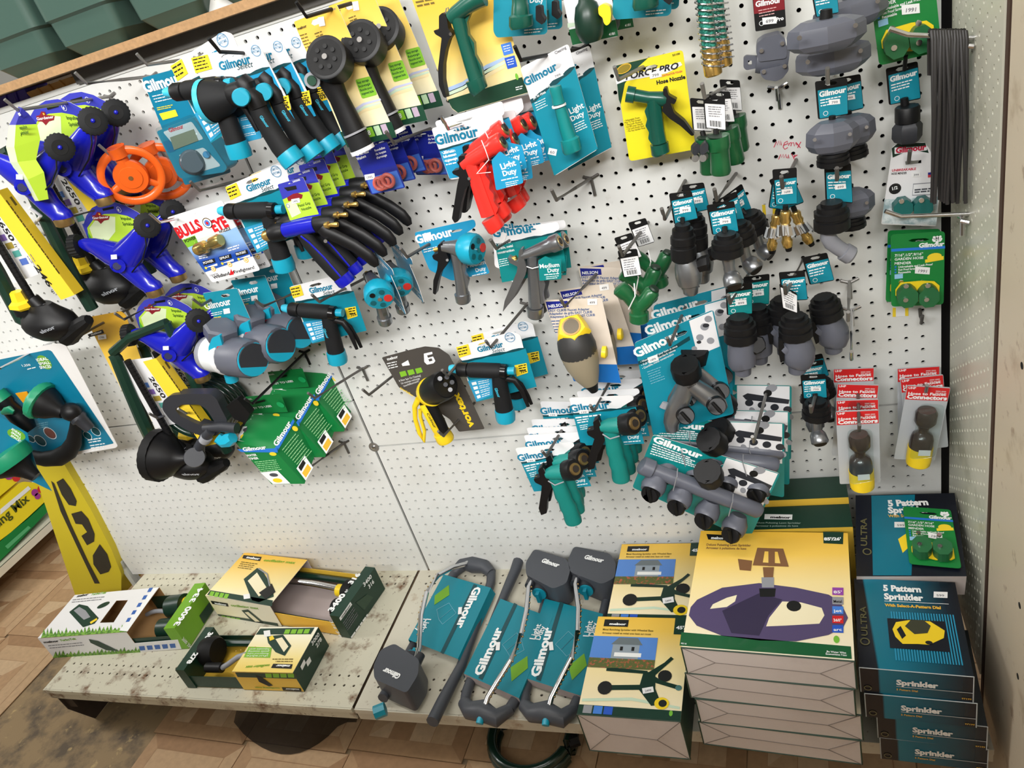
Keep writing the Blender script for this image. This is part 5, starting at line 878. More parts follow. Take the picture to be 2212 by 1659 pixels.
# ---- green water timer boxes
BGRN = mat('box_green', (20, 124, 62), .4); BGRND = mat('box_green_dark', (14, 92, 46), .45); BBLUE = mat('box_blue_stripe', (40, 120, 215), .4)
def timer_box(label):
    r = thing('timer_box', label, 'box', P(560, 860, .12), 'green water timer boxes'); A = P(508, 955, .19), P(594, 974, .19), P(658, 1045, .19), P(587, 1046, .19); K = P(542, 894, .12), P(635, 902, .12), P(680, 984, .12); K4 = K[2] + (A[3] - A[2]); b = MB(); b.add([*A, K[0], K[1], K[2], K4], [(3, 2, 1, 0), (0, 1, 5, 4), (1, 2, 6, 5), (7, 4, 5, 6)[::-1], (3, 0, 4, 7)[::-1]], BGRN)
    pf = Pl(A[3], A[2] - A[3], A[0] - A[3]); b.pr(pf, [(513, 970), (598, 968), (601, 977), (521, 976)], BBLUE, .0008); b.tx(pf, 'Gilmour', (527, 974), (577, 969), WT, .0012, bold=.04, h=10); b.tx(pf, 'WATER', (534, 986), (556, 984), WT, .001, bold=.03, h=6); b.tx(pf, 'TIMER', (540, 993), (560, 991), WT, .001, bold=.03, h=6); b.ln(pf, (550, 997), (598, 992), 6, (2.4, 4), mat('mint_print', (150, 210, 150), .5), 1.8, .001); b.dot(pf, (590, 980), 9, YEL, .001, ry=5); b.pr(pf, [(563, 1020), (600, 1016), (628, 1044), (590, 1045)], WT, .001); b.dot(pf, (600, 1037), 12, YELP, .0013, ry=6); b.dot(pf, (592, 1025), 11, CHAR, .0015, ry=5)
    pt = Pl(A[0], A[1] - A[0], K[0] - A[0]); b.pr(pt, [(510, 952), (525, 922), (556, 920), (543, 956)], WT, .001); b.dot(pt, (527, 944), 8, YELP, .0013, ry=6); b.dot(pt, (534, 930), 9, CHAR, .0015, ry=6); b.tx(pt, 'WATER', (545, 903), (563, 901), WT, .001, h=7, bold=.03); b.tx(pt, 'TIMER', (541, 911), (557, 909), WT, .001, h=7, bold=.03); b.ln(pt, (540, 915), (572, 912), 3, (-1, 4), mat('mint_print', (150, 210, 150), .5), 1.8, .001); b.dot(pt, (597, 897), 8, YEL, .001, ry=4); b.dot(pt, (600, 915), 9, mat('bubble_green', (30, 165, 95), .4), .0008); b.pr(pt, [(562, 940), (577, 938), (575, 948), (560, 950)], mat('pale_blue_print', (150, 200, 235), .4), .001)
    ps = Pl(A[1], K[1] - A[1], A[1] - A[2]); b.pr(ps, [(592, 970), (633, 905), (636, 911), (598, 977)], BBLUE, .0008); b.tx(ps, 'Gilmour', (598, 965), (630, 914), WT, .0012, bold=.04, h=12); b.dot(ps, (637, 926), 5, YEL, .001, ry=7); b.ln(ps, (609, 972), (640, 934), 9, (4.4, 4.4), mat('mint_print', (150, 210, 150), .5), 1.6, .001, .2); b.pr(ps, [(640, 1012), (658, 984), (676, 1010), (660, 1038)], WT, .001); b.pr(ps, [(644, 1010), (654, 993), (660, 1000), (650, 1018)], BLKT, .0013); b.pr(ps, [(652, 1022), (664, 1002), (672, 1012), (660, 1032)], GOLD, .0013); b.build('carton', r)
    b = MB(); T1, T2 = P(530, 857, .135), P(606, 850, .135); b.add([K[0], P(622, 890, .125), T2, T1], [(0, 1, 2, 3)], BGRN); pk = Pl(K[0], P(622, 890, .125) - K[0], T1 - K[0]); b.tx(pk, 'EASY TO USE!', (541, 884), (588, 878), WT, .001, bold=.03, h=6); b.tx(pk, 'MODEL', (534, 864), (546, 862), WT, .001, h=4); b.dot(pk, (606, 874), 9, mat('bubble_green', (30, 165, 95), .4), .0006); b.pr(pk, [(550, 868), (572, 862), (573, 866), (552, 872)], BLKM, .0008); b.build('hang_tab', r); return r
tb = timer_box('green water timer box, front of three'); dup(tb, 'green water timer box, middle of three', shift(594, 974, .19, 641, 917, .12)); dup(tb, 'green water timer box, last of three', shift(594, 974, .19, 684, 862, .055))
# ---- teal rubber grip nozzles
def rubber_nozzle(label, d):
    r = thing('rubber_nozzle', label, 'nozzle', P(1300, 870, d - .03), 'teal rubber grip nozzles'); q = [(1229, 859), (1368, 853), (1392, 958), (1256, 962)]
    def ex(b, pl):
        b.ln(pl, (1243, 900), (1300, 893), 1, (1, 5), WT, 3); b.ln(pl, (1246, 906), (1272, 902), 2, (1.4, 5), WT, 2.4); b.ln(pl, (1252, 918), (1270, 915), 3, (1, 4), WT, 1.5); b.tx(pl, 'Medium', (1343, 940), (1380, 934), WT, .0019, bold=.02); b.tx(pl, 'Duty', (1358, 948), (1382, 944), WT, .0019, bold=.02); b.ln(pl, (1347, 953), (1385, 950), 1, (1, 4), WT, 2); sticker(b, pl, (1262, 888), 20, 8, 3, '199')
    gcard(r, q, d - .03, .32, TEAL, .22, ((1233, 889), (1318, 880)), sl=(.55, .12, .1, .03), outline=[(1229, 859), (1366, 853), (1370, 862), (1340, 880), (1350, 920), (1380, 926), (1392, 957), (1346, 960), (1290, 930), (1252, 934)], extra=ex)
    MB().tp([(1298, 922, 11), (1315, 920, 17), (1340, 918, 19), (1352, 917, 19)], d, TGREEN, n=18).tp([(1318, 928, 17), (1324, 955, 17), (1328, 975, 19), (1331, 985, 17), (1335, 1000, 20), (1338, 1012, 18), (1341, 1028, 20), (1342, 1036, 19)], d, TGREEN, n=18, e=.85).build('rubber_grip', r, 'moulded teal rubber grip'); MB().tp([(1349, 917, 24, d - .003), (1366, 915, 25, d + .01), (1370, 914.5, 22, d + .012)], d, BLACK, n=24).build('spray_collar', r); MB().tp([(1369, 914.5, 15, d + .012), (1372, 914, 14, d + .0135)], d, BRASSD, n=18).tp([(1371, 914, 9, d + .013), (1373, 913.7, 8, d + .0145)], d, mat('dark_bore', (30, 22, 16), .6), n=14).build('spray_bore', r, 'brass bore')
    SOL(r, 'trigger', BLACK, [(1281, 912), (1292, 904), (1300, 928), (1308, 948), (1302, 962), (1290, 985), (1284, 1012), (1270, 1016), (1267, 1000), (1278, 968), (1284, 948), (1270, 940), (1267, 932), (1283, 928)], d - .007, d + .007, .002, bev=.002); MB().tp([(1273, 930, 5), (1284, 928, 5)], d, BRASS, n=12).build('adjust_nut', r); MB().tp([(1302, 938, 1.6, d + .01), (1318, 948, 1.6, d + .02), (1338, 942, 1.6, d + .012)], d, GREYL, n=6).build('cable_tie', r); MB().tp([(1292, 930, 1.3), (1288, 912, 1.3), (1294, 908, 1.3), (1300, 925, 1.3)], d + .004, STEEL, n=6).build('wire_clip', r); return r
rb = rubber_nozzle('teal rubber grip nozzle, front one of the right-hand row', .17)
for k, (x, y, dd) in enumerate(((1380, 899, .13), (1386, 876, .095), (1394, 856, .06))): dup(rb, 'teal rubber grip nozzle, %s in the right-hand row from the front' % ('second', 'third', 'last')[k], shift(1367, 915, .17, x, y, dd))
for k, (x, y, dd, rt) in enumerate(((1240, 1014, .20, 12), (1258, 992, .175, 8), (1262, 978, .15, 6), (1270, 962, .125, 4), (1288, 925, .09, 2))): dupx(rb, 'teal rubber grip nozzle, %s in the left-hand row from the front' % ('first', 'second', 'third', 'fourth', 'last')[k], (1367, 915, .18), (x, y, dd), (0, -rt + 6, 0))
hook((1330, 800), (1283, 888), 'hook of the right-hand rubber nozzle row', d=.2, plate=False); hook((1240, 885), (1180, 985), 'hook of the left-hand rubber nozzle row', d=.23, plate=False)
# ---- two-way metal splitters
def splitter(label, d):
    r = thing('hose_splitter', label, 'splitter', P(1460, 720, d - .02), 'two-way splitters on teal cards'); q = [(1370, 740), (1541, 668), (1586, 893), (1411, 939)]; pl = D(d - .02); b = MB(); b.out(pl, q, TEAL, 0, .0011, .006, [slot(q, .55, .1, .1, .02)], PAPER); wave = [lerp2(q, 0, .2), lerp2(q, .3, .21), lerp2(q, .66, .15), lerp2(q, .66, .19), lerp2(q, .3, .25), lerp2(q, 0, .24)]; b.pr(pl, wave, TEALD, .0014); b.pr(pl, [lerp2(q, .69, .01), lerp2(q, .985, .01), lerp2(q, .99, .35), lerp2(q, .71, .36)], WHITE, .0014)
    for (x, y, R) in ((1530, 688, 8), (1522, 705, 9), (1512, 728, 8), (1535, 735, 8), (1500, 752, 6)): b.dot(pl, (x, y), R, GREYL, .0017)
    b.dot(pl, (1525, 702), 7, CHARD, .0019, ry=5); b.dot(pl, (1510, 738), 5, CHARD, .0019, ry=4); b.tx(pl, 'Gilmour', (1375, 772), (1470, 728), WT, .0018, bold=.04)
    for k, t in enumerate(('• Water more of your lawn at once', '• Full flow on standard valves', '• Durable, metal construction')): b.tx(pl, t, (1385 + 2 * k, 783 + 7 * k), (1464 - 4 * k, 748 + 8.5 * k), WT, .0017, h=5, bold=.01)
    b.ln(pl, (1398, 802), (1430, 790), 6, (1.6, 5), mat('pale_teal_print', (120, 180, 200), .5), 1.6); sticker(b, pl, (1411, 774), 22, 13, 20, '1499'); b.build('card', r); k = d + .01
    c = P(1482, 800, k); s = SW(c); ax = V((0, -.35, .94)).normalized(); MB().tube([c - ax * .018, c - ax * .012, c + ax * .012, c + ax * .016, c + ax * .0162, c + ax * .004], [24 * s, 31 * s, 31 * s, 29 * s, 22 * s, 20 * s], BLACK, n=24, rib=.03).build('tap_collar', r, 'black ribbed tap collar'); MB().tp([(1484, 818, 17), (1478, 845, 21), (1466, 872, 22), (1455, 898, 21), (1450, 912, 17), (1452, 928, 14)], k, ZINC, n=20).tp([(1488, 826, 18), (1510, 842, 20), (1535, 860, 22), (1552, 876, 20), (1560, 884, 15)], k, ZINC, n=20).build('body', r, 'cast zinc two-way body')
    for n_, (x, y, R) in enumerate(((1549, 878, 20), (1482, 899, 19))): MB().tp([(x - 4, y - 5, R, k + .012), (x, y, R, k + .026), (x, y, R * .9, k + .028)], k, BLACK, n=22).tp([(x - 10, y - 8, 4, k + .029), (x + 10, y + 14, 5, k + .031)], k, BLKM, n=8).build('valve_knob', r)
    MB().tp([(1436, 882, 12), (1440, 870, 9)], k - .01, GREYL, n=12, e=.4).build('lever_tab', r); b = MB(); b.tx(D(k + .023), 'Gilmour', (1487, 840), (1505, 830), BLKT, 0, h=5); b.build('lettering', r); return r
spl = splitter('two-way metal splitter on teal card, front of three', .14); dupx(spl, 'two-way splitter card with white picture corner, middle of three', (1541, 668, .12), (1578, 640, .08), (0, 8, 0)); dupx(spl, 'two-way splitter card, last of three behind the others', (1541, 668, .12), (1592, 612, .045), (0, 10, 0)); hook((1490, 640), (1447, 745), 'hook of the splitter cards', d=.19, plate=False)
# ---- four-way manifolds
def manifold(label, d):
    r = thing('hose_manifold', label, 'manifold', P(1560, 985, d - .02), 'four-way manifolds on teal cards'); q = [(1411, 938), (1685, 1022), (1618, 1166), (1366, 1052)]; pl = D(d - .02); b = MB(); b.out(pl, q, TEALG, 0, .0011, .006, [slot(q, .52, .12, .06, .04)], PAPER); b.pr(pl, [lerp2(q, .58, .01), lerp2(q, .985, .01), lerp2(q, .985, .55), lerp2(q, .58, .52)], WHITE, .0014); b.pr(pl, [lerp2(q, .01, .17), lerp2(q, .57, .15), lerp2(q, .57, .2), lerp2(q, .01, .22)], mat('deep_teal_print', (8, 104, 108), .4), .0014); b.tx(pl, 'Gilmour', (1409, 952), (1514, 990), WT, .0018, bold=.045, h=17)
    for k in range(5): b.ln(pl, (1411 - k * 1.5, 957 + 5 * k), (1500 + 3 * k, 990 + 5 * k), 1, (-1, 3), WT, 2.2, .0017, .1, seed=k)
    b.dot(pl, (1640, 1015), 13, GREYL, .0017, ry=10); b.pr(pl, [(1572, 1012), (1585, 1010), (1668, 1048), (1662, 1056), (1576, 1022)], CHARD, .0018)
    for k in range(4): x, y = 1580 + 25 * k, 1030 + 12 * k; b.dot(pl, (x, y), 9, CHARD, .0019); b.dot(pl, (x, y + 16), 6, GREYL, .0018, ry=8)
    b.dot(pl, (1628, 1022), 9, BLKT, .002); b.build('card', r); k = d + .012
    MB().tp([(1412, 1015, 15), (1480, 1042, 17), (1540, 1066, 18), (1600, 1088, 17), (1638, 1103, 17), (1644, 1106, 12)], k, GREY, n=20).build('manifold_pipe', r, 'grey manifold pipe'); MB().tp([(1385, 1003, 17), (1388, 1005, 20), (1410, 1014, 20), (1412, 1015, 17)], k, GREY, n=18, rib=.03).build('end_cap', r)
    for i, (x, y) in enumerate(((1411, 1052), (1467, 1080), (1526, 1110), (1585, 1140))):
        v = MB().tp([(x + 12, y - 28, 16, k), (x + 6, y - 12, 25, k + .005), (x, y, 27, k + .012), (x - 4, y + 10, 24, k + .02)], k, GREY, n=22).build('valve', r, 'grey ball valve'); MB().tp([(x - 3, y + 9, 20, k + .019), (x - 7, y + 17, 20, k + .03), (x - 8, y + 18, 17, k + .032)], k, BLACK, n=20).tp([(x - 10, y + 5, 4, k + .034), (x - 5, y + 32, 5, k + .034)], k, BLKM, n=8).build('valve_knob', v)
    c = P(1532, 1026, k + .012); s = SW(c); ax = V((-.05, -.5, .86)).normalized(); MB().tube([c - ax * .03, c - ax * .014, c - ax * .012, c + ax * .014, c + ax * .018, c + ax * .0182, c + ax * .004], [18 * s, 22 * s, 29 * s, 30 * s, 28 * s, 21 * s, 19 * s], BLACK, n=24, rib=.04).build('tap_collar', r, 'black ribbed tap collar')
    for x, y in ((1462, 1020), (1582, 1075)): MB().tp([(x + 2, y - 8, 1.2, k + .01), (x, y + 10, 1.2, k + .03), (x - 8, y + 40, 1.2, k + .02)], k, GREYL, n=6).build('cable_tie', r)
    return r
mf = manifold('four-way manifold on teal card tilted in front of the others', .19); dupx(mf, 'four-way manifold hanging level, second from the front', (1685, 1022, .17), (1694, 913, .118), (0, -19, 0)); dupx(mf, 'four-way manifold card with white picture, third from the front', (1685, 1022, .17), (1706, 888, .078), (0, -19, 0)); dupx(mf, 'four-way manifold card farthest back, beside the black elbow fitting', (1685, 1022, .17), (1710, 832, .04), (0, -19, 0)); hook((1660, 830), (1628, 955), 'hook of the manifold cards', STEEL, d=.22, plate=False)
# ================================================================= right part of the board
def tagcard(root, q, d, label=TEAL, top=.24, title=None, price=None, lines=3, yaw=0, white=False, name='tag'):
    """small black-framed hang tag with a printed label"""
    pl = D(d) if not yaw else YAW(q[0][0], q[0][1], d, yaw); b = MB(); b.out(pl, q, BLKM, 0, .0012, .003, [slot(q, .5, .1, .2, .05)]); L = [lerp2(q, .06, top), lerp2(q, .985, top - .04), lerp2(q, .985, .97), lerp2(q, .06, .98)]; b.pr(pl, L, WHITE if white else label, .0015, .001)
    if white:
        b.ln(pl, lerp2(L, .15, .1), lerp2(L, .85, .1), 5, (.5, 5), INK, 1.8)
        for k in range(12): b.pr(pl, [lerp2(L, .2 + .05 * k, .68), lerp2(L, .2 + .05 * k + .02 + .015 * (k % 3 == 0), .68), lerp2(L, .2 + .05 * k + .02 + .015 * (k % 3 == 0), .92), lerp2(L, .2 + .05 * k, .92)], BLKT, .0018)
    else:
        b.tx(pl, 'Gilmour', *(title or (lerp2(L, .04, .24), lerp2(L, .97, .22))), WT, .0018, bold=.045); A, B = lerp2(L, .06, .34), lerp2(L, .8, .33); b.ln(pl, A, B, lines, (.6, 6), WT, 2.4)
        if price: c = lerp2(L, .55, .5); sticker(b, pl, c, 24, 11, 6, price)
        b.dot(pl, lerp2(L, .22, .85), 5, WT, .0017, ring=.2)
    b.build(name, root); return root
def cap(root, pts, d, name='tap_collar', m=None):
    (x0, y0, _), (x1, y1, _) = pts[0], pts[-1]; R = max(p[2] for p in pts); L = lambda t: (x0 + (x1 - x0) * t, y0 + (y1 - y0) * t)
    q = [(*L(t), R * f) for t, f in ((.0, .62), (.12, .62), (.13, .84), (.3, .86), (.33, 1.0), (.52, 1.0), (.54, .94), (.60, .94), (.62, 1.03), (.94, 1.03), (1, .86))]
    return MB().tp(q, d, m or BLACK, n=28, rib=.04).build(name, root, 'black ribbed collar')
# ---- silver shut-off valves
def silver_valve(label, d):
    r = thing('metal_valve', label, 'valve', P(1470, 425, d), 'metal shut-off valves'); tagcard(r, [(1445, 418), (1494, 412), (1508, 472), (1456, 484)], d - .005, price='999')
    cap(r, [(1474, 484, 16), (1476, 500, 20), (1477, 505, 25), (1478, 520, 26), (1477, 555, 26), (1477, 562, 22)], d + .012); MB().tp([(1479, 560, 21), (1484, 575, 27), (1488, 595, 29), (1490, 612, 25), (1491, 616, 18), (1492, 632, 16), (1492, 635, 13)], d + .012, ZINC, n=22).build('body', r, 'cast metal body'); MB().tp([(1508, 575, 14, d + .012), (1520, 570, 16, d + .014), (1530, 568, 17, d + .015), (1532, 568, 14, d + .015)], d, BLACK, n=14, rib=.1).build('valve_knob', r); MB().tp([(1474, 470, 5, d), (1475, 490, 5, d + .008)], d, BLKM, n=8).build('strap', r); return r
a = silver_valve('metal shut-off valve under black and teal tag, front of two', .16); dup(a, 'metal shut-off valve, rear of two left of the outlet elbows', shift(1478, 520, .16, 1504, 498, .10)); hook((1480, 390), (1436, 473), 'hook of the metal shut-off valves', d=.21, plate=False)
# ---- metal outlet elbows
def outlet(label, d, m=ZINC):
    r = thing('outlet_elbow', label, 'elbow', P(1560, 448, d), 'metal outlet elbows'); tagcard(r, [(1526, 443), (1586, 434), (1596, 500), (1538, 507)], d - .004, price='799'); cap(r, [(1569, 504, 18), (1570, 512, 26), (1571, 520, 31), (1572, 545, 32), (1572, 552, 27)], d + .012)
    MB().tp([(1572, 550, 15), (1575, 575, 12), (1578, 592, 13)], d + .012, m, n=16).build('pipe', r); MB().tp([(1577, 590, 14, d + .012), (1580, 598, 19, d + .016), (1585, 614, 21, d + .026), (1586, 618, 18, d + .028)], d, m, n=22).tp([(1586, 617, 16, d + .0275), (1586.5, 619, 15, d + .029)], d, mat('dark_bore', (30, 22, 16), .6), n=18).build('outlet_ring', r, 'threaded metal outlet'); MB().tp([(1565, 490, 6, d), (1567, 508, 6, d + .008)], d, BLKM, n=8).build('strap', r); return r
ob = outlet('metal outlet elbow under black and teal tag, front of three', .17); dupx(ob, 'metal outlet elbow, middle of three', (1572, 530, .182), (1600, 505, .13), (0, -8, 25)); dupx(ob, 'metal outlet elbow, last of three beside the brass couplers', (1572, 530, .182), (1625, 482, .08), (0, -14, 40)); hook((1590, 375), (1548, 432), 'hook of the outlet elbows', d=.2, plate=False)
e1 = dupx(ob, 'black collared elbow low on the right, in front of two more tags', (1572, 530, .182), (1765, 885, .14), (0, 2, 0)); dupx(ob, 'black collared elbow low on the right, behind the front one', (1572, 530, .182), (1762, 855, .09), (0, 14, 30)); dupx(ob, 'black collared elbow low on the right, farthest back', (1572, 530, .182), (1775, 838, .05), (0, -10, 0)); hook((1775, 800), (1752, 890), 'hook of the black collared elbows', d=.2, plate=False)
# ---- green Y connectors
def ycon(label, d):
    r = thing('y_connector', label, 'connector', P(1360, 545, d), 'green Y connectors'); tagcard(r, [(1334, 541), (1376, 537), (1387, 594), (1347, 599)], d, white=True, top=.3)
    MB().tp([(1336, 620, 14), (1338, 622, 18), (1352, 634, 18), (1356, 638, 15), (1376, 660, 16)], d + .012, FGREEN, n=18).tp([(1412, 626, 13), (1409, 630, 17), (1396, 648, 17), (1380, 664, 17)], d + .012, FGREEN, n=18).tp([(1379, 658, 17), (1380, 674, 17), (1380, 676, 21), (1381, 692, 21), (1381, 695, 17)], d + .012, FGREEN, n=20, rib=.03).build('body', r, 'dark green Y body'); MB().tp([(1413, 624, 12), (1415, 621, 10)], d + .012, mat('dark_green_bore', (8, 40, 24), .5), n=16).build('thread_bore', r); MB().tp([(1370, 612, 1.4, d + .02), (1372, 640, 1.4, d + .03), (1358, 668, 1.4, d + .02)], d, STICK, n=6).build('cable_tie', r); return r
yc = ycon('green Y connector with white barcode tag, front of three', .18); dupx(yc, 'green Y connector with grass printed tag, middle of three', (1409, 630, .192), (1414, 584, .13), (0, -12, 0)); dupx(yc, 'green Y connector with white tag, last of three', (1409, 630, .192), (1440, 552, .085), (0, -10, 0)); hook((1400, 480), (1345, 552), 'hook of the green Y connectors', d=.22, plate=False)
# ---- green hose shut-offs with white tags
def gshut(label, d, grass=True):
    r = thing('green_shutoff', label, 'valve', P(1545, 212, d), 'green hose shut-offs with white tags'); tagcard(r, [(1518, 203), (1566, 209), (1568, 282), (1524, 276)], d, white=True, top=.27); MB().tp([(1546, 280, 6, d), (1549, 305, 6, d + .01)], d, BLKM, n=8).build('strap', r); MB().tp([(1550, 298, 23), (1550, 294, 25), (1552, 312, 25), (1553, 322, 24), (1554, 325, 21), (1556, 352, 21), (1557, 370, 22), (1557, 376, 19)], d + .014, FGREEN, n=24).build('body', r, 'dark green threaded cup'); MB().tp([(1550, 294.5, 21), (1550, 293, 21)], d + .014, mat('dark_green_bore', (8, 40, 24), .5), n=20).build('bore', r); SOL(r, 'lever', CHARD, [(1512, 318), (1522, 308), (1530, 312), (1530, 326), (1518, 336), (1512, 332)], d + .016, d + .03, .002); MB().tp([(1522, 338, 9, d + .02), (1518, 342, 8, d + .03)], d, STEEL, n=12).build('pivot', r); return r
gs = gshut('green hose shut-off with barcode tag, nearest of four under the hose spring', .17); dupx(gs, 'green hose shut-off with turned white tag, left beside the nearest one', (1550, 295, .184), (1526, 297, .14), (0, 0, 14)); dupx(gs, 'green hose shut-off with grass printed tag, third of four', (1550, 295, .184), (1572, 278, .10), (0, -8, 0)); dupx(gs, 'green hose shut-off with grey tag, farthest of four', (1550, 295, .184), (1588, 252, .05), (0, -4, 0)); hook((1575, 185), (1522, 210), 'hook of the green hose shut-offs', STEEL, d=.2, plate=False)
# ---- grey plastic valves
def gvalve(label, d):
    r = thing('plastic_valve', label, 'valve', P(1597, 618, d), 'grey plastic shut-off valves'); tagcard(r, [(1567, 617), (1625, 610), (1625, 678), (1570, 680)], d - .004, label=TEALG, price='899'); cap(r, [(1597, 684, 22), (1598, 690, 29), (1599, 700, 33), (1600, 728, 33), (1600, 736, 28)], d + .012); MB().tp([(1600, 734, 26), (1601, 745, 28), (1602, 768, 30), (1603, 785, 29), (1603, 790, 24), (1605, 791, 18), (1605, 806, 17), (1605, 808, 14)], d + .012, GREY, n=24).build('body', r, 'grey plastic body'); MB().tp([(1628, 745, 18, d), (1634, 745, 20, d + .014), (1635, 745, 17, d + .017)], d, BLACK, n=10, rib=.08).build('valve_knob', r); return r
gv = gvalve('grey valve under green tag, front of two', .16); dup(gv, 'grey valve showing its black knob, rear of two', shift(1600, 710, .16, 1637, 688, .10)); hook((1625, 580), (1577, 655), 'hook of the grey valves', d=.21, plate=False)
def yvalve(label, d):
    r = thing('y_valve', label, 'valve', P(1710, 605, d), 'grey Y valves'); tagcard(r, [(1682, 588), (1738, 584), (1745, 647), (1690, 650)], d - .004); cap(r, [(1716, 680, 22), (1717, 686, 29), (1718, 700, 33), (1719, 724, 33), (1719, 729, 27)], d + .012); MB().tp([(1719, 727, 27), (1721, 740, 31), (1724, 758, 35), (1725, 776, 33), (1724, 786, 27), (1722, 788, 19), (1722, 802, 18), (1722, 804, 15)], d + .012, GREY, n=24).tp([(1704, 748, 18), (1694, 756, 17)], d + .018, GREY, n=16).build('body', r, 'grey plastic body'); SOL(r, 'lever', BLKM, [(1682, 738), (1690, 734), (1695, 752), (1694, 780), (1686, 784), (1682, 762)], d + .012, d + .028, .002); return r
yv = yvalve('grey Y valve with white back tag, front of three', .16); w = MB(); tagcard(yv, [(1683, 612), (1722, 634), (1722, 676), (1690, 664)], .172, white=True, name='back_tag', top=.12); dup(yv, 'grey Y valve showing at the left behind the front one', shift(1718, 700, .16, 1693, 664, .10), skip=('back_tag', 'tag')); dup(yv, 'grey Y valve showing at the right behind the front one', shift(1718, 700, .16, 1768, 662, .10), (0, -8, 0), skip=('back_tag',)); hook((1735, 560), (1697, 634), 'hook of the grey Y valves', d=.21, plate=False)
# ---- brass and crystal couplers
CRY = mat('crystal_plastic', (225, 230, 232), .05, 0, spec=.8, alpha=.45)
def crystal(label, d):
    r = thing('brass_coupler', label, 'coupler', P(1695, 392, d), 'brass couplers with crystal clamps'); tagcard(r, [(1668, 366), (1721, 362), (1722, 441), (1674, 443)], d - .002, top=.3, price='1699'); MB().tp([(1697, 444, 6), (1697, 458, 6)], d + .006, BLKM, n=8).build('strap', r); MB().tp([(1697, 456, 10), (1697, 460, 12), (1697, 470, 10), (1697, 476, 12), (1697, 484, 9), (1698, 500, 9), (1699, 515, 9), (1700, 520, 12), (1702, 532, 10), (1703, 536, 6)], d + .01, BRASS, n=18).build('brass_body', r); b = MB()
    for i in range(7): a = -1.3 + i * .43; c = P(1697 + math.sin(a) * 19, 497 + abs(math.sin(a)) * 3, d + .006 + .012 * math.cos(a)); k = SW(c); b.box(c, V((math.cos(a), math.sin(a) * .8, .15 * math.sin(a))) * 6.5 * k, V((0, 1, 0)) * 4 * k, V((-.25 * math.sin(a), 0, 1)) * 11 * k, CRY if i % 2 else CHROME)
    b.build('crystal_clamp', r, 'clear faceted clamp'); MB().tp([(1703, 534, 8), (1704, 542, 6)], d + .01, BLKM, n=12).build('end_plug', r); return r
cr = crystal('brass coupler with crystal clamp under the front teal tag', .15); dupx(cr, 'brass coupler at the left of the front crystal one', (1697, 470, .16), (1676, 478, .11), (0, 12, 0)); dupx(cr, 'brass coupler at the right of the front crystal one', (1697, 470, .16), (1722, 470, .10), (0, -20, 0)); hook((1720, 345), (1690, 405), 'hook of the brass couplers', d=.18, plate=False)
# ---- clamp couplings
def clampc(label, d):
    r = thing('clamp_coupling', label, 'coupling', P(1795, 190, d), 'grey clamp couplings with teal tags'); tagcard(r, [(1760, 176), (1830, 168), (1832, 247), (1767, 258)], d - .002, price='799'); MB().tp([(1798, 250, 7), (1797, 276, 8)], d + .01, BLKM, n=8).build('strap', r); b = MB().tp([(1797, 262, 30), (1797, 270, 44), (1798, 280, 53), (1798, 308, 54), (1799, 322, 44), (1799, 328, 34)], d + .02, GREY, n=8, e=.62); b.build('clamp_shell', r, 'faceted grey clamp shell', sharp=18)
    for x, y, q in ((1760, 302, .03), (1836, 290, .026)): MB().tp([(x, y, 5, d + .02 + q), (x, y, 4, d + .026 + q)], d, CHROME, n=12).build('screw', r)
    cap(r, [(1799, 324, 30), (1799, 330, 32), (1800, 350, 31), (1800, 356, 24)], d + .018, 'thread_collar'); return r
cc = clampc('grey clamp coupling with black collar, front one above the elbow', .14); dup(cc, 'grey clamp coupling peeping out right behind the front one', shift(1798, 300, .14, 1828, 288, .08), (0, -4, 0)); hook((1800, 160), (1788, 178), 'hook of the grey clamp couplings', STEEL, d=.18, plate=False)
def bigclamp(label, d):
    r = thing('clamp_coupling', label, 'coupling', P(1785, -20, d), 'wide grey clamp couplings at the top'); b = MB().tp([(1783, 40, 50), (1783, 52, 76), (1784, 62, 80), (1785, 88, 80), (1786, 100, 66), (1786, 108, 48)], d + .02, GREY, n=8, e=.55); b.build('clamp_shell', r, 'faceted grey clamp shell', sharp=18)
    for x, y, q in ((1727, 82, .035), (1848, 55, .028)): MB().tp([(x, y, 6, d + .02 + q), (x, y, 5, d + .026 + q)], d, CHROME, n=12).build('screw', r)
    MB().tp([(1785, 20, 12), (1784, 44, 14)], d + .02, BLKM, n=10).build('strap', r); tagcard(r, [(1748, -40), (1806, -46), (1812, 28), (1762, 38)], d, title=((1760, -10), (1802, -14))); return r
bc = bigclamp('wide grey clamp coupling uppermost at the top edge, in front', .17); dup(bc, 'wide grey clamp coupling below the front one at the top', shift(1784, 80, .17, 1798, 130, .12), skip=('tag',)); dup(bc, 'wide grey clamp coupling at the right behind the others at the top', shift(1784, 80, .17, 1826, 36, .08), (0, -6, 0), skip=('tag',))
r = thing('clamp_coupling', 'single grey clamp with mounting ear under the dark red card', 'coupling', P(1660, 10, .05)); pl = D(.045); b = MB(); q = [(1622, -40), (1692, -44), (1698, 57), (1632, 68)]; b.out(pl, q, BLKM, 0, .0011, .002); b.pr(pl, [(1625, -30), (1692, -34), (1695, 20), (1629, 30)], mat('dark_red_print', (130, 24, 34), .4), .0014); b.tx(pl, 'Gilmour', (1632, 15), (1688, 4), WT, .0017, bold=.04); b.ln(pl, (1638, 22), (1678, 14), 3, (1, 6), mat('pink_print', (220, 170, 170), .5), 2); b.tx(pl, 'Pro', (1677, 46), (1693, 42), WT, .0017, bold=.04); sticker(b, pl, (1662, 44), 30, 15, 6, '699'); b.dot(pl, (1645, 50), 5, WT, .0017, ring=.2); b.build('card', r)
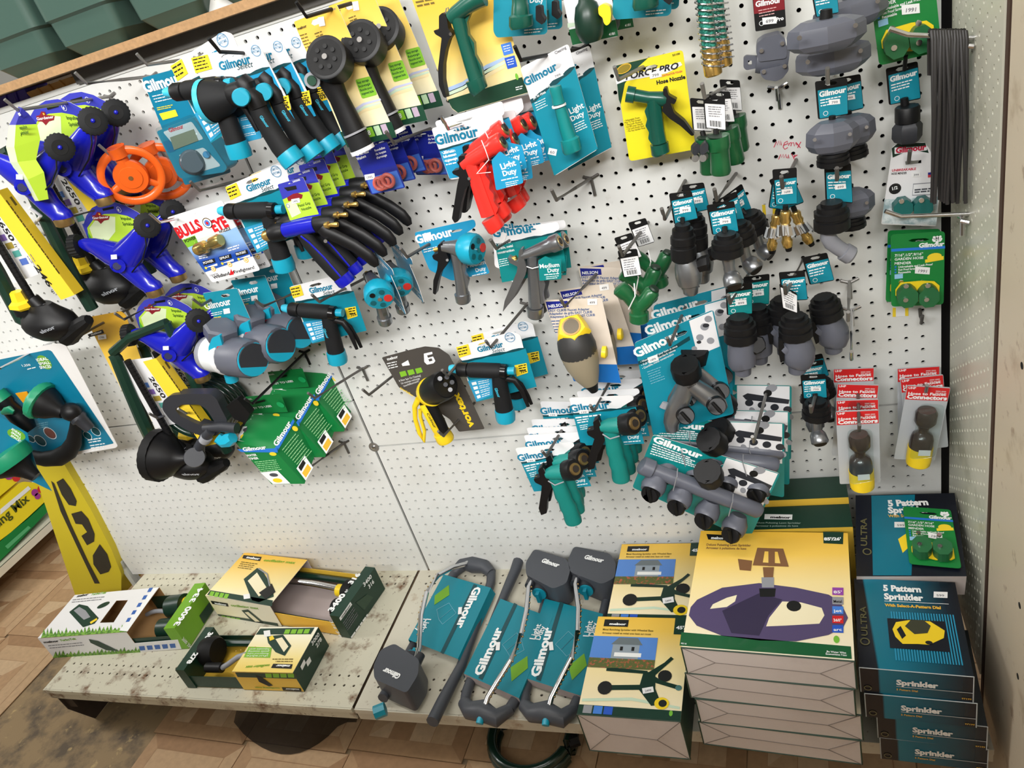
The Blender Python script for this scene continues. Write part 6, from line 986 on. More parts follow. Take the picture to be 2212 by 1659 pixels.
SOL(r, 'upper_shell', GREY, [(1636, 92), (1650, 82), (1684, 73), (1696, 84), (1700, 112), (1698, 126), (1640, 134), (1633, 112)], .05, .082, .003, bev=.003); SOL(r, 'lower_shell', GREY, [(1641, 152), (1702, 138), (1704, 152), (1690, 170), (1676, 176), (1652, 172), (1644, 164)], .05, .082, .003, bev=.003); MB().tp([(1634, 132, 24), (1640, 132, 26), (1698, 126, 26), (1703, 126, 24)], .066, GREY, n=20, e=.8).build('pipe_band', r); SOL(r, 'mounting_ear', GREY, [(1606, 124), (1612, 120), (1640, 122), (1642, 146), (1612, 152), (1606, 146)], .062, .07, .003, holes=[[(1616, 131), (1624, 131), (1624, 141), (1616, 141)]])
for x, y in ((1645, 110), (1690, 94), (1650, 155), (1695, 143)): MB().tp([(x, y, 5, .08), (x, y, 4.4, .086)], .08, CHROME, n=12).build('screw', r)
hook((1680, 190), (1679, 215), 'bright hook below the single grey clamp', CHROME, d=.03)
# ---- plastic elbow
r = thing('elbow_fitting', 'grey plastic elbow with black collar under teal tag', 'elbow', P(1810, 380, .14)); tagcard(r, [(1780, 355), (1838, 352), (1842, 439), (1783, 433)], .14, top=.22, price='899'); cap(r, [(1796, 436, 22), (1797, 446, 30), (1798, 456, 35), (1798, 488, 35), (1797, 496, 28)], .155); MB().tp([(1790, 494, 16), (1789, 512, 17), (1796, 524, 17), (1812, 536, 16), (1822, 542, 16), (1823, 543, 20), (1838, 552, 20), (1842, 554, 16)], .157, mat('elbow_grey', (134, 136, 144), .4), n=20).build('elbow_pipe', r, 'light grey elbow pipe')
dup(cc, 'grey clamp coupling hidden behind the plastic elbow', shift(1798, 300, .14, 1836, 440, .07), skip=('tag',)); hook((1825, 340), (1808, 388), 'hook of the plastic elbow', d=.18, plate=False)
hook((1835, 608), (1832, 692), 'upper of the two bare vertical hooks below the elbow', STEEL, d=.2); hook((1840, 668), (1839, 776), 'lower of the two bare vertical hooks below the elbow', CHROME, d=.23)
# ---- repair fitting on small tag
r = thing('repair_fitting', 'charcoal hex fitting with black thread under a small teal tag', 'fitting', P(1950, 150, .05)); tagcard(r, [(1913, 148), (1982, 132), (1989, 213), (1920, 227)], .05, top=.2); MB().tp([(1953, 212, 8), (1956, 236, 9)], .06, BLKM, n=10).build('strap', r); MB().tp([(1960, 229, 22), (1960, 232, 24), (1960, 262, 24), (1960, 265, 20)], .068, BLACK, n=24, rib=.04).build('thread', r); MB().tp([(1960, 264, 24), (1960, 272, 30), (1959, 296, 30), (1958, 306, 24)], .068, CHARD, n=6).build('hex_body', r); hook((1956, 143), (1954, 150), 'hook of the small charcoal fitting', BLACK, d=.07, plate=False)
# ---- hose menders
MGRN = mat('mender_card_green', (22, 128, 58), .4)
def mender(label, d):
    r = thing('hose_mender', label, 'mender', P(1980, 520, d), 'hose menders on green cards'); q = [(1924, 506), (2041, 499), (2038, 657), (1925, 662)]; pl = D(d); b = MB(); b.out(pl, q, MGRN, 0, .0011, .006, [slot(q, .52, .1, .2, .022)]); b.pr(pl, [(1925, 537), (2041, 530), (2041, 536), (1925, 543)], BBLUE, .0014); b.tx(pl, 'Gilmour', (1984, 534), (2039, 530), WT, .0018, bold=.045)
    for k, (x, y) in enumerate(((2024, 522), (2017, 518), (2031, 517), (2024, 513), (2019, 513), (2029, 512))): b.dot(pl, (x, y), 3, WT, .0017, ry=5, ang=(-30, 30, -30, 0, 40, -40)[k])
    b.tx(pl, '7/16",1/2",9/16"', (1932, 554), (1993, 550), WT, .0017, bold=.02); b.tx(pl, 'GARDEN HOSE', (1932, 562), (1994, 558), WT, .0017, bold=.02); b.tx(pl, 'MENDER', (1932, 571), (1968, 569), WT, .0017, bold=.02); b.dot(pl, (2018, 554), 14, YEL, .0017, ry=9); b.pr(pl, [(1998, 560), (2038, 552), (2038, 560), (1998, 567)], YEL, .0016); b.tx(pl, 'Unbreakable and Leak Proof', (1940, 578), (2014, 572), WT, .0017, h=5); b.tx(pl, 'Rust Proof Screws', (1940, 584), (1980, 581), WT, .0017, h=5); b.tx(pl, 'Reuseable', (1940, 590), (1967, 588), WT, .0017, h=5)
    for k in range(3): b.pr(pl, [(1932, 574 + 6 * k), (1936, 573.6 + 6 * k), (1936, 577 + 6 * k), (1932, 577.4 + 6 * k)], BBLUE, .0017)
    b.pr(pl, [(1932, 592), (1950, 590), (1950, 600), (1932, 602)], mat('pale_blue_print', (150, 200, 235), .4), .0017); sticker(b, pl, (1992, 583), 32, 15, -4, '1991'); b.build('card', r)
    b = MB(); b.out(D(d + .004), [(1934, 625), (1945, 610), (1990, 606), (2018, 607), (2029, 616), (2028, 640), (2020, 645), (1985, 650), (1940, 643), (1934, 637)], YELP, 0, .002).build('backing_plate', r, 'yellow hexagonal backing')
    for x, y in ((1957, 632), (2002, 631)):
        h = MB(); c = P(x, y, d + .004); k = SW(c); o = [(math.cos(i * math.pi / 4 + .39) * 21 * k, math.sin(i * math.pi / 4 + .39) * 25 * k) for i in range(8)]; p2 = Pl(c); h.sol(p2, o, mat('mender_green', (38, 104, 62), .4), 0, .02); ho = h.build('clamp_half', r, 'green octagonal clamp', bev=.003)
        for sx2, sy in ((0 if x < 1980 else 2, -15), (-1, 15)): w = P(x + sx2, y + sy, d + .024); MB().tube([w, w + V((0, -.003, 0))], 5 * k, CHROME, n=12).build('screw', ho)
    return r
me = mender('hose mender on green card, front one above the tall gap', .06); dup(me, 'green hose mender card just behind the front one', shift(1980, 580, .06, 1972, 572, .035), (0, 2, 0)); dupx(me, 'hose mender on green card at the top right corner', (1957, 632, .08), (1930, 84, .10), (0, -6, 0))
dupx(me, 'hose mender card fallen onto the pattern sprinkler boxes', (1957, 632, .08), (1986, 1189, .265), (0, 3, 0)); hook((1987, 668), (1990, 698), 'nail-like hook below the green mender cards', DSTEEL, d=.03, plate=False)
r = thing('hose_mender', 'teal hose mender on white card marked unbreakable', 'mender', P(1970, 330, .06)); pl = D(.055); q = [(1928, 312), (2004, 309), (2030, 488), (1903, 484)]; b = MB(); b.out(pl, [(1928, 316), (1940, 309), (1996, 307), (2004, 316), (2034, 372), (2022, 488), (1903, 484)], WHITE, 0, .0011, .003, [[(1955, 348), (1990, 345), (1990, 352), (1956, 356)]]); b.pr(pl, [(1926, 320), (1938, 310), (1998, 308), (2006, 330), (1985, 326), (1955, 328), (1928, 340)], DGREEN, .0014); b.tx(pl, 'Gilmour', (1934, 330), (2000, 322), mat('crimson_print', (190, 24, 60), .4), .002, bold=.045); b.pr(pl, [(1932, 332), (2002, 324), (2002, 315), (1932, 318)], WHITE, .0017, .001)
b.tx(pl, 'UNBREAKABLE', (1926, 370), (1978, 366), mat('crimson_print', (190, 24, 60), .4), .0017, bold=.03); b.tx(pl, 'HOSE MENDER', (1925, 377), (1958, 375), BLKT, .0017, h=5); b.dot(pl, (1933, 407), 12, BLKT, .0017); b.tx(pl, '1/2', (1927, 410), (1939, 407), WT, .002, bold=.03); b.pr(pl, [(2004, 372), (2024, 370), (2024, 380), (2004, 383)], mat('flag_red', (200, 60, 70), .4), .0017); b.pr(pl, [(2004, 372), (2013, 371), (2013, 376), (2004, 377)], mat('navy_print', (30, 40, 140), .3), .0019); sticker(b, pl, (1978, 376), 20, 10, 4, '399')
b.pr(pl, [(1910, 430), (2026, 424), (2022, 486), (1905, 482)], blot('marble_print', (150, 176, 182), (220, 230, 232), .5, .1, 60, .4), .0015); b.pr(pl, [(1972, 396), (2024, 392), (2022, 420), (1970, 422)], GREYL, .0016); b.pr(pl, [(1973, 398), (2023, 394), (2021, 418), (1971, 420)], WHITE, .0018); b.ln(pl, (1975, 408), (2020, 404), 2, (0, 5), CHAR, 3, .002); b.build('card', r)
for x, y in ((1947, 443), (1990, 441)): c = P(x, y, .06); k = SW(c); h = MB(); h.sol(Pl(c), [(math.cos(i * math.pi / 4 + .39) * 20 * k, math.sin(i * math.pi / 4 + .39) * 21 * k) for i in range(8)], mat('mender_teal', (20, 100, 96), .4), 0, .018); ho = h.build('clamp_half', r, 'teal octagonal clamp', bev=.003); w = P(x, y - 9, .078); MB().tube([w, w + V((0, -.003, 0))], 5 * k, CHROME, n=12).build('screw', ho)
hook((1965, 345), (1963, 350), 'hook of the white mender card', DSTEEL, d=.08, plate=False)
# ---- chrome side hooks and the black rods
def side_hook(base, tip, label):
    B = PX(base[0], base[1], 1.104); E = P(tip[0], tip[1], -B.y); E.y = B.y; r = thing('side_hook', label, 'hook', B, 'chrome hooks on the side panel'); MB().tube([B + V((.004, 0, 0)), B, E + V((.02, 0, -.012)), E], .0032, CHROME, n=10).build('prong', r); MB().tube([B + V((0, -.012, -.008)), B + V((-.008, -.008, -.006)), B + V((-.008, .008, -.006)), B + V((0, .012, -.008))], .003, CHROME, n=8).tube([B + V((-.006, 0, 0)), B + V((-.006, 0, -.03))], .003, CHROME, n=8).build('crossbar', r); return B, E
HB, HE = side_hook((2100, 82), (1921, 62), 'chrome side hook carrying the black rods'); side_hook((2090, 462), (1912, 456), 'bare chrome side hook below the black rods')
proto = None
for k in range(13):
    x = 2011 + 6.1 * k; c = P(x, 76, -HB.y); c.y = HB.y; L = (.215, .222, .228, .218)[k % 4]; s = .0036
    if proto is None:
        r = thing('wire_stake', '', 'stake', c, 'grey-black wire stakes on the chrome hook'); MB().tube([c + V((0, .012, -.05)), c + V((0, .011, -.004)), c + V((0, .005, .005)), c + V((0, -.005, .005)), c + V((0, -.010, -.004)), c + V((.001, -.008, -.1)), c + V((0, -.004, -L))], .0025, mat('stake_wire', (58, 56, 56), .45, .3), n=8).build('wire', r); proto = r; r['label'] = 'black wire stake bent over the chrome side hook'
    else:
        r = dup(proto, 'black wire stake bent over the chrome side hook', to=c, rot=((k * 37) % 5 - 2, (k * 53) % 5 - 2, 0))
# ---- red carded hose connectors
RCARD = mat('red_card', (214, 40, 42), .35); PEWTER = mat('blister_grey', (186, 190, 194), .35)
def uhp(label, d):
    r = thing('hose_connector', label, 'connector', P(1850, 895, d), 'hose connectors on red cards'); q = [(1805, 888), (1898, 884), (1902, 1041), (1814, 1045)]; pl = D(d); b = MB(); b.out(pl, q, PEWTER, 0, .0011, .003, [slot(q, .5, .055, .2, .012)]); b.pr(pl, [lerp2(q, .01, .01), lerp2(q, .99, .01), lerp2(q, .99, .185), lerp2(q, .01, .19)], RCARD, .0014); b.tx(pl, 'UHP', (1809, 895), (1825, 894), WT, .0017, bold=.03); b.tx(pl, 'Hose to Faucet', (1811, 907), (1892, 902), WT, .0017, bold=.03, h=7); b.tx(pl, 'Connectors', (1810, 915), (1896, 911), WT, .0017, bold=.05, h=10); b.ln(pl, (1868, 893), (1893, 892), 2, (0, 4), mat('pink_print', (220, 170, 170), .5), 2.4); b.build('card', r)
    SM = mat('smoked_brown', (56, 48, 46), .25, coat=.3); MB().tp([(1855, 938, 18), (1856, 944, 22), (1857, 962, 22), (1857, 970, 16), (1857, 976, 11), (1858, 984, 11), (1858, 990, 20), (1859, 998, 23), (1860, 1016, 24)], d + .018, SM, n=24).build('connector_neck', r, 'smoked brown neck'); MB().tp([(1860, 1015, 25), (1862, 1040, 25), (1863, 1050, 24), (1863, 1053, 20)], d + .018, YELP, n=24).build('connector_base', r, 'yellow base'); b = MB(); sticker(b, D(d + .041), (1866, 1031), 26, 12, 4, '', 0); b.build('price_sticker', r); MB().out(D(d + .044), [(1830, 928), (1884, 926), (1890, 1038), (1836, 1048)], CLEAR, -.0004, 0, .01).build('blister', r, 'clear plastic blister'); return r
uh = uhp('red carded hose connector, front one of the left pair row', .15)
P2 = ('connector_neck', 'connector_base', 'price_sticker', 'blister')
for k, (x, y, dd, rt) in enumerate(((1806, 864, .12, 1), (1809, 828, .085, 6), (1800, 796, .05, 2))): dupx(uh, 'red hose connector card, %s in the left row from the front' % ('second', 'third', 'last')[k], (1805, 888, .15), (x, y, dd), (0, rt, 0), skip=P2 if k != 1 else ())
dupx(uh, 'red carded hose connector, front one of the right row', (1857, 960, .168), (1999, 908, .11), (0, 8, 0)); dupx(uh, 'red hose connector card, second in the right row', (1805, 888, .15), (1944, 818, .065), (0, -4, 0), skip=P2); dupx(uh, 'red hose connector card, last in the right row', (1805, 888, .15), (1938, 795, .04), (0, 0, 0), skip=P2); hook((1852, 805), (1856, 930), 'hook of the left red cards', d=.21, plate=False); hook((1988, 800), (2000, 846), 'hook of the right red cards', STEEL, d=.1, plate=False)
# green price label strips on the board
for q, lb in (([(1928, 664), (1962, 664), (1962, 682), (1928, 684)], 'small yellow edged price label below the green mender cards'), ([(1646, 442), (1676, 440), (1676, 462), (1648, 464)], 'small yellow edged price label beside the brass couplers')):
    b = MB(); b.out(D(.001), q, STICK, 0, .0006); b.pr(D(.001), [q[0], (q[0][0] + 7, q[0][1]), (q[3][0] + 7, q[3][1]), q[3]], YEL, .0008); b.pr(D(.001), [(q[1][0] - 7, q[1][1]), q[1], q[2], (q[2][0] - 7, q[2][1])], YEL, .0008); tag(b.build('shelf_label'), lb, 'label')
# ================================================================= things on the base decks
LG2 = mat('lime_end_print', (112, 168, 34), .4); DG2 = mat('dark_green_print', (18, 56, 42), .4); KRAFT = mat('kraft_inside', (170, 130, 80), .7); GRAYIN = mat('grey_board', (182, 168, 166), .7)
YW = mat('warm_yellow_print', (240, 196, 70), .4); YW2 = mat('pale_yellow_print', (246, 236, 200), .4)
class Bx:
    """upright carton: centre x,y, bottom z, yaw, width, depth, height, with planes for its faces"""
    def __init__(s, x, y, z, yaw, w, d, h):
        a = math.radians(yaw); s.u = V((math.cos(a), math.sin(a), 0)); s.w_ = V((-math.sin(a), math.cos(a), 0)); s.c = V((x, y, z)); s.w, s.d, s.h = w, d, h; s.k = V((0, 0, 1))
        s.top = Pl(s.c + s.k * h, s.u, s.w_); s.front = Pl(s.c - s.w_ * d / 2, s.u, s.k); s.right = Pl(s.c + s.u * w / 2, s.w_, s.k)
    def p(s, a, b, c): return s.c + s.u * a + s.w_ * b + s.k * c
    def slab(s, m, a0, a1, b0, b1, c0, c1, mt, mats=None): return m.box(s.p((a0 + a1) / 2, (b0 + b1) / 2, (c0 + c1) / 2), s.u * ((a1 - a0) / 2), s.w_ * ((b1 - b0) / 2), s.k * ((c1 - c0) / 2), mt, mats)
    def loc(s, q): r = q - s.c; return r.dot(s.u), r.dot(s.w_), r.z
def tubez(b, pts, m, **k):
    q = [PZ(p[0], p[1], p[3]) for p in pts]; return b.tube(q, [p[2] * SW(w) for p, w in zip(pts, q)], m, **k)
def sleeve_box(name, label, B, tray, end, sleeve_mats, end_mat, end_w, inside):
    """open-ended carton: printed sleeve plus the tray that slides out of it"""
    r = thing(name, label, 'box', B.c, 'opened sprinkler cartons'); h, w, d = B.h, B.w / 2, B.d / 2; t = .0012; top, fr, inn = sleeve_mats
    m = MB(); B.slab(m, -w, w, -d, -d + t, 0, h, inn, {'-v': fr}); B.slab(m, -w, w, d - t, d, 0, h, inn, {'+v': fr}); B.slab(m, -w, w, -d, d, 0, t, inn)
    m.build('sleeve_walls', r); m = MB(); B.slab(m, -w, w, -d, d, h, h + t, inn, {'+w': top}) if not inside.get('window') else m.sol(B.top, rounded([(-w, -d), (w, -d), (w, d), (-w, d)], .0005, 1), top, 0, t, [[B.top.ab(*q) for q in inside['window']]], inn)
    B.m_top = m; B.r = r; e = d - .003; a0, a1 = tray; m = MB(); B.slab(m, a0, a1, -e, -e + t, .001, h * inside.get('side', .62), inside['side_m']); B.slab(m, a0, a1, e - t, e, .001, h * inside.get('side', .62), inside['side_m']); B.slab(m, a0, a1, -e, e, .0013, .0025, inside['floor_m']); m.build('tray', r)
    m = MB(); B.end = m; s0, s1 = (end - end_w, end) if end > 0 else (end, end + end_w); B.slab(m, s0, s1, -d, d, .001, h + .002, end_mat); return r
def rib_tube(B, a0, a1, b, z, m, r=.006, arc=.02, name='spray_tube', root=None): return MB().tube([B.p(a0 + (a1 - a0) * i / 8, b, z + arc * math.sin(math.pi * i / 8)) for i in range(9)], r, m, n=12).build(name, root)
# ---- white carton with lime end
T1 = Bx(-.969, -.219, ZD + .001, 5.5, .295, .154, .076); ue = T1.loc(PZ(407, 1405, ZD))[0]
sleeve_box('sprinkler_carton', 'white sprinkler carton with grass print and lime green end', T1, (.1, ue - .01), ue, (WHITE, WHITE, KRAFT), LG2, .034, {'window': [(252, 1298), (277, 1297), (246, 1345), (216, 1346)], 'side_m': DG2, 'floor_m': KRAFT})
b = T1.m_top; pl = T1.top; GR = blot('grass_print', (70, 120, 40), (130, 180, 70), .5, .06, 120, .5)
def grass(b, pl, A, B_, h, z=.0016):
    n = 46; rnd = random.Random(5); pts = [A]
    for i in range(n): t = (i + .5) / n; pts.append((A[0] + (B_[0] - A[0]) * t + rnd.uniform(-1, 1), A[1] + (B_[1] - A[1]) * t - h * (rnd.uniform(.5, 1) if i % 2 else .25)))
    b.pr(pl, pts + [B_], GR, z)
grass(b, pl, (89, 1379), (275, 1366), 22); b.pr(pl, [(258, 1363), (276, 1365), (342, 1271), (331, 1272)], WT, .0018)
for k in range(5): x, y = 272 + 11.6 * k, 1345 - 16.2 * k; b.pr(pl, [(x, y), (x + 8, y - 1), (x + 13, y - 10), (x + 5, y - 9)], mat('icon_blue', (50, 100, 180), .4), .002)
b.tx(pl, 'melnor', (166, 1291), (190, 1287), BLKT, .0018, bold=.04, h=7); b.tx(pl, 'TurboTek', (196, 1287), (229, 1283), LG2, .0018, bold=.03, h=7); b.ln(pl, (158, 1296), (230, 1289), 2, (-2, 5), INK, 1.8)
b.pr(pl, [(150, 1323), (172, 1306), (190, 1310), (214, 1336), (205, 1348), (180, 1356)], DG2, .0018); b.pr(pl, [(160, 1320), (172, 1312), (186, 1320), (196, 1334), (182, 1340)], GREYL, .002); b.pr(pl, [(195, 1345), (210, 1336), (211, 1340), (197, 1349)], YEL, .0022); b.dot(pl, (224, 1308), 14, DG2, .0018, ry=8, ang=25); b.build('sleeve_top', T1.r)
m = MB(); pf = T1.front; m.tx(pf, 'melnor', (96, 1389), (128, 1386), BLKT, .0008, bold=.04, h=6); m.tx(pf, 'TurboTek', (131, 1385), (166, 1381), LG2, .0008, bold=.03, h=6); m.ln(pf, (104, 1394), (180, 1387), 2, (3, 5), INK, 1.6, .0008); grass(m, pf, (114, 1421), (304, 1409), 16, .0007); m.pr(pf, [(192, 1380), (212, 1384), (258, 1406), (230, 1404), (196, 1388)], DG2, .0009); m.build('front_print', T1.r)
m = T1.end; pe = Pl(T1.p(0, 0, T1.h + .002), T1.u, T1.w_); WG = WT; m.tx(pe, '3600', (386, 1352), (416, 1310), WG, .001, bold=.04, h=16); m.tx(pe, '334', (419, 1301), (440, 1270), WG, .001, bold=.04, h=14); pr_ = Pl(T1.p(ue, 0, 0), T1.w_, V((0, 0, 1))); m.tx(pr_, '3600 334', (392, 1382), (410, 1402), WT, .001, h=8); m.pr(pr_, [(430, 1330), (452, 1300), (460, 1318), (440, 1348)], DG2, .001); m.build('end_block', T1.r, 'lime green printed end')
m = MB(); pf2 = Pl(T1.p(0, -T1.d / 2 - .0005, 0), T1.u, V((0, 0, 1))); m.out(pf2, [(289, 1390), (384, 1382), (392, 1402), (304, 1409)], WHITE, -.001, 0)
for k in range(5): x, y = 300 + 16.5 * k, 1396 - 1.3 * k; m.pr(pf2, [(x, y), (x + 12, y - 1), (x + 14, y + 8), (x + 3, y + 9)], mat('icon_blue', (50, 100, 180), .4), .0006)
m.build('icon_flap', T1.r)
s = thing('boxed_sprinkler', 'dark green sprinkler lying inside the white carton', 'sprinkler', T1.p(.2, 0, .01), 'sprinklers inside the opened cartons'); rib_tube(T1, .12, .2, .02, .035, GREYL, .006, .01, root=s); MB().tube([T1.p(ue - .10, .03, .045), T1.p(ue - .05, .03, .05)], .030, DGREEN, n=20).tube([T1.p(ue - .10, -.03, .03), T1.p(ue - .045, -.03, .03)], .026, DGREEN, n=20).build('motor_housing', s); MB().tube([T1.p(ue - .052, .035, .05), T1.p(ue - .04, .035, .05)], .018, YELP, n=14).build('dial', s)
# ---- yellow carton 3400
T2 = Bx(-.522, -.094, ZD + .001, -8.4, .233, .16, .074); ue = T2.loc(PZ(754, 1388, ZD))[0]
YT = grad('yellow_lid_print', [(0, (250, 246, 225)), (.35, (248, 232, 170)), (.8, (242, 196, 80)), (1, (236, 184, 60))], 'Y', -.10, .10)
sleeve_box('sprinkler_carton', 'yellow sprinkler carton with dark green 3400 end', T2, (.06, ue - .01), ue, (YT, YT, GRAYIN), DG2, .03, {'side_m': YW, 'floor_m': GRAYIN})
b = T2.m_top; pl = T2.top
def lid(b, pl, logo, name, pic, band, icons, flip=False, z=.002):
    b.pr(pl, band, DG2, z)
    for k in range(4): b.pr(pl, [lerp2(icons, .25 * k + .02, .1), lerp2(icons, .25 * k + .22, .1), lerp2(icons, .25 * k + .22, .9), lerp2(icons, .25 * k + .02, .9)], LGREEN, z + .0004)
    b.pr(pl, logo, BLKT, z); A, B_ = (lerp2(logo, .9, .22), lerp2(logo, .2, .22)) if flip else (lerp2(logo, .2, .8), lerp2(logo, .93, .8)); b.tx(pl, 'melnor', A, B_, WT, z + .0004, bold=.05, h=6)
    b.tx(pl, 'oscillating max', *name, mat('lime_text', (120, 170, 30), .4), z, bold=.03, h=7)
    o, i_ = pic; b.pr(pl, o, DG2, z); b.pr(pl, i_, YW2, z + .0004)
lid(b, pl, [(527, 1200), (566, 1204), (562, 1213), (524, 1207)], ((569, 1213), (637, 1219)), ([(527, 1252), (556, 1228), (566, 1232), (590, 1270), (592, 1290), (560, 1302), (545, 1298)], [(536, 1256), (556, 1238), (580, 1276), (560, 1290)]), [(448, 1286), (455, 1276), (590, 1298), (588, 1311)], [(456, 1277), (498, 1284), (492, 1296), (451, 1289)]); b.ln(pl, (522, 1214), (560, 1219), 4, (-2.4, 4), mat('brown_print', (110, 92, 30), .5), 1.8, .002); b.tube([pl.px(560, 1230, .003), pl.px(578, 1242, .003), pl.px(584, 1268, .003)], .002, GREYL, n=6); b.pr(pl, [(560, 1282), (588, 1262), (596, 1280), (575, 1296)], BLKT, .0026); sticker(b, pl, (534, 1290), 14, 10, 8, '', .0028); b.build('sleeve_top', T2.r)
m = MB(); pf = T2.front; lid(m, pf, [(455, 1297), (492, 1303), (494, 1310), (459, 1304)], ((500, 1309), (560, 1316)), ([(522, 1318), (536, 1316), (570, 1344), (566, 1350), (545, 1342)], [(529, 1322), (537, 1321), (562, 1342), (552, 1342)]), [(470, 1326), (474, 1332), (602, 1354), (600, 1346)], [(478, 1328), (520, 1335), (522, 1341), (480, 1334)], z=.0008); m.build('front_print', T2.r)
m = T2.end; pe = Pl(T2.p(0, 0, T2.h + .002), T2.u, T2.w_); m.tx(pe, '3400', (718, 1322), (748, 1284), WT, .001, bold=.05, h=15); m.tx(pe, 'ft²', (749, 1281), (754, 1274), WT, .001, h=7); m.tx(pe, '316', (760, 1263), (780, 1240), WT, .001, bold=.05, h=13); pr_ = Pl(T2.p(ue, 0, 0), T2.w_, V((0, 0, 1))); m.tx(pr_, '3400', (786, 1268), (803, 1247), WT, .001, bold=.03, h=10); m.tx(pr_, '316', (797, 1272), (808, 1258), WT, .001, bold=.03, h=10); m.pr(pr_, [(732, 1335), (756, 1300), (760, 1306), (735, 1341)], WT, .001); m.tx(pr_, 'melnor', (738, 1335), (757, 1307), BLKT, .0014, bold=.03, h=5); m.ln(pr_, (740, 1346), (764, 1310), 5, (2.4, 3.6), INK, 1.6, .001); m.ln(pr_, (757, 1376), (794, 1324), 1, (2, 3), WT, 3.4, .001); m.pr(pr_, [(768, 1302), (792, 1284), (806, 1290), (786, 1318)], mat('faint_print', (40, 70, 52), .4), .001)
pfe = Pl(T2.p(0, -T2.d / 2, 0), T2.u, V((0, 0, 1))); m.tx(pfe, '316 3400', (712, 1340), (740, 1386), WT, .001, h=9, bold=.03); m.build('end_block', T2.r, 'dark green end with white figures')
s = thing('boxed_sprinkler', 'sprinkler with perforated steel bar inside the yellow 3400 carton', 'sprinkler', T2.p(.2, 0, .01), 'sprinklers inside the opened cartons'); rib_tube(T2, .05, ue - .09, .02, .05, CHROME, .009, .006, root=s); MB().tube([T2.p(ue - .09, .02, .045), T2.p(ue - .07, .02, .045)], .016, YELP, n=16).build('collar', s); MB().tube([T2.p(ue - .07, .02, .045), T2.p(ue - .06, .02, .045), T2.p(ue - .035, .02, .045)], [.02, .03, .03], BLKM, n=20).tube([T2.p(ue - .065, -.03, .04), T2.p(ue - .035, -.03, .04)], .024, BLKM, n=18).build('motor_housing', s); MB().tube([T2.p(.0, -.06, .012), T2.p(ue - .04, -.06, .012)], .009, DGREEN, n=8).tube([T2.p(.0, .065, .03), T2.p(ue - .04, .065, .03)], .009, DGREEN, n=8).build('frame', s)
# ---- yellow carton 3000
T3 = Bx(-.331, -.311, ZD + .001, 1.2, .167, .128, .064); ue = T3.loc(PZ(409, 1484, ZD))[0]
YT3 = grad('yellow_lid_print_turned', [(0, (244, 208, 84)), (.3, (248, 226, 140)), (.75, (250, 244, 215)), (1, (250, 248, 235))], 'Y', -.08, .08)
sleeve_box('sprinkler_carton', 'yellow sprinkler carton with dark green 3000 end, nearest the shelf edge', T3, (ue + .01, -.05), ue, (YT3, YW, GRAYIN), DG2, .026, {'side_m': DG2, 'floor_m': YW})
b = T3.m_top; pl = T3.top; lid(b, pl, [(591, 1435), (633, 1436), (630, 1446), (586, 1444)], ((584, 1436), (532, 1440)), ([(577, 1376), (612, 1372), (630, 1396), (616, 1418), (596, 1410), (580, 1390)], [(596, 1382), (610, 1378), (624, 1398), (614, 1410)]), [(563, 1359), (680, 1357), (672, 1371), (553, 1372)], [(617, 1360), (673, 1359), (668, 1371), (612, 1372)], flip=True); b.pr(pl, [(538, 1398), (588, 1400), (584, 1422), (527, 1421)], LGREEN, .002)
for k in range(4): b.tx(pl, ('Adjustable spray', 'gentle watering', 'Rustproof tube', 'durable')[k], (584 - k * 1.2, 1402 + 5 * k), (540 - k * 2, 1402 + 5 * k), WT, .0024, h=4.4, bold=0)
b.ln(pl, (634, 1424), (588, 1424), 2, (-1, 5), mat('brown_print', (110, 92, 30), .5), 2, .002); b.pr(pl, [(582, 1378), (590, 1374), (594, 1382), (584, 1386)], YEL, .0026); sticker(b, pl, (578, 1370), 14, 13, 8, '', .0026); b.build('sleeve_top', T3.r)
m = MB(); pf = T3.front; m.pr(pf, [(508, 1452), (640, 1455), (642, 1466), (514, 1462)], DG2, .0008)
for k in range(4): m.pr(pf, [(573 + 16 * k, 1454), (587 + 16 * k, 1454.4), (588 + 16 * k, 1463), (575 + 16 * k, 1462.6)], LGREEN, .0011)
m.pr(pf, [(553, 1458), (566, 1462), (590, 1480), (582, 1482), (560, 1472)], BLKT, .0011); m.pr(pf, [(609, 1484), (650, 1486), (652, 1493), (612, 1491)], BLKT, .0009); m.tx(pf, 'melnor', (646, 1487), (616, 1486), WT, .0012, h=5, bold=.04); m.tx(pf, 'oscillating max', (604, 1485), (550, 1483), mat('lime_text', (120, 170, 30), .4), .0009, h=5); m.build('front_print', T3.r)
m = MB(); pr_ = T3.right; w, d_ = T3.w / 2, T3.d / 2; T3.slab(m, w, w + .001, -d_, d_, 0, T3.h, DG2); m.tx(Pl(pr_.o + T3.u * .0012, pr_.u, pr_.v), '3000', (674, 1395), (690, 1372), WT, .001, bold=.03, h=10); pq = Pl(pr_.o + T3.u * .0012, pr_.u, pr_.v); m.tx(pq, '278', (684, 1400), (695, 1382), WT, .001, bold=.03, h=10); m.pr(pq, [(648, 1440), (656, 1424), (660, 1432), (652, 1448)], WT, .001); m.pr(pq, [(660, 1430), (668, 1418), (672, 1428), (664, 1440)], WT, .001); m.build('closed_end', T3.r, 'dark green closed end')
m = T3.end; pe = Pl(T3.p(0, 0, T3.h + .002), T3.u, T3.w_); m.tx(pe, '3000', (452, 1366), (430, 1396), WT, .001, bold=.05, h=13); m.tx(pe, 'ft²', (428, 1399), (423, 1406), WT, .001, h=6); m.tx(pe, '278', (420, 1410), (402, 1434), WT, .001, bold=.05, h=13); m.build('end_block', T3.r, 'dark green end with white figures')
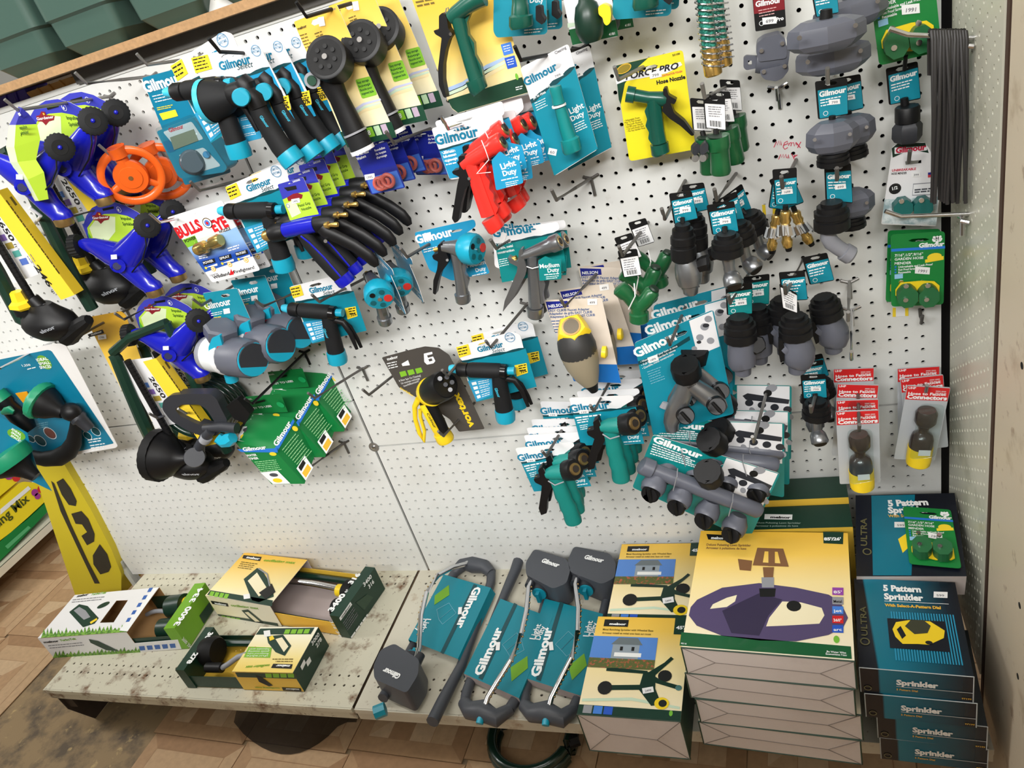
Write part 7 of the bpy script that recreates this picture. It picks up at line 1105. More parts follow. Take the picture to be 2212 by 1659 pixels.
s = thing('boxed_sprinkler', 'sprinkler with curved pale tube inside the yellow 3000 carton', 'sprinkler', T3.p(-.15, 0, .01), 'sprinklers inside the opened cartons'); MB().tube([T3.p(-.04, -.005, .05), T3.p(-.07, -.008, .06), T3.p(-.1, -.018, .058), T3.p(-.13, -.03, .045), T3.p(-.145, -.035, .04)], .0065, GREYL, n=12).build('spray_tube', s, 'pale curved tube'); MB().tube([T3.p(ue + .03, .01, .04), T3.p(ue + .055, .01, .045), T3.p(ue + .065, .01, .045)], [.034, .036, .03], BLKM, n=22).tube([T3.p(ue + .06, -.035, .04), T3.p(-.145, -.035, .04)], .012, BLACK, n=14).build('motor_housing', s); MB().tube([T3.p(ue + .04, .045, .03), T3.p(-.02, .045, .03)], .009, DGREEN, n=8).build('frame', s)
for k in range(5): MB().ball(T3.p(-.06 - .012 * k, .004 - .003 * k, .066), .0016, .0016, .0016, BRASS, 8, 5).build('jet', s)
# ================================================================= long low sprinklers on teal sleeves
HP = lambda z: Pl((0, 0, z), V((1, 0, 0)), V((0, 1, 0)))
TS = mat('sleeve_teal', (10, 128, 146), .4)
def long_sprinkler(label):                                  # the one whose motor lies at the back
    r = thing('long_sprinkler', label, 'sprinkler', PZ(1230, 1380, ZD), 'long charcoal sprinklers in teal sleeves'); zt = ZD + .072
    b = MB(); pl = HP(zt); b.out(pl, [(1240, 1180), (1318, 1196), (1331, 1218), (1328, 1248), (1300, 1262), (1232, 1236), (1226, 1210)], CHAR, -.06, 0, .01); b.tx(pl, 'Gilmour', (1261, 1207), (1302, 1216), WT, .0012, bold=.05, h=12); b.build('motor_housing', r, 'charcoal motor housing', bev=.005)
    b = MB(); tubez(b, [(1205, 1190, 12, ZD + .03), (1198, 1230, 12, ZD + .022), (1178, 1300, 10, ZD + .014), (1150, 1420, 10, ZD + .012), (1134, 1500, 12, ZD + .012), (1134, 1530, 12, ZD + .014)], CHAR, n=10); tubez(b, [(1318, 1215, 11, ZD + .03), (1312, 1290, 10, ZD + .014), (1285, 1400, 10, ZD + .012), (1258, 1490, 12, ZD + .012), (1240, 1530, 13, ZD + .014)], CHAR, n=10).build('side_rails', r)
    b = MB(); tubez(b, [(1132, 1524, 14, ZD + .016), (1150, 1540, 20, ZD + .02), (1180, 1538, 24, ZD + .026), (1215, 1552, 20, ZD + .02), (1242, 1530, 13, ZD + .014)], CHAR, n=14).build('front_bracket', r)
    A, B_, C_, D_ = PZ(1184, 1293, ZD + .03), PZ(1296, 1326, ZD + .03), PZ(1252, 1504, ZD + .028), PZ(1130, 1461, ZD + .028); b = MB(); A.x -= .008; D_.x -= .008; B_.x += .007; C_.x += .007; b.add([A, D_, C_, B_], [(0, 1, 2, 3)], TS); dn = V((0, 0, -.02)); b.add([A, D_, D_ + dn + V((-.006, 0, 0)), A + dn + V((-.006, 0, 0))], [(0, 1, 2, 3)], TS); b.add([B_, C_, C_ + dn, B_ + dn], [(3, 2, 1, 0)], TS); b.add([D_, C_, C_ + dn, D_ + dn], [(0, 3, 2, 1)], GRAYIN)
    pl = Pl(D_, C_ - D_, A - D_); b.pr(pl, [(1210, 1300), (1218, 1303), (1168, 1472), (1158, 1468)], TEALD, .0006); b.tx(pl, 'Gilmour', (1165, 1463), (1194, 1356), WT, .001, bold=.045, h=22); b.pr(pl, [(1262, 1412), (1268, 1438), (1236, 1470), (1228, 1440)], LG2, .0008); b.tx(pl, 'Light', (1272, 1376), (1281, 1342), WT, .001, h=14); b.tx(pl, 'Duty', (1284, 1376), (1292, 1346), WT, .001, h=14)
    for q in ([(1200, 1392), (1228, 1364), (1240, 1375), (1212, 1404)], [(1212, 1404), (1240, 1375), (1252, 1400), (1224, 1418)]):
        for i in range(4): b.tube([pl.px(*q[i], .0006), pl.px(*q[(i + 1) % 4], .0006)], .0006, mat('pale_teal_print', (120, 180, 200), .5), n=4)
    sticker(b, pl, (1191, 1397), 9, 18, 6); b.build('card_sleeve', r, 'teal card sleeve')
    q = [(1248, 1240, ZD + .06), (1243, 1264, ZD + .066), (1250, 1315, ZD + .078), (1248, 1365, ZD + .082), (1234, 1423, ZD + .076), (1210, 1469, ZD + .062), (1191, 1507, ZD + .045), (1186, 1530, ZD + .036)]; w = [PZ(*p) for p in q]; MB().tube(w, .0058, CHROME, n=14).build('spray_tube', r, 'curved chrome spray tube'); jb = MB()
    for i in range(22):
        t = .9 + i * .24; k = int(t); f = t - k
        if k + 1 < len(w): c = w[k].lerp(w[k + 1], f) + V((.0062, -.001, .001)); jb.ball(c, .0021, .0021, .0021, BRASSD, 8, 5)
    jb.build('spray_jets', r, 'row of brass jets')
    c = PZ(1245, 1250, ZD + .058); MB().tube([c + V((0, .012, 0)), c + V((0, -.016, 0))], .011, CHARD, n=14).build('tube_socket', r); c = PZ(1268, 1266, ZD + .045); k = MB().tube([c + V((0, .012, .0)), c + V((0, -.012, 0))], .018, CHARD, n=20).tube([c + V((0, -.012, 0)), c + V((0, -.015, 0))], .0165, TEAL, n=20); k.box(c + V((0, -.02, -.003)), V((.004, 0, 0)), V((0, .006, 0)), V((0, 0, .013)), TEAL).build('control_knob', r, 'teal control knob')
    c = PZ(1290, 1178, ZD + .05); MB().tube([c, c + V((.02, .012, 0))], .014, TEAL, n=8).build('hose_inlet', r); c = PZ(1181, 1545, ZD + .03); MB().tube([c + V((0, .012, .004)), c + V((0, -.008, -.002))], [.006, .006], CHROME, n=12).tube([c + V((0, -.006, -.002)), c + V((0, -.018, -.006))], .0075, AQUA, n=10).build('end_plug', r, 'aqua end plug'); return r
ls = long_sprinkler('long charcoal sprinkler beside the sprinkler boxes, right one of three')
def dupz(root, label, ref, to, z, rz): off = PZ(*ref, z) - V(root.location); return dup(root, label, rot=(0, 0, rz), to=PZ(*to, z) - Matrix.Rotation(math.radians(rz), 3, 'Z') @ off)
dupz(ls, 'long charcoal sprinkler in the middle of three', (1186, 1530), (1047, 1528), ZD + .036, -5)
r = dupz(ls, 'long charcoal sprinkler turned the other way, left one of three', (1186, 1530), (1013, 1214), ZD + .036, 178)
# ================================================================= stacked cartons on the right
BOXW = blot('box_end_board', (222, 212, 208), (210, 199, 194), .6, .1, 8, .6); EDGE = mat('box_edge_green', (24, 58, 42), .5)
def flat_box(root, B, top, front=BOXW, side=EDGE, folds=True, name='carton'):
    m = MB(); w, d, h = B.w / 2, B.d / 2, B.h; B.slab(m, -w, w, -d, d, 0, h, side, {'+w': top, '-v': front})
    if folds:
        f = B.front; e = .0004; L = mat('fold_line', (120, 108, 100), .7)
        for a, b_ in (((-w, 0), (-w + .05, h * .52)), ((-w, h), (-w + .05, h * .52)), ((-w + .05, h * .52), (w - .05, h * .46)), ((w, 0), (w - .05, h * .46)), ((w, h), (w - .05, h * .46))): A, C_ = f.p(a[0], a[1], e), f.p(b_[0], b_[1], e); m.tube([A, C_], .0008, L, n=4)
        for a, b_ in (((-w, 0), (w, 0)), ((-w, h), (w, h)), ((-w, 0), (-w, h)), ((w, 0), (w, h))): m.tube([f.p(a[0], a[1], 0), f.p(b_[0], b_[1], 0)], .0013, EDGE, n=5)
    return m
CRM = grad('cream_lid_print', [(0, (250, 240, 214)), (.55, (248, 226, 160)), (.8, (244, 202, 90)), (1, (240, 190, 66))], 'Y', -.13, .13)
hb = .0635; PUR = mat('plum_print', (84, 72, 110), .45); PURD = mat('dark_plum_print', (54, 46, 74), .45); BRN = mat('bronze_print', (130, 92, 62), .45)
for k in range(4):
    B = Bx(.780 + (0, .003, -.002, .001)[k], -.305, ZD + .001 + hb * k, -3.9 + (0, .5, -.4, 0)[k], .256, .274, hb - .0006); B.r = thing('sprinkler_box', 'flat pulsating sprinkler box, %s of the big stack of four' % ('lowest', 'second from below', 'second from above', 'topmost')[k], 'box', B.c, 'big stack of sprinkler boxes'); m = flat_box(B.r, B, CRM)
    if k == 3:
        pl = B.top; z = .0006; m.pr(pl, [(1472, 1366), (1838, 1397), (1840, 1424), (1468, 1395)], FGREEN, z); m.pr(pl, [(1526, 1154), (1560, 1156), (1566, 1168), (1530, 1166)], BLKT, z); m.tx(pl, 'melnor', (1536, 1165), (1564, 1166), WT, z + .0004, bold=.05, h=8); m.tx(pl, 'Deluxe Pulsating Lawn Sprinkler', (1526, 1179), (1622, 1181), BRN, z, h=7); m.tx(pl, 'Arroseur à pulsations de luxe', (1525, 1186), (1612, 1188), BRN, z, h=7); m.pr(pl, [(1778, 1149), (1822, 1150), (1821, 1176), (1779, 1174)], DG2, z); m.tx(pl, "85'/26'", (1780, 1168), (1817, 1168), WT, z + .0004, bold=.05, h=9)
        oval = [(1488, 1330), (1492, 1312), (1506, 1296), (1560, 1270), (1640, 1260), (1720, 1270), (1790, 1285), (1815, 1300), (1832, 1335), (1822, 1355), (1790, 1372), (1720, 1386), (1640, 1384), (1560, 1374), (1505, 1352)]; m.pr(pl, oval, PUR, z); m.pr(pl, [(1534, 1316), (1540, 1306), (1570, 1292), (1592, 1286), (1588, 1300), (1570, 1312)], YW2, z + .0003); m.pr(pl, [(1655, 1354), (1662, 1335), (1690, 1300), (1730, 1302), (1775, 1314), (1781, 1330), (1770, 1348), (1700, 1352)], YW2, z + .0003); m.pr(pl, [(1560, 1320), (1640, 1282), (1690, 1296), (1660, 1330), (1640, 1374), (1580, 1368)], PURD, z + .0002); m.pr(pl, [(1640, 1272), (1676, 1272), (1674, 1290), (1642, 1290)], BLKT, z + .0004); m.pr(pl, [(1645, 1248), (1672, 1248), (1672, 1270), (1646, 1270)], GREYL, z + .0004); m.pr(pl, [(1648, 1226), (1672, 1226), (1670, 1248), (1650, 1248)], BRN, z + .0004); m.pr(pl, [(1636, 1184), (1692, 1186), (1704, 1225), (1626, 1222)], BRN, z + .0003); m.pr(pl, [(1652, 1192), (1680, 1193), (1686, 1218), (1648, 1216)], CRM, z + .0006); m.pr(pl, [(1660, 1190), (1674, 1190), (1674, 1224), (1660, 1224)], BRN, z + .0007); m.pr(pl, [(1594, 1208), (1625, 1212), (1622, 1234), (1598, 1232)], BRN, z + .0004); m.dot(pl, (1715, 1310), 15, BLKT, z + .0005)
        for i, mm in enumerate((mat('violet_print', (150, 70, 170), .4), GREYL, mat('mid_blue_box', (70, 130, 220), .4), RCARD, mat('deep_blue_box', (40, 90, 200), .4))): y = 1270 + 20.3 * i; m.pr(pl, [(1798, y), (1822, y + .6), (1822, y + 17), (1798, y + 16)], mm, z + .0006); m.tx(pl, ("85'", 'Metal', 'jet', '360°', 'arc')[i], (1801, y + 13), (1819, y + 13), BLKT if i == 1 else WT, z + .0009, h=8)
        m.dot(pl, (1807, 1382), 6, mat('leaf_bright', (120, 190, 60), .4), z + .0004, ry=10); m.tx(pl, 'Be Water Wise', (1786, 1410), (1828, 1413), WT, z + .0004, h=5); m.tx(pl, 'Économisez l’eau', (1784, 1415), (1829, 1418), WT, z + .0004, h=5); m.tx(pl, '9516', (1471, 1392), (1483, 1393), WT, z + .0004, h=4)
    m.build('carton', B.r)
for k, (d0, zt, xl, xr) in enumerate(((.150, -.139, 1500, 1843), (.078, -.131, 1500, 1834))):
    zt += Z0; a, c = P(1520, 1147, .155).x, P(xr, 1147 if k == 0 else 1090, d0).x; B = Bx((a + c) / 2, -d0 + .031, ZD + .001, 0, c - a, .0625, zt - ZD - .001); B.r = thing('sprinkler_box', 'sprinkler box standing upright %s' % ('just behind the big stack' if k == 0 else 'against the board behind the other upright one'), 'box', B.c, 'upright sprinkler boxes'); m = MB(); w, d, h = B.w / 2, B.d / 2, B.h; B.slab(m, -w, w, -d, d, 0, h, DG2, {'-v': YW}); pl = B.top
    if k == 0: m.pr(pl, [(1652, 1111), (1712, 1112), (1711, 1123), (1651, 1122)], WT, .0006); m.tx(pl, 'melnor', (1664, 1120), (1708, 1121), BLKT, .001, bold=.05, h=7); m.tx(pl, 'Deluxe Pulsating Lawn Sprinkler', (1630, 1131), (1730, 1132), mat('faint_white', (150, 170, 160), .5), .0006, h=5); m.tx(pl, 'Arroseur à pulsations de luxe', (1632, 1138), (1724, 1138), mat('faint_white', (150, 170, 160), .5), .0006, h=5)
    else: m.pr(B.front, [(1780, 1090), (1822, 1091), (1822, 1120), (1780, 1119)], DG2, .0006)
    m.build('carton', B.r)
# ---- smaller boxes with the house picture
SKY = mat('sky_print', (90, 140, 215), .4); HOUSE = mat('house_print', (150, 162, 172), .4); MEAD = blot('meadow_print', (90, 100, 50), (200, 90, 70), .58, .06, 160, .5)
def house_print(m, pl, q, z=.0006, clipx=None):
    L = lambda a, b: lerp2(q, a, b)
    R = lambda a0, b0, a1, b1, mt, dz=0: m.pr(pl, [L(a0, b0), L(a1, b0), L(a1, b1), L(a0, b1)], mt, z + dz)
    R(0, .90, 1, 1, DG2); R(.08, .03, .34, .10, BLKT, .0002); m.tx(pl, 'melnor', L(.14, .085), L(.32, .085), WT, z + .0005, bold=.05, h=6); m.tx(pl, 'Metal Revolving Sprinkler with Wheeled Base', L(.08, .14), L(.62, .14), mat('brown_print', (110, 92, 30), .5), z + .0002, h=5); m.tx(pl, 'Arroseur rotatif en métal avec base sur roues', L(.08, .175), L(.6, .175), mat('brown_print', (110, 92, 30), .5), z + .0002, h=5); R(.84, .0, 1, .16, DG2, .0002); m.tx(pl, "45'/1", L(.86, .11), L(.99, .11), WT, z + .0005, h=9, bold=.04)
    R(0, .2, .68, .52, SKY, .0002); R(0, .42, .68, .52, MEAD, .0003); R(.22, .28, .5, .42, HOUSE, .0004); m.pr(pl, [L(.2, .28), L(.27, .21), L(.47, .21), L(.53, .28)], mat('roof_print', (110, 120, 124), .4), z + .0005); R(.25, .36, .53, .40, WT, .0006); R(.3, .3, .33, .34, BLKT, .0006); R(.42, .3, .45, .34, BLKT, .0006)
    m.pr(pl, [L(.2, .52), L(.3, .515), L(.62, .53), L(.62, .56), L(.2, .55)], DGREEN, z + .0004); m.pr(pl, [L(.62, .55), L(.78, .44), L(.84, .38), L(.87, .4), L(.7, .57)], DGREEN, z + .0004); m.pr(pl, [L(.66, .56), L(.78, .62), L(.97, .66), L(.96, .7), L(.7, .64)], DGREEN, z + .0004); m.pr(pl, [L(.58, .54), L(.7, .54), L(.72, .7), L(.8, .85), L(.7, .87), L(.56, .72), L(.26, .74), L(.26, .69), L(.56, .67)], DGREEN, z + .0003); m.dot(pl, L(.22, .72), 16, BLKT, z + .0006, ry=17); m.dot(pl, L(.8, .57), 15, BLKT, z + .0003, ry=15); m.dot(pl, L(.8, .84), 16, YELP, z + .0006, ry=15, ang=0); m.dot(pl, L(.81, .84), 9, BLKT, z + .0008, ry=9)
    m.dot(pl, L(.95, .68), 7, CHROME, z + .0007); sticker(m, pl, L(.65, .72), 24, 12, 10, '2499', z + .0009)
    for k, mm in enumerate((GREYL, mat('mid_blue_box', (70, 130, 220), .4), mat('deep_blue_box', (40, 90, 200), .4))): R(.05 + .1 * k, .905, .135 + .1 * k, .985, mm, .0003)
    m.dot(pl, L(.9, .93), 4, mat('leaf_bright', (120, 190, 60), .4), z + .0004, ry=7); m.pr(pl, [L(.02, .84), L(.5, .80), L(.98, .86), L(.98, .885), L(.5, .83), L(.02, .87)], mat('swoosh_green', (205, 226, 200), .4), z + .0001)
def tilted(label, tl, tr, fr, fl, db, df, h, top, cat='box', group=None, name='sprinkler_box'):
    A, B_, C_, D_ = P(*tl, db), P(*tr, db), P(*fr, df), P(*fl, df); r = thing(name, label, cat, (A + B_ + C_ + D_) / 4 - V((0, 0, h)), group); n = (C_ - D_).cross(A - D_).normalized(); dn = -n * h; m = MB(); vs = [A, B_, C_, D_] + [v + dn for v in (A, B_, C_, D_)]; m.add(vs, [(3, 2, 1, 0)], top); m.add(vs, [(7, 6, 2, 3)], BOXW); m.add(vs, [(0, 4, 7, 3), (1, 2, 6, 5), (0, 1, 5, 4), (4, 5, 6, 7)], EDGE); return r, m, Pl(D_, C_ - D_, A - D_)
B = Bx(.531, -.352, ZD + .001, -.8, .183, .222, .105); q = [(1295, 1333), (1478, 1339), (1476, 1560), (1245, 1533)]; r = thing('sprinkler_box', 'smaller sprinkler box with house picture, nearest the shelf edge', 'box', B.c, 'house picture sprinkler boxes'); m = flat_box(r, B, CRM); tq = [B.top.p(-B.w / 2, B.d / 2), B.top.p(B.w / 2, B.d / 2), B.top.p(B.w / 2, -B.d / 2), B.top.p(-B.w / 2, -B.d / 2)]; house_print(m, B.top, [proj(p) for p in tq]); m.build('carton', r)
B = Bx(.545, -.125, ZD + .001, -.8, .183, .222, .085); r = thing('sprinkler_box', 'smaller sprinkler box with house picture, behind the nearest one', 'box', B.c, 'house picture sprinkler boxes'); m = flat_box(r, B, CRM); tq = [B.top.p(-B.w / 2, B.d / 2), B.top.p(B.w / 2, B.d / 2), B.top.p(B.w / 2, -B.d / 2), B.top.p(-B.w / 2, -B.d / 2)]; house_print(m, B.top, [proj(p) for p in tq]); m.build('carton', r)
# ---- pattern sprinkler boxes
NAVB = mat('ink_black_print', (18, 22, 34), .3); TB = grad('teal_black_print', [(0, (16, 20, 30)), (.13, (16, 20, 30)), (.15, (16, 120, 145)), (.4, (14, 105, 130)), (.9, (14, 30, 44)), (1, (14, 18, 28))], 'X', -.075, .075, .25); WORN = mat('worn_white_edge', (190, 196, 198), .6)
def pattern_print(m, B, z=.0006, full=True):
    w, d, h = B.w / 2, B.d / 2, B.h; t = B.top; X = lambda a, b: t.p(-w + 2 * w * a, -d + 2 * d * b)
    def T(s, a, b, a2, mt, hh, bold=.04): q0, q1 = proj(X(a, b)), proj(X(a2, b)); m.tx(t, s, q0, q1, mt, z + .0003, bold=bold, h=hh)
    T('5 Pattern', .29, .86, .66, WT, 17, .05); T('Sprinkler', .29, .76, .67, WT, 17, .05); T('With Select-A-Pattern Dial', .29, .675, .82, GOLD, 8); m.flat(t, [(-w + 2 * w * .29, -d + 2 * d * .735), (-w + 2 * w * .9, -d + 2 * d * .735), (-w + 2 * w * .9, -d + 2 * d * .74), (-w + 2 * w * .29, -d + 2 * d * .74)], WT, z + .0002)
    S2 = lambda a0, a1, b0, b1, mt, dz=0: m.flat(t, [(-w + 2 * w * a0, -d + 2 * d * b0), (-w + 2 * w * a1, -d + 2 * d * b0), (-w + 2 * w * a1, -d + 2 * d * b1), (-w + 2 * w * a0, -d + 2 * d * b1)], mt, z + dz)
    for i in range(24): S2(.34 + .025 * i, .352 + .025 * i, .1, .62, mat('stripe_blue', (40, 150, 190), .3), .0002)
    S2(.3, .84, .22, .54, NAVB, .0004); E = lambda pts, mt, dz: m.flat(t, [(-w + 2 * w * a, -d + 2 * d * b) for a, b in pts], mt, z + dz)
    E([(.34, .42), (.38, .5), (.5, .53), (.7, .53), (.82, .44), (.8, .36), (.66, .28), (.56, .28), (.42, .27), (.36, .34)], YELP, .0007); E([(.38, .42), (.42, .46), (.46, .36), (.42, .32)], NAVB, .0009); E([(.46, .46), (.52, .53), (.64, .54), (.70, .48), (.66, .40), (.54, .38)], mat('dial_olive', (60, 62, 46), .4), .0010); m.dot(t, proj(X(.66, .30)), 7, BLKT, z + .0012, ry=5)
    q0, q1 = proj(X(.10, .33)), proj(X(.10, .66)); m.tx(t, 'ULTRA', q0, q1, mat('gold_outline', (96, 92, 60), .4), z + .0004, bold=.02, h=13); m.dot(t, proj(X(.07, .27)), 10, mat('gold_outline', (96, 92, 60), .4), z + .0004, ring=.3); c = proj(X(.84, .84)); sticker(m, t, c, 30, 13, -2, '599', z + .0004)
def pattern_box(label, x, y, z0_, yaw, top=True, h=.0565):
    B = Bx(x, y, z0_, yaw, .149, .181, h - .0004); r = thing('pattern_box', label, 'box', B.c, 'pattern sprinkler boxes'); m = MB(); w, d = B.w / 2, B.d / 2; B.slab(m, -w, w, -d, d, 0, B.h, NAVB, {'+w': TB, '-v': TB}); f = B.front; q0, q1 = proj(f.p(-w + 2 * w * .33, B.h * .45)), proj(f.p(-w + 2 * w * .70, B.h * .45)); m.tx(f, 'Sprinkler', q0, q1, WT, .001, bold=.05, h=17); q0, q1 = proj(f.p(-w + 2 * w * .33, B.h * .22)), proj(f.p(-w + 2 * w * .52, B.h * .22)); m.tx(f, '5 Pattern Dial', q0, q1, GOLD, .001, h=6); m.flat(f, [(-w + 2 * w * .33, B.h * .36), (w, B.h * .36), (w, B.h * .385), (-w + 2 * w * .33, B.h * .385)], WORN, .0008); q0, q1 = proj(f.p(w * .8, B.h * .1)), proj(f.p(w * .97, B.h * .1)); m.tx(f, '97199', q0, q1, GOLD, .001, h=5); m.dot(f, proj(f.p(-w + .01, B.h * .2)), 8, mat('gold_outline', (96, 92, 60), .4), .001, ring=.3)
    for a, b_ in (((-w, B.h), (w, B.h)), ((-w, 0), (-w, B.h)), ((w, 0), (w, B.h))): m.tube([f.p(a[0], a[1]), f.p(b_[0], b_[1])], .0008, WORN, n=4)
    if top: pattern_print(m, B)
    m.build('carton', r); return r, B
zb = ZD + .001
pattern_box('pattern sprinkler box, lowest of the right stack', 1.008, -.352, zb, -3.5, False); pattern_box('pattern sprinkler box, second from below in the right stack', 1.006, -.353, zb + .0567, -3.9, False); pattern_box('pattern sprinkler box, second from above in the right stack', .990, -.356, zb + .1134, -3.5, False); pattern_box('pattern sprinkler box on top of the right stack', .986, -.354, zb + .1701, -3.9, True)
r, m, pl = tilted('pattern sprinkler box lying behind the right stack, mender card on it', (1848, 1070), (2062, 1065), (2088, 1245), (1850, 1245), .085, .262, .05, NAVB, group='pattern sprinkler boxes', name='pattern_box'); q = [(1848, 1070), (2062, 1065), (2088, 1245), (1850, 1245)]; L = lambda a, b: lerp2(q, a, b); m.pr(pl, [L(.16, .01), L(.6, .01), L(.5, .99), L(.15, .99)], mat('deep_teal_box', (14, 112, 136), .25), .0004); m.tx(pl, '5 Pattern', (1919, 1094), (2006, 1091), WT, .0008, bold=.05, h=17); m.tx(pl, 'Sprinkler', (1919, 1109), (2010, 1107), WT, .0008, bold=.05, h=17); m.tx(pl, 'With Select-A-Pattern Dial', (1919, 1118), (2045, 1116), GOLD, .0008, h=8); m.tx(pl, 'ULTRA', (1873, 1180), (1872, 1120), mat('gold_outline', (96, 92, 60), .4), .0006, h=13); m.dot(pl, (1873, 1192), 9, mat('gold_outline', (96, 92, 60), .4), .0006, ring=.3); sticker(m, pl, (1946, 1134), 28, 12, 0, '599', .0008); m.pr(pl, [(1940, 1165), (1962, 1150), (1966, 1180), (1950, 1195)], YELP, .0008); m.build('carton', r)
fall = [o for o in COL.objects if o.get('label', '').startswith('hose mender card fallen')][0]; n = pl.n; th = math.degrees(math.atan2(pl.v.y, pl.v.z)); off = P(1957, 632, .08) - V(me.location); fall.rotation_euler = (math.radians(-th), 0, math.radians(-3)); E = fall.rotation_euler.to_matrix(); fall.location = pl.px(1986, 1189, .006) - E @ off + pl.n * .018
# ================================================================= top shelf, neighbours, floor things
TUB = mat('sage_plastic', (68, 92, 83), .3)
zt = P(165, 126, .05).z; top.location.z = zt - .0075
def tub_mesh():
    b = MB(); n = 8; prof = [(.052, 0.0), (.067, .020), (.069, .022), (.072, .062), (.077, .067), (.079, .27), (.081, .28), (.081, .30)]; rings = []
    for hw, z in prof:
        r = hw * .22; q = []
        for cx, cy, a0 in ((1, -1, -90), (1, 1, 0), (-1, 1, 90), (-1, -1, 180)):
            for k in range(5): a = math.radians(a0 + 90 * k / 4); q.append(V((cx * (hw - r) + math.cos(a) * r, cy * (hw - r) + math.sin(a) * r, z)))
        rings.append(q)
    m = len(rings[0]); vs = [v for q in rings for v in q]; fs = [(i * m + k, i * m + (k + 1) % m, (i + 1) * m + (k + 1) % m, (i + 1) * m + k) for i in range(len(rings) - 1) for k in range(m)]; fs.append(tuple(range(m))[::-1]); return b.add(vs, fs, TUB)
xs = [P(x, y, .03).x for x, y in ((28, 178), (165, 128), (327, 74), (487, 20))]
first = None
for k, x in enumerate(xs):
    lb = 'sage green plastic tub on the plywood shelf, %s from the left' % ('first', 'second', 'third', 'fourth')[k]
    if first is None: first = thing('plastic_tub', lb, 'tub', (x + .056, .03, zt + .0005), 'sage green tubs on the top shelf'); tub = tub_mesh(); tub.v = [v + ORG[first.name] for v in tub.v]; tub.build('tub_body', first); rr = MB(); q = [V((s * .079, t * .079, .3)) for s, t in ((-1, -1), (1, -1), (1, 1), (-1, 1))]; rr.tube([v + ORG[first.name] for v in q], .006, TUB, n=8, closed=True).build('tub_rim', first)
    else: dup(first, lb, to=(x + .056, .03 + .003 * k, zt + .0005), rot=(0, 0, (0, 1, -2, 1)[k]))
# trays seen through the slot behind the board
def tray(label, px, d, m):
    r = thing('seed_tray', label, 'tray', P(*px[0], d), 'plant trays behind the board'); pl = D(d); b = MB(); b.out(pl, px, m, -.06, 0, .004); b.build('tray_body', r)
    for t in (.25, .5, .75): A = (px[0][0] + (px[1][0] - px[0][0]) * t, px[0][1] + (px[1][1] - px[0][1]) * t); C_ = (px[3][0] + (px[2][0] - px[3][0]) * t, px[3][1] + (px[2][1] - px[3][1]) * t); MB().tube([P(*A, d + .001), P(*C_, d + .001)], .003, m, n=8).build('tray_rib', r)
tray('purple plastic tray glimpsed behind the board at far left', [(-30, 215), (52, 190), (66, 222), (-30, 252)], -.03, mat('purple_plastic', (84, 62, 196), .35)); tray('orange plastic tray glimpsed behind the board under the shelf', [(56, 200), (152, 166), (168, 182), (72, 216)], -.03, mat('peach_plastic', (246, 190, 110), .4))
MB().box((-.3, 2.6, 1.6), (4, 0, 0), (0, .05, 0), (0, 0, 1.65), mat('far_wall_paint', (170, 170, 165), .8)).build('wall_far', kind='structure')
MB().box((-4.0, -.5, 1.6), (.05, 0, 0), (0, 3.2, 0), (0, 0, 1.65), mat('left_wall_paint', (160, 158, 150), .8)).build('wall_left', kind='structure')
MB().box((.6, -2.0, .835), (1.9, 0, 0), (0, .25, 0), (0, 0, .835), mat('unseen_shelving', (150, 140, 126), .7)).build('unseen_shelf_block', kind='structure')  # shelving block added unseen behind the camera to shade lower board and floor
MB().box((-.3, -4.2, 1.6), (4, 0, 0), (0, .05, 0), (0, 0, 1.65), mat('rear_wall_paint', (150, 146, 138), .8)).build('wall_front', kind='structure')
for k, (x, c) in enumerate(((.12, (70, 160, 60)), (.17, (230, 230, 225)), (.22, (200, 60, 130)), (.27, (90, 70, 170)), (.33, (60, 150, 70)))):
    o = MB().box((x, .05, Z0 + .955), (.02, 0, 0), (0, .003, 0), (0, 0, .012), mat('packet_%d' % k, c, .5)).build('seed_packet'); tag(o, ('lime green', 'white', 'pink', 'violet', 'mid green')[k] + ' packet edge peeping out behind the rail', 'packet', 'packets behind the rail')
# end post and yellow carton at the left end of the board
POST = blot('scuffed_post', (196, 198, 190), (120, 116, 100), .58, .08, 14, .6)
MB().box((-1.104, .004, .62), (.009, 0, 0), (0, .012, 0), (0, 0, .62), POST).build('trim_3', kind='structure')
YC = mat('hazard_yellow', (206, 186, 36), .5); pl = Pl(P(150, 1150, .02)); r = thing('printed_carton', 'tall yellow carton with black lettering at the left end of the board', 'carton', P(215, 1280, .02)); b = MB(); b.out(pl, [(62, 985), (128, 985), (196, 1100), (240, 1185), (262, 1240), (262, 1290), (166, 1296)], YC, -.10, 0)
K = mat('worn_black_print', (46, 42, 30), .6, 0, .3, 120); zz = lambda x, y: (x * .2732, 1000 + y * .2732)
for q in ([(448, 150), (500, 120), (560, 200), (608, 300), (600, 340), (545, 330), (490, 250)], [(565, 400), (645, 378), (700, 440), (750, 560), (745, 620), (690, 650), (645, 575), (690, 545), (650, 485), (600, 480)], [(735, 730), (790, 640), (850, 720), (880, 820), (860, 860), (795, 880), (740, 800)], [(405, 140), (430, 160), (560, 480), (700, 780), (790, 952), (750, 952), (620, 680), (480, 380)]): b.pr(pl, [zz(*p) for p in q], K, .001)
b.build('carton_face', r)
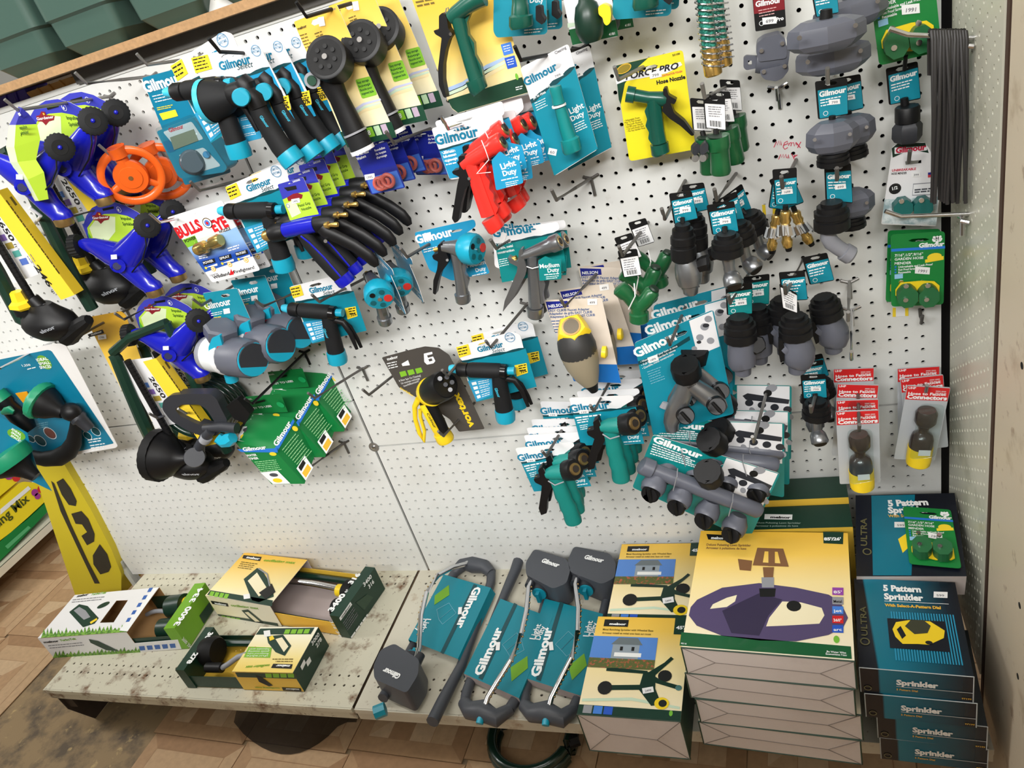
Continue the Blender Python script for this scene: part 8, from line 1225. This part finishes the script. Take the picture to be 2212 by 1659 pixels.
# neighbouring shelf with potting soil
sh = Pl((-1.86, 0, 0), V((0, 1, 0)), V((0, 0, 1))); zs = sh.px(60, 1172).z; r = thing('side_shelf', 'cream steel shelf with potting soil at the far left', 'shelf', (-2.05, .25, zs)); MB().box((-2.06, .3, zs - .006), (.2, 0, 0), (0, .75, 0), (0, 0, .006), mat('cream_enamel', (226, 220, 200), .5)).build('shelf_plate', r); MB().box((-1.862, .3, zs - .014), (.003, 0, 0), (0, .75, 0), (0, 0, .014), mat('cream_enamel', (226, 220, 200), .5)).build('front_lip', r); MB().box((-2.0, -.42, (zs - .03) / 2), (.13, 0, 0), (0, .006, 0), (0, 0, (zs - .03) / 2), IRON).build('end_bracket', r); MB().box((-2.2, .3, (zs - .03) / 2), (.004, 0, 0), (0, .75, 0), (0, 0, (zs - .03) / 2), DARK).build('back_plate', r)
sh = Pl((-1.885, 0, 0), V((0, 1, 0)), V((0, 0, 1)))
def bag(label, px, m, prints, th=.26):
    r = thing('soil_bag', label, 'bag', sh.px(*px[0]), 'bags of potting soil'); b = MB(); b.out(sh, px, m, -th, 0, .012); prints(b); b.build('bag_body', r, bev=.008)
BY = mat('bag_yellow', (248, 226, 40), .35); BGN = mat('bag_green', (22, 130, 60), .3); FR = mat('flower_red', (214, 50, 50), .4); FP = mat('flower_purple', (170, 60, 150), .4)
def pr1(b):
    b.tx(sh, 'Potting Mix', (-38, 1170), (64, 1080), mat('bag_lettering', (70, 80, 20), .5), .002, bold=.02); b.pr(sh, [(0, 1100), (60, 1050), (66, 1056), (0, 1112)], WT, .002)
    for x, y, R, mm in ((74, 1064, 8, FP), (88, 1056, 9, FR), (98, 1060, 8, FR), (80, 1072, 7, FP), (104, 1052, 7, FR)): b.dot(sh, (x, y), R, mm, .003, n=10)
bag('yellow potting mix bag with flower print at the far left', [(-40, 1195), (-40, 1120), (48, 1040), (108, 1046), (116, 1066), (60, 1118), (0, 1170)], BY, pr1)
bag('green lower half of a soil bag under the yellow one', [(-40, 1250), (-40, 1198), (60, 1122), (112, 1074), (118, 1082), (104, 1104), (20, 1192)], BGN, lambda b: b.pr(sh, [(10, 1180), (60, 1136), (66, 1140), (16, 1186)], mat('bag_shine', (90, 180, 120), .3), .002))
bag('yellow bag corner above the other soil bags', [(-40, 1110), (-40, 1062), (0, 1020), (30, 1016), (48, 1032), (0, 1072)], BY, lambda b: [b.dot(sh, (18, 1028), 9, FP, .003, n=10), b.dot(sh, (34, 1032), 9, FR, .003, n=10)])
# hose ring and dark mesh under the deck
c = PZ(1150, 1592, .03); r = thing('hose_ring', 'dark green ring of hose on the floor under the deck', 'hose', c - V((0, 0, .03)))
for k in range(3): MB().tube([c + V((math.cos(a * .19635) * (.088 + .004 * (k % 2)), math.sin(a * .19635) * (.085 + .004 * (k % 2)), -.018 + .016 * k)) for a in range(32)], .011, HOSE, n=10, closed=True).build('hose_turn', r)
w = PZ(1228, 1602, .04); MB().tube([w, w + V((.02, .01, .0))], .014, BLKM, n=14, rib=.08).build('coupling', r)
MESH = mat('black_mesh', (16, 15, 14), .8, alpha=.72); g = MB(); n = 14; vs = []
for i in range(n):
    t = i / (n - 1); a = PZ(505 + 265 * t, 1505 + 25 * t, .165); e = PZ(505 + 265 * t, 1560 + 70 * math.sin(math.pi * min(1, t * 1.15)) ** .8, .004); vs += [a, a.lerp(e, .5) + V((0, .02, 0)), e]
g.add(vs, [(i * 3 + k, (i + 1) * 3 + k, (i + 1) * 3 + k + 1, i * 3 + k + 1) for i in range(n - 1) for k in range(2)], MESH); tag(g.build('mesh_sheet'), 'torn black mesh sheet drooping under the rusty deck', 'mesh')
c = PZ(1022, 1464, ZD); o = MB().box(c + V((0, 0, .001)), (.004, .001, 0), (-.001, .003, 0), (0, 0, .001), mat('red_scrap', (230, 70, 80), .5)).build('plastic_scrap'); tag(o, 'tiny red scrap on the cream deck', 'scrap')
